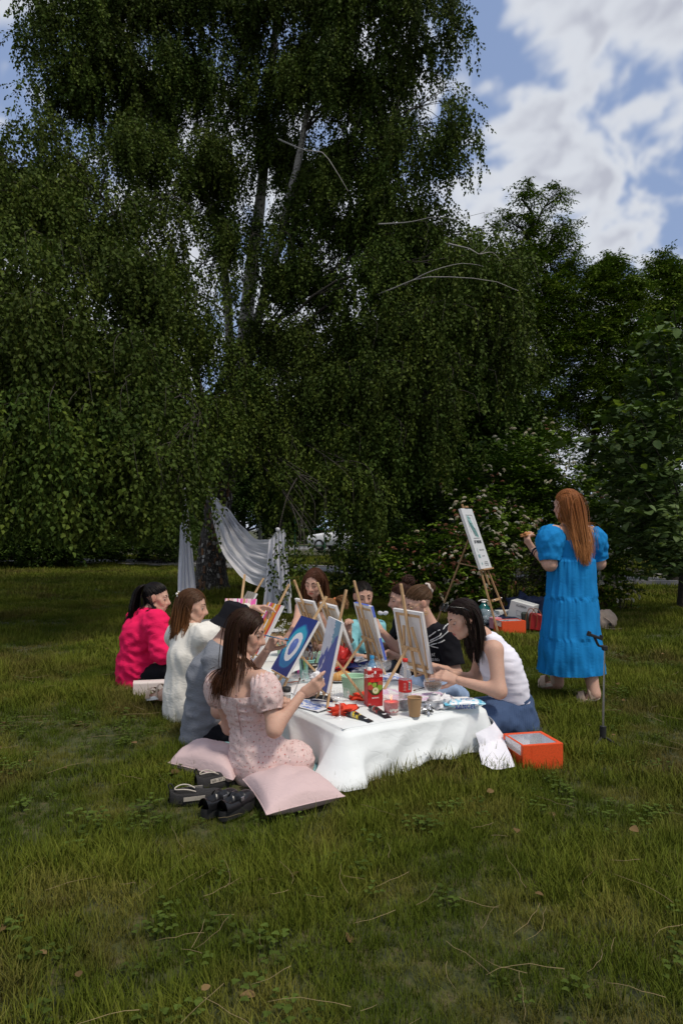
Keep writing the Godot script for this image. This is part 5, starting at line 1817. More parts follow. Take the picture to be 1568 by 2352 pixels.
# ---------------------------------------------------------------- small things
func lettering(s: String, at: Transform3D, h: float, mt: Material, parent: Node3D, font := "Droid Sans", weight := 400, wide := 1.0) -> void:
	# at: x to the right of the words, y up, z out of the surface
	var tm := TextMesh.new()
	var f := SystemFont.new()
	f.font_names = PackedStringArray([font])
	f.font_weight = weight
	tm.font = f
	tm.text = s
	tm.font_size = 32
	tm.pixel_size = h / 24.0
	tm.depth = 0.0006
	tm.curve_step = 4.0
	var o := part("lettering", tm, mt, parent)
	o.transform = at * Transform3D(Basis.from_scale(Vector3(wide, 1, 1)), Vector3.ZERO)

func solid(called: String, c: Color, rough := 0.5) -> StandardMaterial3D:
	if not mats.has(called): mat(called, c, rough)
	return mats[called]

func lathe_part(called: String, prof: Array, m: Material, o: Node3D, k := 24, t := Transform3D.IDENTITY) -> MeshInstance3D:
	var b := MB.new()
	b.lathe(prof, k, t)
	return part(called, b.mesh(), m, o)

func box_part(called: String, at: Vector3, size: Vector3, m: Material, o: Node3D, bev := 0.0, bs := Basis.IDENTITY) -> MeshInstance3D:
	var b := MB.new()
	b.box(Transform3D(bs, at), size, bev)
	return part(called, b.mesh(), m, o)

func coupe(label: String, at: Vector3, drink := "") -> void:
	var o := thing("stemmed_glass", label, "glass", "cut glass coupes on the table", at)
	var rows := []
	for p in [[0.033, 0.001], [0.031, 0.004], [0.012, 0.008], [0.0045, 0.016], [0.004, 0.05], [0.005, 0.082], [0.012, 0.088], [0.032, 0.096], [0.044, 0.110], [0.049, 0.130], [0.051, 0.153]]:
		var r := PackedVector3Array()
		for j in 48:
			var a := -TAU * j / 48
			var w: float = p[0] + (0.0022 * absf(sin(a * 10.0)) if p[1] > 0.09 and p[1] < 0.145 else 0.0)
			r.append(Vector3(cos(a) * w, p[1], sin(a) * w))
		rows.append(r)
	var m := MB.new()
	m.grid(rows, true)
	part("bowl_and_stem", m.mesh(), mats.glass, o)
	var rm := MB.new()
	var ps := []
	for j in 33: ps.append(Vector3(cos(TAU * j / 32) * 0.051, 0.153, sin(TAU * j / 32) * 0.051))
	rm.tube(ps, [0.0012], 5, false)
	part("rim", rm.mesh(), mats.glass, o)
	var cuts := MB.new()
	for j in 20:
		var a := TAU * j / 20
		cuts.tube([Vector3(cos(a) * 0.047, 0.108, sin(a) * 0.047), Vector3(cos(a) * 0.0525, 0.142, sin(a) * 0.0525)], [0.0016, 0.0024], 4)
	part("cut_ribs", cuts.mesh(), mats.glass, o).set_meta("kind", "stuff")
	if drink == "dark":
		lathe_part("drink", [Vector2(0.0, 0.090), Vector2(0.03, 0.098), Vector2(0.042, 0.110), Vector2(0.045, 0.118)], mats.dark_drink, o)
		lathe_part("dessert_top", [Vector2(0.0455, 0.118), Vector2(0.0475, 0.132), Vector2(0.046, 0.136), Vector2(0.0, 0.137)], solid("cocoa", Color(0.10, 0.045, 0.02), 0.95), o)
	elif drink == "pink":
		lathe_part("drink", [Vector2(0.0, 0.090), Vector2(0.03, 0.098), Vector2(0.042, 0.110), Vector2(0.045, 0.122), Vector2(0.0, 0.122)], solid("rose_drink", Color(0.35, 0.12, 0.10), 0.1), o)

func bucket(label: String, at: Vector3, r0: float, r1: float, h: float, mt: Material, cat := "bucket", dots := true) -> Node3D:
	var o := thing("bucket", label, cat, "mint green buckets on the table", at)
	lathe_part("wall", [Vector2(0.0, 0.002), Vector2(r0 - 0.004, 0.0), Vector2(r0, 0.005), Vector2(r1, h), Vector2(r1 + 0.004, h), Vector2(r1 + 0.004, h + 0.005), Vector2(r1 - 0.002, h + 0.006), Vector2(r1 - 0.004, h), Vector2(r0 - 0.004, 0.008), Vector2(0.0, 0.008)], mt, o, 36)
	if dots:
		var m := MB.new()
		for j in 13:
			var f := (j + 1.0) / 14.5
			for i in 44:
				var a := TAU * (i + 0.5 * (j % 2)) / 44
				var r := lerpf(r0, r1, f)
				m.ball(Vector3(cos(a) * r, f * h, sin(a) * r), Vector3.ONE * 0.0032, 4)
		part("raised_dots", m.mesh(), mt, o).set_meta("kind", "stuff")
	else:
		for y in [0.3, 0.36, 0.82]:
			var rr := lerpf(r0, r1, y) + 0.001
			var ps := []
			for j in 33: ps.append(Vector3(cos(TAU * j / 32) * rr, y * h, sin(TAU * j / 32) * rr))
			var b := MB.new()
			b.tube(ps, [0.0016], 5, false)
			part("bead", b.mesh(), mt, o)
	return o

func paint_tube(label: String, a: Vector3, b: Vector3, band: Color) -> void:
	# lies from its cap a to its flat end b
	var d := b - a
	var L := d.length()
	var o := thing("paint_tube", label, "paint tube", "paint tubes lying on the table", a, atan2(d.x, d.z))
	var rows := []
	for p in [[0.0, 0.013, 0.013], [0.018, 0.017, 0.016], [0.3 * L, 0.018, 0.016], [0.7 * L, 0.020, 0.009], [L, 0.022, 0.0015]]:
		var r := PackedVector3Array()
		for j in 20:
			var t := TAU * j / 20
			r.append(Vector3(cos(t) * p[1], p[2] + 0.001 + sin(t) * p[2], p[0]))
		rows.append(r)
	var m := MB.new()
	m.grid(rows, true)
	part("tube", m.mesh(), solid("tube_black", Color(0.012, 0.012, 0.014), 0.3), o)
	for bd in [[0.16, 0.42, Color(0.32, 0.31, 0.28)], [0.24, 0.34, band], [0.40, 0.52, band]]:
		rows = []
		for f in [bd[0], bd[1]]:
			var r := PackedVector3Array()
			var hh := lerpf(0.0165, 0.009, clampf((f - 0.25) / 0.45, 0.0, 1.0)) if f > 0.25 else 0.0162
			var ww := 0.0178 + 0.003 * maxf(0.0, f - 0.2)
			for j in 20:
				var t := TAU * j / 20
				var g: float = 1.03 if bd[2] == band else 1.018
				r.append(Vector3(cos(t) * ww * g, hh + 0.001 + sin(t) * hh * g, f * L))
			rows.append(r)
		var bm := MB.new()
		bm.grid(rows, true)
		bm.c = bd[2]
		for i in bm.col.size(): bm.col[i] = bd[2]
		part("label_band", bm.mesh(), mats.plain, o)
	var cp := MB.new()
	cp.lathe([Vector2(0.0, -0.022), Vector2(0.011, -0.022), Vector2(0.0125, -0.002), Vector2(0.0125, 0.0), Vector2(0.0, 0.0)], 14, Transform3D(Basis(Vector3.RIGHT, PI / 2), Vector3(0, 0.014, 0)))
	part("cap", cp.mesh(), solid("tube_black", Color(0.012, 0.012, 0.014), 0.3), o)
	var em := MB.new()
	em.c = Color(0.7, 0.7, 0.7)
	em.lathe([Vector2(0.0, 0.001), Vector2(0.009, 0.001), Vector2(0.010, 0.0)], 14, Transform3D(Basis(Vector3.RIGHT, 0.13).scaled(Vector3(1.25, 1, 0.9)), Vector3(0, 0.0145, 0.77 * L)))
	part("round_emblem", em.mesh(), mats.plain, o)

func crumple(called: String, label: String, category: String, at: Vector3, size: Vector3, mt: Material, sd: float, group := "", rough := 0.45) -> Node3D:
	var m := MB.new()
	var rows := []
	for j in 13:
		var th := PI * j / 12.0
		var r := PackedVector3Array()
		for i in 22:
			var a := TAU * i / 22
			var d := Vector3(sin(th) * cos(a), cos(th), sin(th) * sin(a))
			var k := 1.0 + rough * nz.get_noise_3d(d.x * 1.7 + sd, d.y * 1.7, d.z * 1.7) * 1.3 + rough * 0.6 * absf(nz.get_noise_3d(d.x * 4.0, d.y * 4.0 + sd, d.z * 4.0))
			var p := d * k
			p.y = maxf(p.y, -0.85)
			r.append(Vector3(p.x * size.x, (p.y + 0.85) * size.y, p.z * size.z))
		rows.append(r)
	m.grid(rows, true)
	var o := part(called, m.mesh(), mt)
	o.position = at
	tag(o, label, category, group)
	return o

func sheet_of(called: String, label: String, at: Vector3, turn: float, w: float, h: float, mt: Material, sd: float, group := "", lift := 0.004) -> void:
	var m := MB.new()
	var rows := []
	for j in 13:
		var r := PackedVector3Array()
		for i in 13:
			var x := (i / 12.0 - 0.5) * w
			var z := (j / 12.0 - 0.5) * h
			r.append(Vector3(x, lift + 0.004 * absf(nz.get_noise_2d(x * 9.0 + sd, z * 9.0)) + 0.010 * maxf(0.0, nz.get_noise_2d(x * 4.0 + sd, z * 4.0)), z))
		rows.append(r)
	m.grid(rows)
	var o := part(called, m.mesh(), mt)
	o.position = at
	o.rotation.y = turn
	tag(o, label, "paper", group)

func brush(label: String, a: Vector3, b: Vector3, col: Color, parent: Node3D = null, ferrule := true) -> void:
	# from the end of the handle a to the tip of the hairs b
	var o: Node3D = parent
	var off := Vector3.ZERO
	if parent == null:
		o = thing("paintbrush", label, "brush", "", a)
		off = a
	var d := (b - a).normalized()
	var L := a.distance_to(b)
	var m := MB.new()
	m.c = col
	m.tube([a - off, a + d * L * 0.3 - off, a + d * L * 0.68 - off], [0.002, 0.0042, 0.003], 8)
	part("handle", m.mesh(), mats.gloss, o)
	var f := MB.new()
	f.tube([a + d * L * 0.67 - off, a + d * L * 0.86 - off], [0.0034, 0.0042], 8)
	part("ferrule", f.mesh(), mats.steel, o)
	var t := MB.new()
	t.c = Color(0.10, 0.04, 0.02)
	t.tube([a + d * L * 0.86 - off, a + d * L * 0.94 - off, b - off], [0.0042, 0.005, 0.0008], 8)
	part("bristles", t.mesh(), mats.matt, o)

func build_table_things() -> void:
	var up := Vector3.UP
	# glasses
	coupe("empty cut-glass coupe at the front left table corner, before the blue and white canvas", Vector3(-0.009,0.285,-3.85))
	coupe("cut-glass coupe with brown layered dessert in front of the white tank top", Vector3(0.519,0.285,-4.095), "dark")
	coupe("empty cut-glass coupe between the juice carton and the blue capped bottle", Vector3(0.273,0.285,-4.691))
	coupe("cut-glass coupe behind the painting hand of the pink floral dress", Vector3(-0.187,0.285,-4.34))
	coupe("cut-glass coupe of pink drink deep on the table by the turquoise sleeve", Vector3(0,0.288,-5.17), "pink")
	# juice carton
	var jc := thing("juice_carton", "red apple juice carton with white cap, tallest box on the table", "juice carton", "", Vector3(0.183,0.285,-4.135), 0.34)
	var red := solid("carton_red", Color(0.42, 0.012, 0.012), 0.35)
	var drk := solid("carton_dark", Color(0.22, 0.008, 0.010), 0.35)
	box_part("body", Vector3(0, 0.103, 0), Vector3(0.092, 0.206, 0.062), red, jc, 0.0015)
	box_part("side_panel", Vector3(0.0462, 0.103, 0), Vector3(0.0012, 0.196, 0.056), drk, jc)
	box_part("top_flap", Vector3(0.02, 0.2075, 0), Vector3(0.05, 0.003, 0.06), red, jc, 0.001)
	lathe_part("cap", [Vector2(0.0, 0.222), Vector2(0.0125, 0.221), Vector2(0.0135, 0.207), Vector2(0.017, 0.2065)], solid("cap_white", Color(0.75, 0.75, 0.73), 0.4), jc, 16, Transform3D(Basis(), Vector3(-0.025, 0, 0.0)))
	var fz := 0.0314
	lettering("Любимый", Transform3D(Basis(), Vector3(-0.001, 0.178, fz)), 0.021, solid("print_white", Color(0.8, 0.78, 0.75), 0.5), jc, "Droid Serif", 700, 0.86)
	lettering("♥", Transform3D(Basis(), Vector3(-0.001, 0.193, fz)), 0.012, mats.print_white, jc)
	lettering("ЯБЛОКО", Transform3D(Basis(), Vector3(0.0, 0.050, fz)), 0.008, mats.print_white, jc, "Droid Sans", 700)
	lettering("1.0 л", Transform3D(Basis(), Vector3(-0.036, 0.016, fz)), 0.006, mats.print_white, jc)
	var hv := MB.new()
	var ps := []
	for i in 28:
		var t := TAU * i / 28
		ps.append(Vector3(0.0026 * 16.0 * pow(sin(t), 3) * 0.92, 0.112 + 0.0026 * (13.0 * cos(t) - 5.0 * cos(2 * t) - 2.0 * cos(3 * t) - cos(4 * t)) * 1.55, fz))
	hv.face(ps)
	part("printed_heart", hv.mesh(), solid("print_bright_red", Color(0.62, 0.02, 0.015), 0.35), jc)
	var dk := MB.new()
	dk.face([Vector3(-0.045, 0.14, fz + 0.0004), Vector3(0.045, 0.14, fz + 0.0004), Vector3(0.045, 0.095, fz + 0.0004), Vector3(0.02, 0.068, fz + 0.0004), Vector3(0, 0.062, fz + 0.0004), Vector3(-0.02, 0.068, fz + 0.0004), Vector3(-0.045, 0.095, fz + 0.0004)])
	part("printed_shadow_fruit", dk.mesh(), solid("print_leaf_dark", Color(0.05, 0.03, 0.008), 0.4), jc)
	for a in [[-0.035, 0.128, 0.014, Color(0.22, 0.36, 0.03)], [-0.03, 0.112, 0.017, Color(0.42, 0.05, 0.03)], [0.030, 0.130, 0.016, Color(0.45, 0.09, 0.04)], [-0.006, 0.124, 0.014, Color(0.25, 0.38, 0.04)], [0.027, 0.108, 0.017, Color(0.20, 0.34, 0.03)], [0.003, 0.092, 0.022, Color(0.25, 0.36, 0.05)], [0.0, 0.092, 0.018, Color(0.66, 0.62, 0.38)], [0.0, 0.093, 0.006, Color(0.40, 0.34, 0.14)]]:
		var am := MB.new()
		am.c = a[3]
		var ring := []
		for i in 20: ring.append(Vector3(clampf(a[0] + cos(TAU * i / 20) * a[2], -0.0455, 0.0455), a[1] + sin(TAU * i / 20) * a[2] * 0.94, fz + 0.0008 + 0.0003 * jc.get_child_count() * 0.1))
		am.face(ring)
		part("printed_apple", am.mesh(), mats.plain, jc)
	var bc := MB.new()
	bc.c = Color(0.7, 0.68, 0.66)
	bc.box(Transform3D(Basis(), Vector3(0.047, 0.035, 0.0)), Vector3(0.0006, 0.05, 0.02))
	part("barcode_panel", bc.mesh(), mats.plain, jc)
	for i in 9:
		var lm := MB.new()
		lm.c = Color(0.45, 0.25, 0.25)
		lm.box(Transform3D(Basis(), Vector3(0.0471, 0.085 + i * 0.010, 0.002)), Vector3(0.0006, 0.004, 0.036 - 0.006 * (i % 3)))
		part("small_print", lm.mesh(), mats.plain, jc)
	# cola bottle
	var cb := thing("cola_bottle", "nearly empty clear cola bottle with red cap and red label", "bottle", "", Vector3(0.355,0.285,-4.016), 0.25)
	lathe_part("bottle", [Vector2(0.0, 0.006), Vector2(0.022, 0.0), Vector2(0.033, 0.006), Vector2(0.036, 0.03), Vector2(0.0345, 0.075), Vector2(0.036, 0.10), Vector2(0.037, 0.175), Vector2(0.035, 0.20), Vector2(0.026, 0.235), Vector2(0.016, 0.258), Vector2(0.0125, 0.268), Vector2(0.0125, 0.278)], mats.clear_plastic, cb, 28)
	lathe_part("drink", [Vector2(0.0, 0.008), Vector2(0.030, 0.008), Vector2(0.034, 0.03), Vector2(0.033, 0.052), Vector2(0.0, 0.052)], mats.dark_drink, cb, 24)
	lathe_part("label", [Vector2(0.0364, 0.108), Vector2(0.0376, 0.118), Vector2(0.0378, 0.168), Vector2(0.0368, 0.176)], solid("label_red", Color(0.58, 0.02, 0.02), 0.4), cb, 28)
	lathe_part("white_label", [Vector2(0.0352, 0.074), Vector2(0.0366, 0.104)], solid("label_white", Color(0.72, 0.70, 0.72), 0.5), cb, 28)
	lathe_part("cap", [Vector2(0.0, 0.292), Vector2(0.0145, 0.291), Vector2(0.0152, 0.288), Vector2(0.0152, 0.274), Vector2(0.013, 0.273)], solid("cap_red", Color(0.66, 0.03, 0.02), 0.4), cb, 20)
	for i in 11:
		box_part("barcode_line", Vector3(0.012, 0.127 + i * 0.0034, 0.0372), Vector3(0.012, 0.0014 if i % 3 else 0.0024, 0.0008), solid("print_black", Color(0.02, 0.02, 0.02), 0.6), cb)
	box_part("barcode_ground", Vector3(0.012, 0.144, 0.0366), Vector3(0.015, 0.042, 0.0008), mats.print_white, cb)
	lettering("Coke", Transform3D(Basis(Vector3.UP, 0.1), Vector3(0.010, 0.168, 0.0379)), 0.006, mats.print_white, cb, "Droid Serif")
	for i in 6: box_part("small_print", Vector3(-0.014, 0.120 + i * 0.008, 0.0362), Vector3(0.016 - 0.003 * (i % 2), 0.003, 0.0008), solid("print_pink", Color(0.7, 0.35, 0.33), 0.5), cb, 0.0, Basis(Vector3.UP, -0.4))
	for i in 5: box_part("small_print", Vector3(-0.004, 0.080 + i * 0.0042, 0.0362), Vector3(0.022, 0.0016, 0.0008), solid("print_grey", Color(0.3, 0.3, 0.32), 0.5), cb)
	# water bottle
	var wb := thing("water_bottle", "small water bottle with bright blue cap behind the juice carton", "bottle", "", Vector3(0.195,0.285,-4.6))
	lathe_part("bottle", [Vector2(0.0, 0.004), Vector2(0.026, 0.0), Vector2(0.031, 0.008), Vector2(0.030, 0.05), Vector2(0.031, 0.06), Vector2(0.030, 0.13), Vector2(0.027, 0.15), Vector2(0.014, 0.176), Vector2(0.0125, 0.19)], mats.blue_plastic_film, wb, 24)
	lathe_part("label", [Vector2(0.0308, 0.07), Vector2(0.0312, 0.12)], solid("label_lilac", Color(0.5, 0.36, 0.5), 0.5), wb, 24)
	lathe_part("cap", [Vector2(0.0, 0.205), Vector2(0.0145, 0.204), Vector2(0.015, 0.186), Vector2(0.0135, 0.185)], solid("cap_blue", Color(0.02, 0.25, 0.50), 0.4), wb, 18)
	var wb2 := thing("water_bottle", "water bottle lying tilted with blue cap behind the blue ring painting", "bottle", "", Vector3(-0.383,0.275,-4.9), 0.4)
	lathe_part("bottle", [Vector2(0.0, 0.004), Vector2(0.028, 0.0), Vector2(0.032, 0.008), Vector2(0.031, 0.10), Vector2(0.032, 0.19), Vector2(0.026, 0.22), Vector2(0.013, 0.25), Vector2(0.0125, 0.262)], mats.blue_plastic_film, wb2, 24)
	lathe_part("cap", [Vector2(0.0, 0.28), Vector2(0.0145, 0.279), Vector2(0.015, 0.26), Vector2(0.0135, 0.259)], mats.cap_blue, wb2, 18)
	# candle in a glass
	var cg := thing("candle_glass", "lit red candle in a straight glass beside the juice carton", "candle", "", Vector3(0.272,0.285,-3.931))
	lathe_part("glass", [Vector2(0.0, 0.010), Vector2(0.040, 0.0), Vector2(0.041, 0.006), Vector2(0.0465, 0.104), Vector2(0.0475, 0.105), Vector2(0.045, 0.104), Vector2(0.040, 0.016), Vector2(0.0, 0.014)], mats.glass, cg, 32)
	lathe_part("wax", [Vector2(0.0, 0.016), Vector2(0.0385, 0.016), Vector2(0.0425, 0.072), Vector2(0.040, 0.070), Vector2(0.0, 0.069)], mats.red_wax, cg, 28)
	for i in 4: box_part("torn_sticker", Vector3(-0.004 + i * 0.012, 0.030 + 0.004 * (i % 2), 0.0405 - 0.0022 * i * i * 0.4), Vector3(0.013, 0.014 - 0.003 * (i % 2), 0.0008), solid("sticker_cream", Color(0.7, 0.62, 0.55), 0.7), cg, 0.0, Basis(Vector3.UP, i * 0.25) * Basis(Vector3.BACK, 0.1 * (i - 1)))
	var wk := MB.new()
	wk.c = Color(0.02, 0.015, 0.01)
	wk.tube([Vector3(0, 0.069, 0), Vector3(0.001, 0.078, 0)], [0.001], 5)
	part("wick", wk.mesh(), mats.matt, cg)
	lathe_part("flame", [Vector2(0.0, 0.0765), Vector2(0.0028, 0.081), Vector2(0.003, 0.085), Vector2(0.0016, 0.091), Vector2(0.0, 0.097)], mats.flame, cg, 10)
	var om := OmniLight3D.new()
	om.name = "candle_light"
	om.light_energy = 0.0008
	om.light_color = Color(1.0, 0.65, 0.3)
	om.omni_range = 6.0
	om.omni_attenuation = 2.0
	om.light_size = 0.003
	om.shadow_enabled = true
	om.position = Vector3(0, 0.085, 0)
	cg.add_child(om)
	# paper cup
	var kc := thing("paper_cup", "brown kraft paper cup at the front table edge", "cup", "", Vector3(0.397,0.285,-3.904))
	lathe_part("cup", [Vector2(0.0, 0.004), Vector2(0.0285, 0.004), Vector2(0.029, 0.0), Vector2(0.030, 0.0), Vector2(0.0395, 0.098), Vector2(0.0385, 0.098), Vector2(0.0285, 0.006), Vector2(0.0, 0.006)], mats.kraft_paper, kc, 32)
	lathe_part("rolled_rim", [Vector2(0.039, 0.098), Vector2(0.0412, 0.099), Vector2(0.0416, 0.101), Vector2(0.0404, 0.103), Vector2(0.0385, 0.1005)], mats.kraft_paper, kc, 32)
	# buckets
	bucket("dotted mint bucket beside the juice carton, nearest to the camera", Vector3(0.073,0.285,-4.328), 0.056, 0.073, 0.128, mats.mint_plastic)
	bucket("dotted mint bucket behind the blue ring painting", Vector3(-0.45,0.286,-5.75), 0.056, 0.073, 0.128, mats.mint_plastic)
	bucket("small dotted mint bucket between pail of brushes and canvases", Vector3(-0.143,0.284,-5.14), 0.045, 0.056, 0.128, mats.mint_plastic)
	var pl := bucket("plain mint metal pail crammed with paintbrushes", Vector3(-0.232,0.284,-4.9), 0.048, 0.057, 0.125, mats.mint_metal, "pail", false)
	for i in 24:
		var a := (i / 6) * PI / 2.0 + (i % 6) * 0.22 - 0.55
		var q := sqrt((i % 6 + 1.0) / 6.0)
		var c: Color = [Color(0.55, 0.22, 0.05), Color(0.50, 0.03, 0.02), Color(0.6, 0.3, 0.08), Color(0.03, 0.05, 0.2), Color(0.25, 0.4, 0.05), Color(0.04, 0.03, 0.03)][i % 6]
		var bo := thing("paintbrush", ["amber", "red", "honey coloured", "dark blue", "green", "black"][i % 6] + " handled paintbrush standing in the mint pail, leaning " + ["right", "towards the camera", "left", "away"][i / 6], "brush", "paintbrushes in the mint pail", pl.position)
		brush("", Vector3(cos(a) * q * 0.036, 0.01, sin(a) * q * 0.036), Vector3(cos(a) * q * 0.082 + rf(-0.015, 0.015), rf(0.17, 0.235), sin(a) * q * 0.082 + rf(-0.015, 0.015)), c, bo)
	# tubes of paint
	paint_tube("yellow banded black paint tube lying at the front table edge", Vector3(0.042,0.285,-3.886), Vector3(0.155,0.285,-3.772), Color(0.75, 0.55, 0.04))
	paint_tube("red banded black paint tube between candle and yellow tube", Vector3(0.168,0.285,-4.016), Vector3(0.25,0.285,-3.85), Color(0.35, 0.05, 0.04))
	paint_tube("magenta paint tube lying behind the blue ring painting", Vector3(-0.256,0.285,-5.029), Vector3(-0.354,0.285,-5.029), Color(0.45, 0.02, 0.22))
	paint_tube("black paint tube lying behind the front leg of the blue canvas easel", Vector3(-0.119,0.285,-4.251), Vector3(-0.023,0.285,-4.208), Color(0.05, 0.05, 0.06))
	# crumpled wrappers and tissues
	crumple("red_tissue", "crumpled bright red tissue behind the yellow paint tube", "tissue", Vector3(0.012,0.285,-3.931), Vector3(0.055, 0.024, 0.032), solid("tissue_red", Color(0.72, 0.05, 0.015), 0.7), 1.0, "", 0.8)
	crumple("red_tissue", "crumpled red tissue half hidden behind the juice carton", "tissue", Vector3(0.109,0.285,-4.272), Vector3(0.045, 0.02, 0.03), mats.tissue_red, 5.0, "", 0.8)
	crumple("red_wrapper", "bright red crumpled wrapper standing among the canvases in the table middle", "wrapper", Vector3(0.006,0.285,-5.137), Vector3(0.06, 0.075, 0.05), solid("wrapper_red", Color(0.55, 0.02, 0.015), 0.35), 9.0, "", 0.9)
	crumple("navy_cloth", "crumpled dark blue cloth beside the red wrapper in the table middle", "cloth", Vector3(0.119,0.285,-5.153), Vector3(0.10, 0.03, 0.07), solid("cloth_navy", Color(0.02, 0.03, 0.16), 0.8), 14.0, "", 0.8)
	crumple("white_tissue", "crumpled white tissue beside the blue wipes pack", "tissue", Vector3(0.562,0.285,-4.085), Vector3(0.055, 0.03, 0.045), mats.paper, 20.0, "", 0.9)
	crumple("foil_wrapper", "small shiny foil candy wrapper near the kraft paper cup", "wrapper", Vector3(0.472,0.285,-3.95), Vector3(0.022, 0.02, 0.018), mats.foil, 24.0, "", 1.0)
	crumple("plastic_wrap", "clear crumpled plastic wrap behind the blue capped bottle", "wrapper", Vector3(0.195,0.285,-5.029), Vector3(0.08, 0.03, 0.06), mats.clear_plastic, 28.0, "", 0.9)
	crumple("white_tissue", "crumpled white tissue behind the red wrapper", "tissue", Vector3(0.052,0.285,-5.368), Vector3(0.09, 0.03, 0.06), mats.paper, 33.0, "", 0.9)
	# food
	var pt := thing("plate", "white plate holding croissants left of the near mint bucket", "plate", "", Vector3(-0.012,0.285,-4.799))
	lathe_part("dish", [Vector2(0.0, 0.004), Vector2(0.06, 0.003), Vector2(0.07, 0.006), Vector2(0.10, 0.016), Vector2(0.101, 0.018), Vector2(0.07, 0.009), Vector2(0.0, 0.007)], solid("china", Color(0.78, 0.78, 0.76), 0.2), pt, 32)
	for k in 2:
		var cr := thing("croissant", ["golden croissant lying in front on the plate", "golden croissant lying at the back of the plate"][k], "croissant", "", Vector3(-0.012,0.285,-4.799) + Vector3([-0.012, 0.03][k], 0.012, [0.025, -0.035][k]), [0.5, -0.3][k])
		var m := MB.new()
		var cp := []
		var rs := []
		for i in 29:
			var t := i / 28.0
			var a := (t - 0.5) * 2.4
			cp.append(Vector3(sin(a) * 0.055, 0.024, cos(a) * 0.03 - 0.02))
			rs.append((0.006 + 0.024 * sin(PI * t)) * (1.0 + 0.10 * (fmod(t * 7.0, 1.0) - 0.5)))
		m.c = Color(0.50, 0.22, 0.05)
		m.tube(cp, rs, 12)
		for i in m.col.size(): m.col[i] = Color(0.50, 0.22, 0.05).lerp(Color(0.65, 0.42, 0.16), fmod(float(i / 12) / 28.0 * 7.0, 1.0))
		part("crust", m.mesh(), mats.plain, cr)
	# papers
	var wash := paint_mat("wash_paper", 96, 96, func(u: float, v: float) -> Color:
		var k := nz.get_noise_2d(u * 4.0, v * 4.0) + nz.get_noise_2d(u * 14.0, v * 9.0) * 0.5
		var e := minf(minf(u, 1.0 - u), minf(v, 1.0 - v))
		return Color(0.10, 0.17, 0.52).lerp(Color(0.4, 0.5, 0.74), clampf(k, 0, 1)) if k > -0.12 and e > 0.1 else Color(0.76, 0.76, 0.78))
	var pinkw := paint_mat("pink_wash_paper", 96, 96, func(u: float, v: float) -> Color:
		var k := nz.get_noise_2d(u * 3.0 + 20.0, v * 3.0) + nz.get_noise_2d(u * 11.0, v * 8.0) * 0.4
		return Color(0.62, 0.36, 0.58).lerp(Color(0.74, 0.6, 0.72), clampf(k * 1.4, 0, 1)) if k > 0.0 else Color(0.76, 0.75, 0.76))
	var g := "sheets of paper on the table"
	sheet_of("painted_paper", "sheet smeared with blue paint under the hand of the pink floral dress", Vector3(-0.175,0.285,-4.115), 0.75, 0.15, 0.30, wash, 1.0, g)
	sheet_of("paper_sheet", "blank white sheet under the blue canvas easel and pencil", Vector3(-0.023,0.285,-4.176), 0.62, 0.21, 0.30, mats.paper, 2.0, g, 0.002)
	sheet_of("painted_paper", "sheet with pink and violet paint behind the cola bottle", Vector3(0.321,0.285,-4.373), 0.7, 0.21, 0.30, pinkw, 3.0, g)
	sheet_of("painted_paper", "sheet with pale pink smears in front of the dessert glass", Vector3(0.524,0.285,-4.305), 0.4, 0.26, 0.2, pinkw, 4.0, g, 0.008)
	sheet_of("painted_paper", "sheet with blue and violet dabs behind the empty coupe", Vector3(0.31,0.285,-4.911), 0.3, 0.21, 0.25, wash, 5.0, g)
	sheet_of("paper_sheet", "white sheet beside the hand holding the paint bottle", Vector3(-0.244,0.285,-4.526), 0.5, 0.21, 0.3, mats.paper, 6.0, g)
	sheet_of("paper_sheet", "white sheet deep on the table near the flat hand", Vector3(-0.552,0.285,-6.32), 0.5, 0.3, 0.3, mats.paper, 7.0, g)
	sheet_of("plastic_sheet", "grey clear plastic sheet between the buckets", Vector3(-0.33,0.285,-4.854), 0.4, 0.3, 0.4, mats.clear_plastic, 8.0, g, 0.010)
	# drawing things
	var pn := thing("pencil", "dark blue pencil lying on the paper by the easel foot", "pencil", "", Vector3(-0.181,0.285,-4.208))
	var pd: Vector3 = Vector3(-0.033,0.285,-4.156) - Vector3(-0.181,0.285,-4.208)
	var pm := MB.new()
	pm.c = Color(0.02, 0.02, 0.10)
	pm.tube([Vector3(0, 0.013, 0), pd * 0.9 + Vector3(0, 0.013, 0)], [0.0042], 6)
	part("barrel", pm.mesh(), mats.gloss, pn)
	var pc := MB.new()
	pc.c = Color(0.5, 0.3, 0.15)
	pc.tube([pd * 0.9 + Vector3(0, 0.013, 0), pd + Vector3(0, 0.013, 0)], [0.0042, 0.0006], 6)
	part("point", pc.mesh(), mats.plain, pn)
	brush("wide flat brush with dark handle lying behind the dessert glass", Vector3(0.557,0.285,-4.576) + Vector3(0, 0.014, 0), Vector3(0.443,0.285,-4.454) + Vector3(0, 0.012, 0), Color(0.03, 0.03, 0.05))
	brush("thin brush lying across the plastic behind the paint bottle", Vector3(-0.35,0.285,-4.652) + Vector3(0, 0.02, 0), Vector3(-0.24,0.285,-4.718) + Vector3(0, 0.02, 0), Color(0.4, 0.15, 0.1))
	brush("dark stubby brush lying right of the dessert glass", Vector3(0.535,0.285,-4.305) + Vector3(0, 0.02, 0), Vector3(0.5,0.285,-4.187) + Vector3(0, 0.014, 0), Color(0.03, 0.02, 0.02))
	var ph := thing("phone", "black phone lying flat at the left table edge", "phone", "", Vector3(-0.178,0.285,-4.316), 1.2)
	box_part("case", Vector3(0, 0.011, 0), Vector3(0.075, 0.010, 0.15), solid("phone_black", Color(0.01, 0.01, 0.012), 0.35), ph, 0.003)
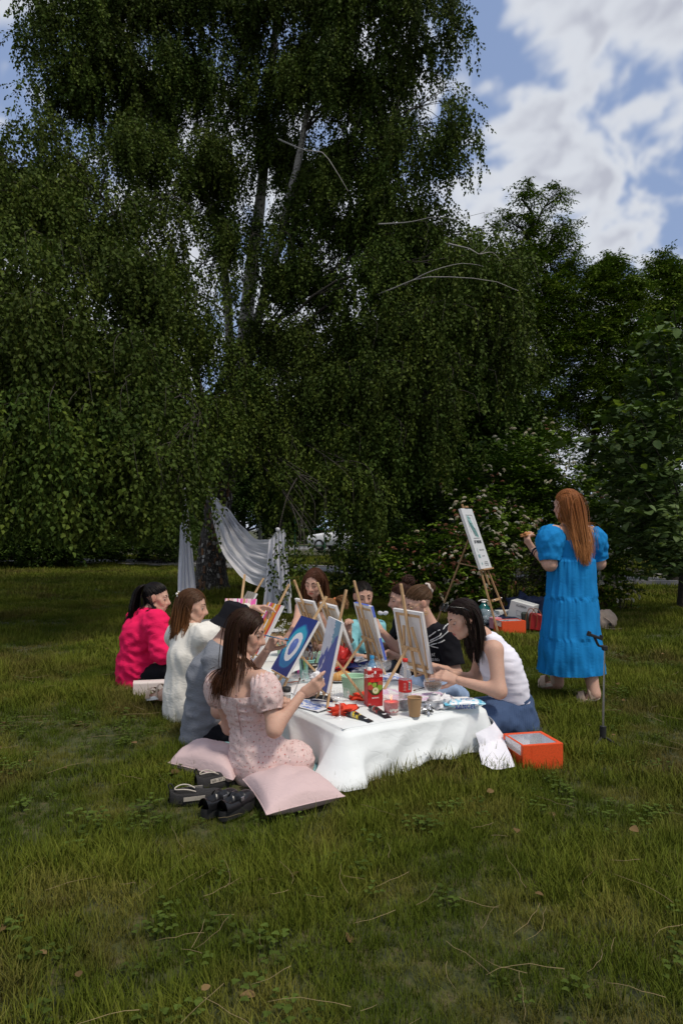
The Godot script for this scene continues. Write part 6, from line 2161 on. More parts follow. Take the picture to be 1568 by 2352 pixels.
	box_part("camera_bump", Vector3(0.02, 0.0165, -0.055), Vector3(0.025, 0.002, 0.03), mats.phone_black, ph, 0.001)
	var bk := thing("black_packet", "black cardboard hang packet standing before the mint pail", "packet", "", Vector3(-0.177,0.339,-4.72), 0.2)
	box_part("card", Vector3(0, 0.04, 0), Vector3(0.085, 0.08, 0.012), mats.print_black, bk, 0.002)
	box_part("hang_slot", Vector3(0, 0.068, 0.0062), Vector3(0.03, 0.005, 0.001), mats.print_white, bk)
	lathe_part("round_emblem", [Vector2(0.0, 0.001), Vector2(0.010, 0.001), Vector2(0.011, 0.0)], mats.print_white, bk, 14, Transform3D(Basis(Vector3.RIGHT, PI / 2), Vector3(0.015, 0.04, 0.0062)))
	# wipes
	var wp := thing("wipes_pack", "blue and white soft pack of wet wipes at the right table corner", "wipes pack", "", Vector3(0.687,0.285,-4.075), 0.12)
	var rows := []
	for j in 17:
		var t := j / 16.0
		var r := PackedVector3Array()
		for i in 25:
			var a := TAU * i / 24.0
			var th := 0.026 * pow(sin(PI * clampf(t, 0.015, 0.985)), 0.5) * (1.0 + 0.14 * nz.get_noise_2d(t * 6.0, a * 1.5))
			r.append(Vector3((t - 0.5) * 0.235, 0.030 + sin(a) * th + 0.003 * nz.get_noise_2d(t * 14.0, a * 2.0), cos(a) * 0.052))
		rows.append(r)
	var wm := MB.new()
	wm.grid(rows)
	var wim := Image.create(256, 128, false, Image.FORMAT_RGB8)
	for j in 128:
		for i in 256:
			var u := i / 256.0
			var v := j / 128.0
			var c := Color(0.76, 0.78, 0.80)
			if u < 0.16 + nz.get_noise_2d(u * 3.0, v * 6.0) * 0.08 or u > 0.82 + nz.get_noise_2d(v * 9.0, u) * 0.09: c = Color(0.10, 0.45, 0.62)
			if nz.get_noise_2d(u * 9.0, v * 7.0) > 0.36: c = Color(0.30, 0.58, 0.72)
			wim.set_pixel(i, j, c.linear_to_srgb())
	var wmat := mat("wipes_film", Color(1, 1, 1), 0.25)
	wmat.albedo_texture = ImageTexture.create_from_image(wim)
	wmat.uv1_scale = Vector3(1, 1, 1)
	for i in wm.uv.size(): wm.uv[i] = Vector2(wm.uv[i].y, wm.uv[i].x)
	part("pack", wm.mesh(), wmat, wp)
	var navyp := solid("print_navy", Color(0.03, 0.06, 0.25), 0.5)
	lettering("XANCEL", Transform3D(Basis(Vector3.RIGHT, -0.15), Vector3(0.0, 0.020, 0.0535)), 0.024, navyp, wp, "Droid Sans", 700)
	lettering("WET WIPES", Transform3D(Basis(Vector3.RIGHT, -1.2), Vector3(0.015, 0.0565, 0.022)), 0.010, navyp, wp, "Droid Sans", 700)
	box_part("seal_flap", Vector3(-0.01, 0.0565, -0.01), Vector3(0.09, 0.002, 0.035), mats.print_white, wp, 0.001)
	# far end of the table
	var sb := thing("storage_box", "clear plastic storage box at the far left end of the table", "storage box", "", table_point(0.30, 2.72, TH), 0.4)
	for s in [-1.0, 1.0]:
		box_part("wall", Vector3(s * 0.13, 0.11, 0), Vector3(0.003, 0.21, 0.19), mats.clear_plastic, sb)
		box_part("wall", Vector3(0, 0.11, s * 0.096), Vector3(0.257, 0.21, 0.003), mats.clear_plastic, sb)
	box_part("floor", Vector3(0, 0.004, 0), Vector3(0.25, 0.004, 0.18), mats.clear_plastic, sb)
	box_part("lid", Vector3(0, 0.223, 0), Vector3(0.28, 0.016, 0.21), mats.clear_plastic, sb, 0.004)
	box_part("contents", Vector3(-0.02, 0.09, 0), Vector3(0.18, 0.15, 0.13), solid("box_contents", Color(0.22, 0.24, 0.32), 0.7), sb, 0.03)
	var wc := thing("wooden_crate", "small wooden crate at the far end next to the navy dress", "crate", "", table_point(0.80, 2.45, TH), 0.3)
	for i in 3:
		for s in [-1.0, 1.0]:
			box_part("slat", Vector3(0, 0.025 + i * 0.045, s * 0.09), Vector3(0.26, 0.036, 0.008), mats.pine_wood, wc, 0.002)
			box_part("slat", Vector3(s * 0.126, 0.025 + i * 0.045, 0), Vector3(0.008, 0.036, 0.17), mats.pine_wood, wc, 0.002)
	var dp := thing("plate", "white plate resting on the small wooden crate", "plate", "", table_point(0.80, 2.45, TH + 0.137))
	lathe_part("dish", [Vector2(0.0, 0.003), Vector2(0.07, 0.002), Vector2(0.115, 0.014), Vector2(0.07, 0.008), Vector2(0.0, 0.006)], mats.china, dp, 28)
	var fw := thing("dried_flowers", "small bunch of white dried flowers lying near the flat hand", "flowers", "", Vector3(-0.499,0.336,-6.05))
	for i in 16:
		var m := MB.new()
		var e := Vector3(rf(-0.10, 0.10), rf(0.08, 0.20), rf(-0.06, 0.08))
		limb(m, [Vector3.ZERO, e * 0.5 + Vector3(0, 0.01, 0), e], 0.0016, 0.001, 4, 5, Color(0.06, 0.09, 0.03))
		part("stem", m.mesh(), mats.matt, fw)
		var f := MB.new()
		f.c = Color(0.7, 0.7, 0.64)
		for q in 5: f.ball(e + Vector3(rf(-0.015, 0.015), rf(-0.01, 0.01), rf(-0.015, 0.015)), Vector3.ONE * 0.005, 5)
		part("blossom", f.mesh(), mats.matt, fw)

# ---------------------------------------------------------------- on the grass
func pillow(label: String, corners: Array, thick: float, mt: Material, sd: float) -> void:
	# corners on the ground in order; y of each is its own height
	var c := Vector3.ZERO
	for p in corners: c += p / 4.0
	var o := thing("pillow", label, "pillow", "pink pillows on the grass", Vector3(c.x, 0, c.z))
	var m := MB.new()
	for s in [1.0, -1.0]:
		var rows := []
		for j in 25:
			var r := PackedVector3Array()
			for i in 25:
				var u := i / 24.0
				var v := j / 24.0
				# the sides draw in between the corners
				var pu := u - 0.5
				var pv := v - 0.5
				var k := 0.06
				var uu := 0.5 + pu * (1.0 - k * 4.0 * (0.25 - pv * pv))
				var vv := 0.5 + pv * (1.0 - k * 4.0 * (0.25 - pu * pu))
				var p: Vector3 = (corners[0].lerp(corners[1], uu)).lerp(corners[3].lerp(corners[2], uu), vv) - o.position
				var f := pow(maxf(0.0, (1.0 - 4.0 * pu * pu) * (1.0 - 4.0 * pv * pv)), 0.42)
				var cr := nz.get_noise_2d(u * 2.0 + sd, v * 2.0) * 0.14 + nz.get_noise_2d((u + v) * 7.0 + sd, (u - v) * 2.0) * 0.05
				p.y += s * thick * f * ((1.0 + cr) if s > 0 else 0.78)
				r.append(p)
			rows.append(r)
		if s < 0: rows.reverse()
		m.grid(rows)
	part("cover", m.mesh(), mt, o)
	var sm := MB.new()
	for e in 4:
		var ps := []
		for i in 25:
			var u := i / 24.0
			var pu := u - 0.5
			var kk := 0.5 - 0.06 * 2.0 * (0.25 - pu * pu) * 1.0
			var q := [Vector2(u, 0.5 - kk), Vector2(0.5 + kk, u), Vector2(1.0 - u, 0.5 + kk), Vector2(0.5 - kk, 1.0 - u)]
			var w: Vector2 = q[e]
			ps.append((corners[0].lerp(corners[1], w.x)).lerp(corners[3].lerp(corners[2], w.x), w.y) - o.position)
		sm.tube(ps, [0.0028], 5, false)
	part("piping", sm.mesh(), mt, o)

func gift_box(label: String, at: Vector3, turn: float, sx: float, sy: float, sz: float, deep: float) -> void:
	# an orange carton with a slanted clear window in its lid
	var o := thing("orange_box", label, "box", "orange pastry boxes", at, turn)
	var t := 0.003
	box_part("front", Vector3(0, sy / 2, sz / 2), Vector3(sx, sy, t), mats.orange_card, o)
	box_part("back", Vector3(0, sy / 2, -sz / 2), Vector3(sx, sy, t), mats.orange_card, o)
	box_part("side", Vector3(sx / 2, sy / 2, 0), Vector3(t, sy, sz - t * 2.0), mats.orange_card, o)
	box_part("side", Vector3(-sx / 2, sy * 0.28, 0), Vector3(t, sy * 0.56, sz - t * 2.0), mats.orange_card, o)
	box_part("floor", Vector3(0, t, 0), Vector3(sx - 2 * t, t, sz - 2 * t), solid("card_inside", Color(0.62, 0.56, 0.50), 0.8), o)
	box_part("inner_wall", Vector3(0, sy / 2, -sz / 2 + 0.004), Vector3(sx - 0.012, sy - 0.012, 0.002), mats.card_inside, o)
	box_part("inner_wall", Vector3(sx / 2 - 0.004, sy / 2, 0), Vector3(0.002, sy - 0.012, sz - 0.02), mats.card_inside, o)
	var b := 0.022
	for s in [-1.0, 1.0]:
		box_part("lid_border", Vector3(0, sy, s * (sz / 2 - b / 2)), Vector3(sx, t, b), mats.orange_card, o)
	box_part("lid_border", Vector3(sx / 2 - b / 2, sy, 0), Vector3(b, t, sz - 2 * b), mats.orange_card, o)
	box_part("lid_border", Vector3(-sx / 2 + 0.006, sy, 0), Vector3(0.012, t, sz - 2 * b), mats.orange_card, o)
	box_part("window", Vector3(0, sy - 0.001, 0), Vector3(sx - 0.03, 0.001, sz - 2 * b + 0.006), mats.clear_plastic, o)
	box_part("window", Vector3(-sx / 2 + 0.001, sy * 0.76, 0), Vector3(0.001, sy * 0.46, sz - 2 * b), mats.clear_plastic, o)
	for s in [-1.0, 1.0]: box_part("side_border", Vector3(-sx / 2, sy * 0.77, s * (sz / 2 - b / 2)), Vector3(t, sy * 0.45, b), mats.orange_card, o)
	box_part("tuck_flap", Vector3(-sx * 0.28, sy * 0.5, sz / 2 + 0.0022), Vector3(0.0025, sy * 0.94, 0.0015), mats.orange_card, o)

func build_lawn_things() -> void:
	pillow("flat pink pillow nearest to the camera, right of the black shoes", [Vector3(-0.494,0.049,-3.59), Vector3(-0.185,0.05,-3.73), Vector3(0.016,0.05,-3.36), Vector3(-0.327,0.05,-3.14)], 0.085, mats.pillow_pink, 1.0)
	pillow("pink pillow half under the pink floral dress, left of the shoes", [Vector3(-0.859,0.049,-4.12), Vector3(-0.474,0.05,-3.93), Vector3(-0.539,0.052,-3.57), Vector3(-0.926,0.05,-3.84)], 0.105, mats.pillow_pink, 4.0)
	gift_box("orange window box on the grass at the right front corner of the table", Vector3(1.06,0,-3.994), 0.22, 0.235, 0.135, 0.24, 0.0)
	gift_box("orange window box in the distance under the sign easel", Vector3(2.094,0.009,-8.95), 0.25, 0.32, 0.155, 0.22, 0.0)
	# shoes
	for k in 2:
		var at: Vector3 = [Vector3(-0.688,0,-3.421), Vector3(-0.62,0,-3.629)][k]
		var turn: float = [1.9, 2.25][k]
		var o := thing("sneaker", ["black knit sneaker lying on its side, leftmost of the shoes", "black knit sneaker with white lettered stripe, behind the black clogs"][k], "shoe", "black knit sneakers on the grass", at, turn)
		o.rotation.z = [0.25, 0.0][k]
		o.scale = Vector3.ONE * 0.9
		var rows := []
		for j in 20:
			var t := j / 19.0
			var z := (t - 0.5) * 0.285
			var hw := 0.034 + 0.014 * sin(PI * pow(t, 0.8)) - 0.022 * pow(maxf(0.0, t - 0.85) / 0.15, 2.0) - 0.012 * pow(maxf(0.0, 0.12 - t) / 0.12, 2.0)
			var hh := lerpf(0.066, 0.040, smoothstep(0.28, 0.7, t)) * (1.0 - 0.45 * pow(maxf(0.0, t - 0.8) / 0.2, 2.0))
			var r := PackedVector3Array()
			for i in 15:
				var a := PI * i / 14.0
				var open := 1.0 - smoothstep(0.02, 0.10, t) * (1.0 - smoothstep(0.42, 0.50, t))
				var y := 0.028 + sin(a) * hh * (1.0 if absf(cos(a)) > 0.55 or open > 0.5 else lerpf(0.35, 1.0, open))
				r.append(Vector3(cos(a) * hw * (1.0 - 0.12 * sin(a)), y, z))
			rows.append(r)
		var m := MB.new()
		m.grid(rows)
		part("upper", m.mesh(), mats.sneaker_knit, o)
		rows = []
		for q in [[1.0, 0.0], [1.08, 0.006], [1.06, 0.026], [0.97, 0.032]]:
			var r := PackedVector3Array()
			for i in 28:
				var a := TAU * i / 28.0
				var z := sin(a) * 0.15
				var t := z / 0.285 + 0.5
				r.append(Vector3(signf(cos(a)) * pow(absf(cos(a)), 0.6) * (0.040 + 0.008 * sin(PI * clampf(t, 0, 1))) * q[0], q[1], z * (0.95 + 0.05 * q[0])))
			rows.append(r)
		var sl := MB.new()
		sl.grid(rows, true)
		sl.face(Array(rows[0]))
		part("sole", sl.mesh(), mats.black_rubber, o)
		var pp := []
		for i in 25:
			var a := TAU * i / 24.0
			pp.append(Vector3(cos(a) * 0.024, 0.086 - 0.016 * sin(a) + 0.01 * cos(2 * a), -0.055 + sin(a) * 0.062))
		var cm := MB.new()
		cm.tube(pp, [0.0035], 6, false)
		part("collar_piping", cm.mesh(), solid("piping_cream", Color(0.5, 0.45, 0.38), 0.8), o)
		var lo := MB.new()
		lo.tube(along([Vector3(0, 0.07, -0.13), Vector3(0, 0.12, -0.15), Vector3(0, 0.125, -0.135), Vector3(0, 0.09, -0.12)], 10), [0.004], 5)
		part("heel_loop", lo.mesh(), mats.black_rubber, o)
		for i in 4:
			var lc := MB.new()
			lc.tube([Vector3(-0.028, 0.060 - i * 0.006, 0.0 + i * 0.022), Vector3(0, 0.078 - i * 0.007, 0.004 + i * 0.022), Vector3(0.028, 0.060 - i * 0.006, 0.0 + i * 0.022)], [0.0028], 5)
			part("lace", lc.mesh(), mats.black_rubber, o)
		for s in [-1.0, 1.0]:
			box_part("side_stripe", Vector3(s * 0.0475, 0.055, -0.02), Vector3(0.0016, 0.022, 0.11), mats.piping_cream, o, 0.0, Basis(Vector3.BACK, s * 0.12))
			if k == 1: lettering("WA-M128", Transform3D(Basis(Vector3.UP, s * PI / 2) * Basis(Vector3.RIGHT, -0.1), Vector3(s * 0.0488, 0.055, -0.02)), 0.017, mats.print_black, o, "Droid Sans Mono", 700)
	for k in 2:
		var o := thing("clog", ["black leather clog with strap, in front of the sneakers", "black leather clog with buckle, touching the near pink pillow"][k], "shoe", "black leather clogs on the grass", [Vector3(-0.555,0,-3.315), Vector3(-0.475,0,-3.295)][k], [2.55, 2.62][k])
		o.scale = Vector3.ONE * 0.9
		var rows := []
		for j in 18:
			var t := j / 17.0
			var z := (t - 0.5) * 0.25
			var hw := 0.036 + 0.012 * sin(PI * pow(t, 0.85)) - 0.02 * pow(maxf(0.0, t - 0.82) / 0.18, 2.0)
			var hh := lerpf(0.058, 0.050, t) * (1.0 - 0.6 * pow(maxf(0.0, t - 0.75) / 0.25, 2.0))
			var r := PackedVector3Array()
			for i in 13:
				var a := PI * i / 12.0
				var op := smoothstep(0.05, 0.12, t) * (1.0 - smoothstep(0.50, 0.56, t))
				var up2 := 1.0 if absf(cos(a)) > 0.6 else lerpf(1.0, 0.1, op)
				r.append(Vector3(cos(a) * hw, 0.045 + sin(a) * hh * up2, z))
			rows.append(r)
		var m := MB.new()
		m.grid(rows)
		part("upper", m.mesh(), mats.black_leather, o)
		rows = []
		for q in [[0.98, 0.0], [1.06, 0.004], [1.05, 0.040], [0.98, 0.050]]:
			var r := PackedVector3Array()
			for i in 28:
				var a := TAU * i / 28.0
				var z := sin(a) * 0.132
				r.append(Vector3(signf(cos(a)) * pow(absf(cos(a)), 0.6) * (0.038 + 0.010 * sin(PI * clampf(z / 0.264 + 0.5, 0, 1))) * q[0], q[1], z))
			rows.append(r)
		var sl := MB.new()
		sl.grid(rows, true)
		sl.face(Array(rows[0]))
		part("platform_sole", sl.mesh(), mats.black_rubber, o)
		var sp := MB.new()
		var pts := []
		for i in 9: pts.append(Vector3(cos(PI * i / 8.0) * 0.048, 0.05 + sin(PI * i / 8.0) * 0.066, -0.02))
		var srow := []
		for p in pts: srow.append(PackedVector3Array([p + Vector3(0, 0, -0.009), p + Vector3(0, 0, 0.009)]))
		sp.grid(srow)
		part("strap", sp.mesh(), mats.black_leather, o)
		box_part("buckle", Vector3(-0.047, 0.085, -0.02), Vector3(0.004, 0.022, 0.024), mats.steel, o, 0.001)
	# handbag by the magenta shirt
	var hb := thing("handbag", "small cream flap handbag standing on the grass behind the white shirt", "handbag", "", Vector3(-1.467,0,-5.514), 0.22)
	var hm := MB.new()
	hm.box(Transform3D(Basis(), Vector3(0, 0.062, -0.035)), Vector3(0.24, 0.118, 0.07), 0.008)
	part("body", hm.mesh(), solid("bag_taupe", Color(0.36, 0.27, 0.21), 0.6), hb)
	var fl := MB.new()
	var frs := []
	for p in [Vector2(0.128, -0.074), Vector2(0.131, -0.03), Vector2(0.128, 0.002), Vector2(0.11, 0.006), Vector2(0.05, 0.008), Vector2(0.035, 0.008)]:
		var r := PackedVector3Array()
		for i in 9: r.append(Vector3((i / 8.0 - 0.5) * 0.25, p.x - (0.014 * (0.25 - pow(i / 8.0 - 0.5, 2)) * 4.0 if p.x < 0.06 else 0.0), p.y))
		frs.append(r)
	fl.grid(frs)
	part("flap", fl.mesh(), mats.cream_leather, hb)
	box_part("clasp", Vector3(0.0, 0.028, 0.011), Vector3(0.05, 0.008, 0.005), mats.gold, hb, 0.001)
	# phone stick
	var ps := thing("phone_tripod", "thin telescopic phone tripod with empty clamp standing alone on the grass", "tripod", "", Vector3(1.567,0,-4.316))
	var z := [[0.05, 0.115, 0.019], [0.115, 0.30, 0.0062], [0.30, 0.39, 0.0056], [0.39, 0.47, 0.005], [0.47, 0.575, 0.0044]]
	for i in z.size():
		var m := MB.new()
		var lean := Vector3(0.012, 0, 0)
		m.tube([Vector3(0, z[i][0], 0) + lean * z[i][0] / 0.6, Vector3(0, z[i][1], 0) + lean * z[i][1] / 0.6], [z[i][2]], 12)
		part("grip" if i == 0 else "tube", m.mesh(), mats.black_rubber if i == 0 else mats.steel, ps)
	for i in 3:
		var a := TAU * i / 3.0 + 0.4
		var m := MB.new()
		m.tube([Vector3(0, 0.055, 0), Vector3(cos(a) * 0.05, 0.03, sin(a) * 0.05), Vector3(cos(a) * 0.11, 0.002, sin(a) * 0.11)], [0.008, 0.007, 0.006], 6)
		part("leg", m.mesh(), mats.black_rubber, ps)
	box_part("hinge", Vector3(0.012, 0.585, 0), Vector3(0.032, 0.03, 0.028), mats.black_rubber, ps, 0.005)
	var ar := MB.new()
	ar.tube(along([Vector3(0.0, 0.595, 0), Vector3(-0.025, 0.60, 0), Vector3(-0.04, 0.63, 0), Vector3(-0.05, 0.65, 0)], 10), [0.008], 6)
	part("arm", ar.mesh(), mats.black_rubber, ps)
	box_part("clamp", Vector3(-0.048, 0.655, 0), Vector3(0.078, 0.018, 0.03), mats.black_rubber, ps, 0.004, Basis(Vector3.BACK, -0.35))
	box_part("clamp_jaw", Vector3(-0.085, 0.672, 0.005), Vector3(0.012, 0.03, 0.04), mats.black_rubber, ps, 0.003, Basis(Vector3.BACK, -0.35))
	box_part("clamp_jaw", Vector3(-0.012, 0.648, 0.005), Vector3(0.012, 0.03, 0.04), mats.black_rubber, ps, 0.003, Basis(Vector3.BACK, -0.35))
	build_sign()
	# boxes and bags under the shrubs
	var g := ""
	for k in 2:
		var o := thing("white_carton", ["white carton with printed drawing standing between the easel legs", "white carton leaning tilted against the dark bag"][k], "box", "white cartons", [Vector3(2.199,0.005,-9.5), Vector3(2.347,0.109,-9.4)][k], [0.2, -0.55][k])
		var s: Vector3 = [Vector3(0.32, 0.22, 0.16), Vector3(0.30, 0.24, 0.26)][k]
		o.rotation.z = [0.0, -0.22][k]
		box_part("carton", Vector3(0, s.y / 2, 0), s, solid("carton_white", Color(0.66, 0.66, 0.63), 0.7), o, 0.003)
		box_part("lid_seam", Vector3(0, s.y + 0.0005, 0), Vector3(s.x * 0.98, 0.001, 0.004), mats.print_grey, o)
		lettering("SLIMRA" if k == 0 else "SLIMRA", Transform3D(Basis(), Vector3(0, s.y * 0.82, s.z / 2 + 0.001)), 0.028, mats.print_black, o, "Droid Sans", 700)
		var dm := MB.new()
		dm.tube([Vector3(-0.05, s.y * 0.55, s.z / 2 + 0.001), Vector3(-0.035, s.y * 0.3, s.z / 2 + 0.001), Vector3(0.035, s.y * 0.3, s.z / 2 + 0.001), Vector3(0.05, s.y * 0.55, s.z / 2 + 0.001), Vector3(-0.05, s.y * 0.55, s.z / 2 + 0.001)], [0.0012], 4)
		part("printed_bowl", dm.mesh(), mats.print_black, o)
	crumple("dark_bag", "dark navy bag lying behind the white cartons", "bag", Vector3(2.535,-0.006,-9.75), Vector3(0.30, 0.19, 0.20), mats.navy_nylon, 40.0, "", 0.5)
	crumple("dark_cloth", "dark blue jacket heaped between white cartons and orange box", "jacket", Vector3(2.108,0.016,-9.25), Vector3(0.20, 0.07, 0.12), mats.navy_nylon, 44.0, "", 0.7)
	crumple("clear_bag", "crumpled clear bag left of the far orange box", "bag", Vector3(1.939,0.032,-9.3), Vector3(0.11, 0.09, 0.09), mats.clear_plastic, 47.0, "", 0.8)
	var pk := thing("pink_box", "small pink box between the clear bag and the easel leg", "box", "", Vector3(1.947,0.043,-9.1), 0.3)
	box_part("carton", Vector3(0, 0.06, 0), Vector3(0.12, 0.12, 0.10), solid("pink_card", Color(0.6, 0.25, 0.30), 0.7), pk, 0.003)
	box_part("lid", Vector3(0, 0.125, 0), Vector3(0.126, 0.02, 0.106), mats.pink_card, pk, 0.003)
	var gb := thing("water_canister", "large teal water bottle with white handle behind the easel leg", "bottle", "", Vector3(1.897,0.003,-9.6))
	lathe_part("bottle", [Vector2(0.0, 0.0), Vector2(0.085, 0.0), Vector2(0.09, 0.03), Vector2(0.085, 0.08), Vector2(0.09, 0.10), Vector2(0.085, 0.17), Vector2(0.09, 0.2), Vector2(0.08, 0.25), Vector2(0.03, 0.30), Vector2(0.025, 0.32)], mats.teal_plastic_film, gb, 20)
	lathe_part("cap", [Vector2(0.03, 0.318), Vector2(0.03, 0.335), Vector2(0.0, 0.337)], mats.print_white, gb, 16)
	var hd := MB.new()
	hd.tube(along([Vector3(-0.07, 0.33, 0), Vector3(-0.03, 0.35, 0), Vector3(0.03, 0.35, 0), Vector3(0.07, 0.335, 0)], 12), [0.007], 6)
	part("handle", hd.mesh(), mats.print_white, gb)
	var rb := thing("red_bag", "red bag with brown leather straps beside the blue dress", "bag", "", Vector3(2.429,0.008,-9.15), -0.2)
	var rm := MB.new()
	rm.box(Transform3D(Basis(Vector3.BACK, -0.12), Vector3(0.03, 0.11, 0)), Vector3(0.16, 0.22, 0.10), 0.02)
	part("body", rm.mesh(), solid("red_leather", Color(0.40, 0.015, 0.015), 0.5), rb)
	box_part("side_panel", Vector3(-0.09, 0.12, 0.02), Vector3(0.09, 0.23, 0.09), solid("dark_green_leather", Color(0.02, 0.03, 0.022), 0.6), rb, 0.02, Basis(Vector3.BACK, 0.1))
	for s in [[-0.1, 0.05], [-0.04, 0.11]]:
		var m := MB.new()
		m.tube(along([Vector3(s[0], 0.02, 0.075), Vector3(s[0] + 0.02, 0.2, 0.07), Vector3((s[0] + s[1]) / 2, 0.29, 0.05), Vector3(s[1], 0.2, 0.065), Vector3(s[1] - 0.01, 0.05, 0.06)], 18), [0.010], 6, true, 0.5)
		part("strap", m.mesh(), solid("brown_leather", Color(0.20, 0.07, 0.025), 0.6), rb)
	var bp := thing("backpack", "beige canvas backpack lying on the grass behind the blue dress", "backpack", "", Vector3(3.386,0.005,-9.25), -0.3)
	var bm := blob([cap(Vector3(-0.04, 0.11, 0), Vector3(0.04, 0.12, 0), 0.11, 0.10, Vector3(0, 0, 1), 1.25), cap(Vector3(0.0, 0.17, 0.0), Vector3(0.03, 0.19, 0), 0.08, 0.06), cap(Vector3(-0.02, 0.07, 0.06), Vector3(0.05, 0.08, 0.06), 0.06, 0.05)], 0.018, 0.03)
	ruffle(bm, func(p: Vector3, n: Vector3) -> float: return fold(p, Vector3(9, 7, 9), 0.014))
	part("body", bm.mesh(), mats.beige_canvas, bp)
	for q in [[Vector3(-0.06, 0.20, 0.07), Vector3(0.06, 0.12, 0.13), Vector3(0.10, 0.05, 0.10)], [Vector3(-0.12, 0.05, 0.08), Vector3(0.05, 0.03, 0.15), Vector3(0.22, 0.04, 0.10)]]:
		var m := MB.new()
		m.tube(along(q, 12), [0.014], 6, true, 0.3)
		part("strap", m.mesh(), mats.beige_canvas, bp)
	box_part("buckle", Vector3(0.055, 0.085, 0.135), Vector3(0.03, 0.035, 0.01), mats.black_rubber, bp, 0.003)

func build_sign() -> void:
	var o := thing("standing_easel", "tall wooden studio easel carrying the white sign board before the shrubs", "easel", "", Vector3(2.06, 0, -9.05))
	o.rotation.y = 1.05
	var l := 0.34
	var pl := func(x: float, s: float, off: float) -> Vector3: return Vector3(x, s * cos(l) + off * sin(l), -s * sin(l) + off * cos(l))
	var n := Vector3(0, sin(l), cos(l))
	part("mast", bar(pl.call(0, 0.62, 0.0), pl.call(0, 1.72, 0.0), 0.026, 0.02, n).mesh(), mats.dark_pine, o)
	for s in [-1.0, 1.0]: part("leg", bar(pl.call(s * 0.27, 0.005, 0.0), pl.call(s * 0.045, 1.35, 0.0), 0.028, 0.02, n).mesh(), mats.dark_pine, o)
	part("back_leg", bar(Vector3(0, 0.004, -0.95), pl.call(0, 1.3, -0.03), 0.028, 0.02, Vector3(0, 0, 1)).mesh(), mats.dark_pine, o)
	part("ledge", bar(pl.call(-0.20, 0.82, 0.03), pl.call(0.20, 0.82, 0.03), 0.02, 0.07, n).mesh(), mats.dark_pine, o)
	part("lower_brace", bar(pl.call(-0.17, 0.42, 0.022), pl.call(0.19, 0.42, 0.022), 0.032, 0.016, n).mesh(), mats.dark_pine, o)
	part("side_arm", bar(pl.call(-0.02, 0.86, -0.03), Vector3(-0.02, 0.86, -0.62), 0.03, 0.014, Vector3(0, 1, 0)).mesh(), mats.dark_pine, o)
	part("top_clamp", bar(pl.call(-0.05, 1.665, 0.03), pl.call(0.05, 1.665, 0.03), 0.022, 0.05, n).mesh(), mats.dark_pine, o)
	for s in [-0.13, 0.16]:
		var m := MB.new()
		m.ball(pl.call(s, 0.42, 0.04), Vector3(0.014, 0.014, 0.01), 8)
		part("wing_nut", m.mesh(), mats.steel, o)
	var c := canvas("sign_board", "tall white canvas sign with green drawing and small print on the easel", o.position, Vector3(sin(1.05), 0, cos(1.05)), l, 0.42, 0.81, mat("sign_white", Color(0.62, 0.64, 0.66), 0.8), mats.raw_canvas, 0.835, "", "raw_canvas", 0.035)
	var bs := Basis(Vector3.RIGHT, -l)
	var at := func(x: float, y: float) -> Transform3D: return Transform3D(bs, bs * Vector3(x, 0.835 + y, 0.0402))
	var ink := solid("sign_ink", Color(0.05, 0.06, 0.07), 0.7)
	var sea := solid("sign_green", Color(0.10, 0.30, 0.30), 0.7)
	var pale := solid("sign_pale_green", Color(0.25, 0.45, 0.44), 0.7)
	for b in [[0.0, 0.72, 0.24, 0.004], [0.0, 0.405, 0.22, 0.006]]:
		var m := MB.new()
		m.box(at.call(b[0], b[1]), Vector3(b[2], b[3], 0.001))
		part("printed_rule", m.mesh(), ink, c)
	for s in [-0.12, 0.12]:
		var m := MB.new()
		m.box(at.call(s, 0.60), Vector3(0.003, 0.24, 0.001))
		part("printed_rule", m.mesh(), ink, c)
	var sw := MB.new()
	var tt: Transform3D = at.call(0, 0)
	sw.face([tt * Vector3(-0.09, 0.71, 0), tt * Vector3(-0.02, 0.71, 0), tt * Vector3(0.115, 0.42, 0), tt * Vector3(0.03, 0.42, 0), tt * Vector3(-0.10, 0.58, 0)])
	part("printed_sweep", sw.mesh(), pale, c)
	for i in 11:
		var m := MB.new()
		var x := -0.10 + i * 0.013
		m.tube([tt * Vector3(x, 0.66 - i * 0.012, 0.001), tt * Vector3(x + 0.035, 0.54, 0.001), tt * Vector3(x + 0.07, 0.43, 0.001)], [0.0012], 4)
		part("printed_line", m.mesh(), sea if i % 2 else ink, c)
	lettering("РАЗНЫЕ", at.call(-0.03, 0.68), 0.022, ink, c)
	lettering("ЛИНИИ", at.call(-0.02, 0.60), 0.022, ink, c)
	lettering("АРТ-ПИКНИК", at.call(0.0, 0.355), 0.045, ink, c, "Droid Sans", 700, 0.72)
	lettering("8 902 83 26 59", at.call(0.04, 0.245), 0.020, ink, c)
	lettering("vc_ema2", at.call(0.03, 0.165), 0.020, ink, c)
	lettering("парк культуры", at.call(0.05, 0.085), 0.014, ink, c)
	lettering("у большой берёзы", at.call(0.05, 0.062), 0.014, ink, c)
	lettering("с 12 до 18 часов", at.call(0.05, 0.039), 0.014, ink, c)
	lettering("(", at.call(-0.12, 0.245), 0.05, sea, c, "Droid Sans", 700)
	lettering("VK", at.call(-0.12, 0.163), 0.05, sea, c, "Droid Sans", 700)
	lettering("◊", at.call(-0.11, 0.065), 0.05, sea, c, "Droid Sans", 700)

# ---------------------------------------------------------------- people
const SKIN := Color(0.58, 0.35, 0.255)

func pp(called: String, m: MB, mt: Material, o: Node3D) -> MeshInstance3D:
	# a part whose mesh was laid out in the scene's own metres
	var p := part(called, m.mesh(), mt, o)
	p.position = -o.position
	return p

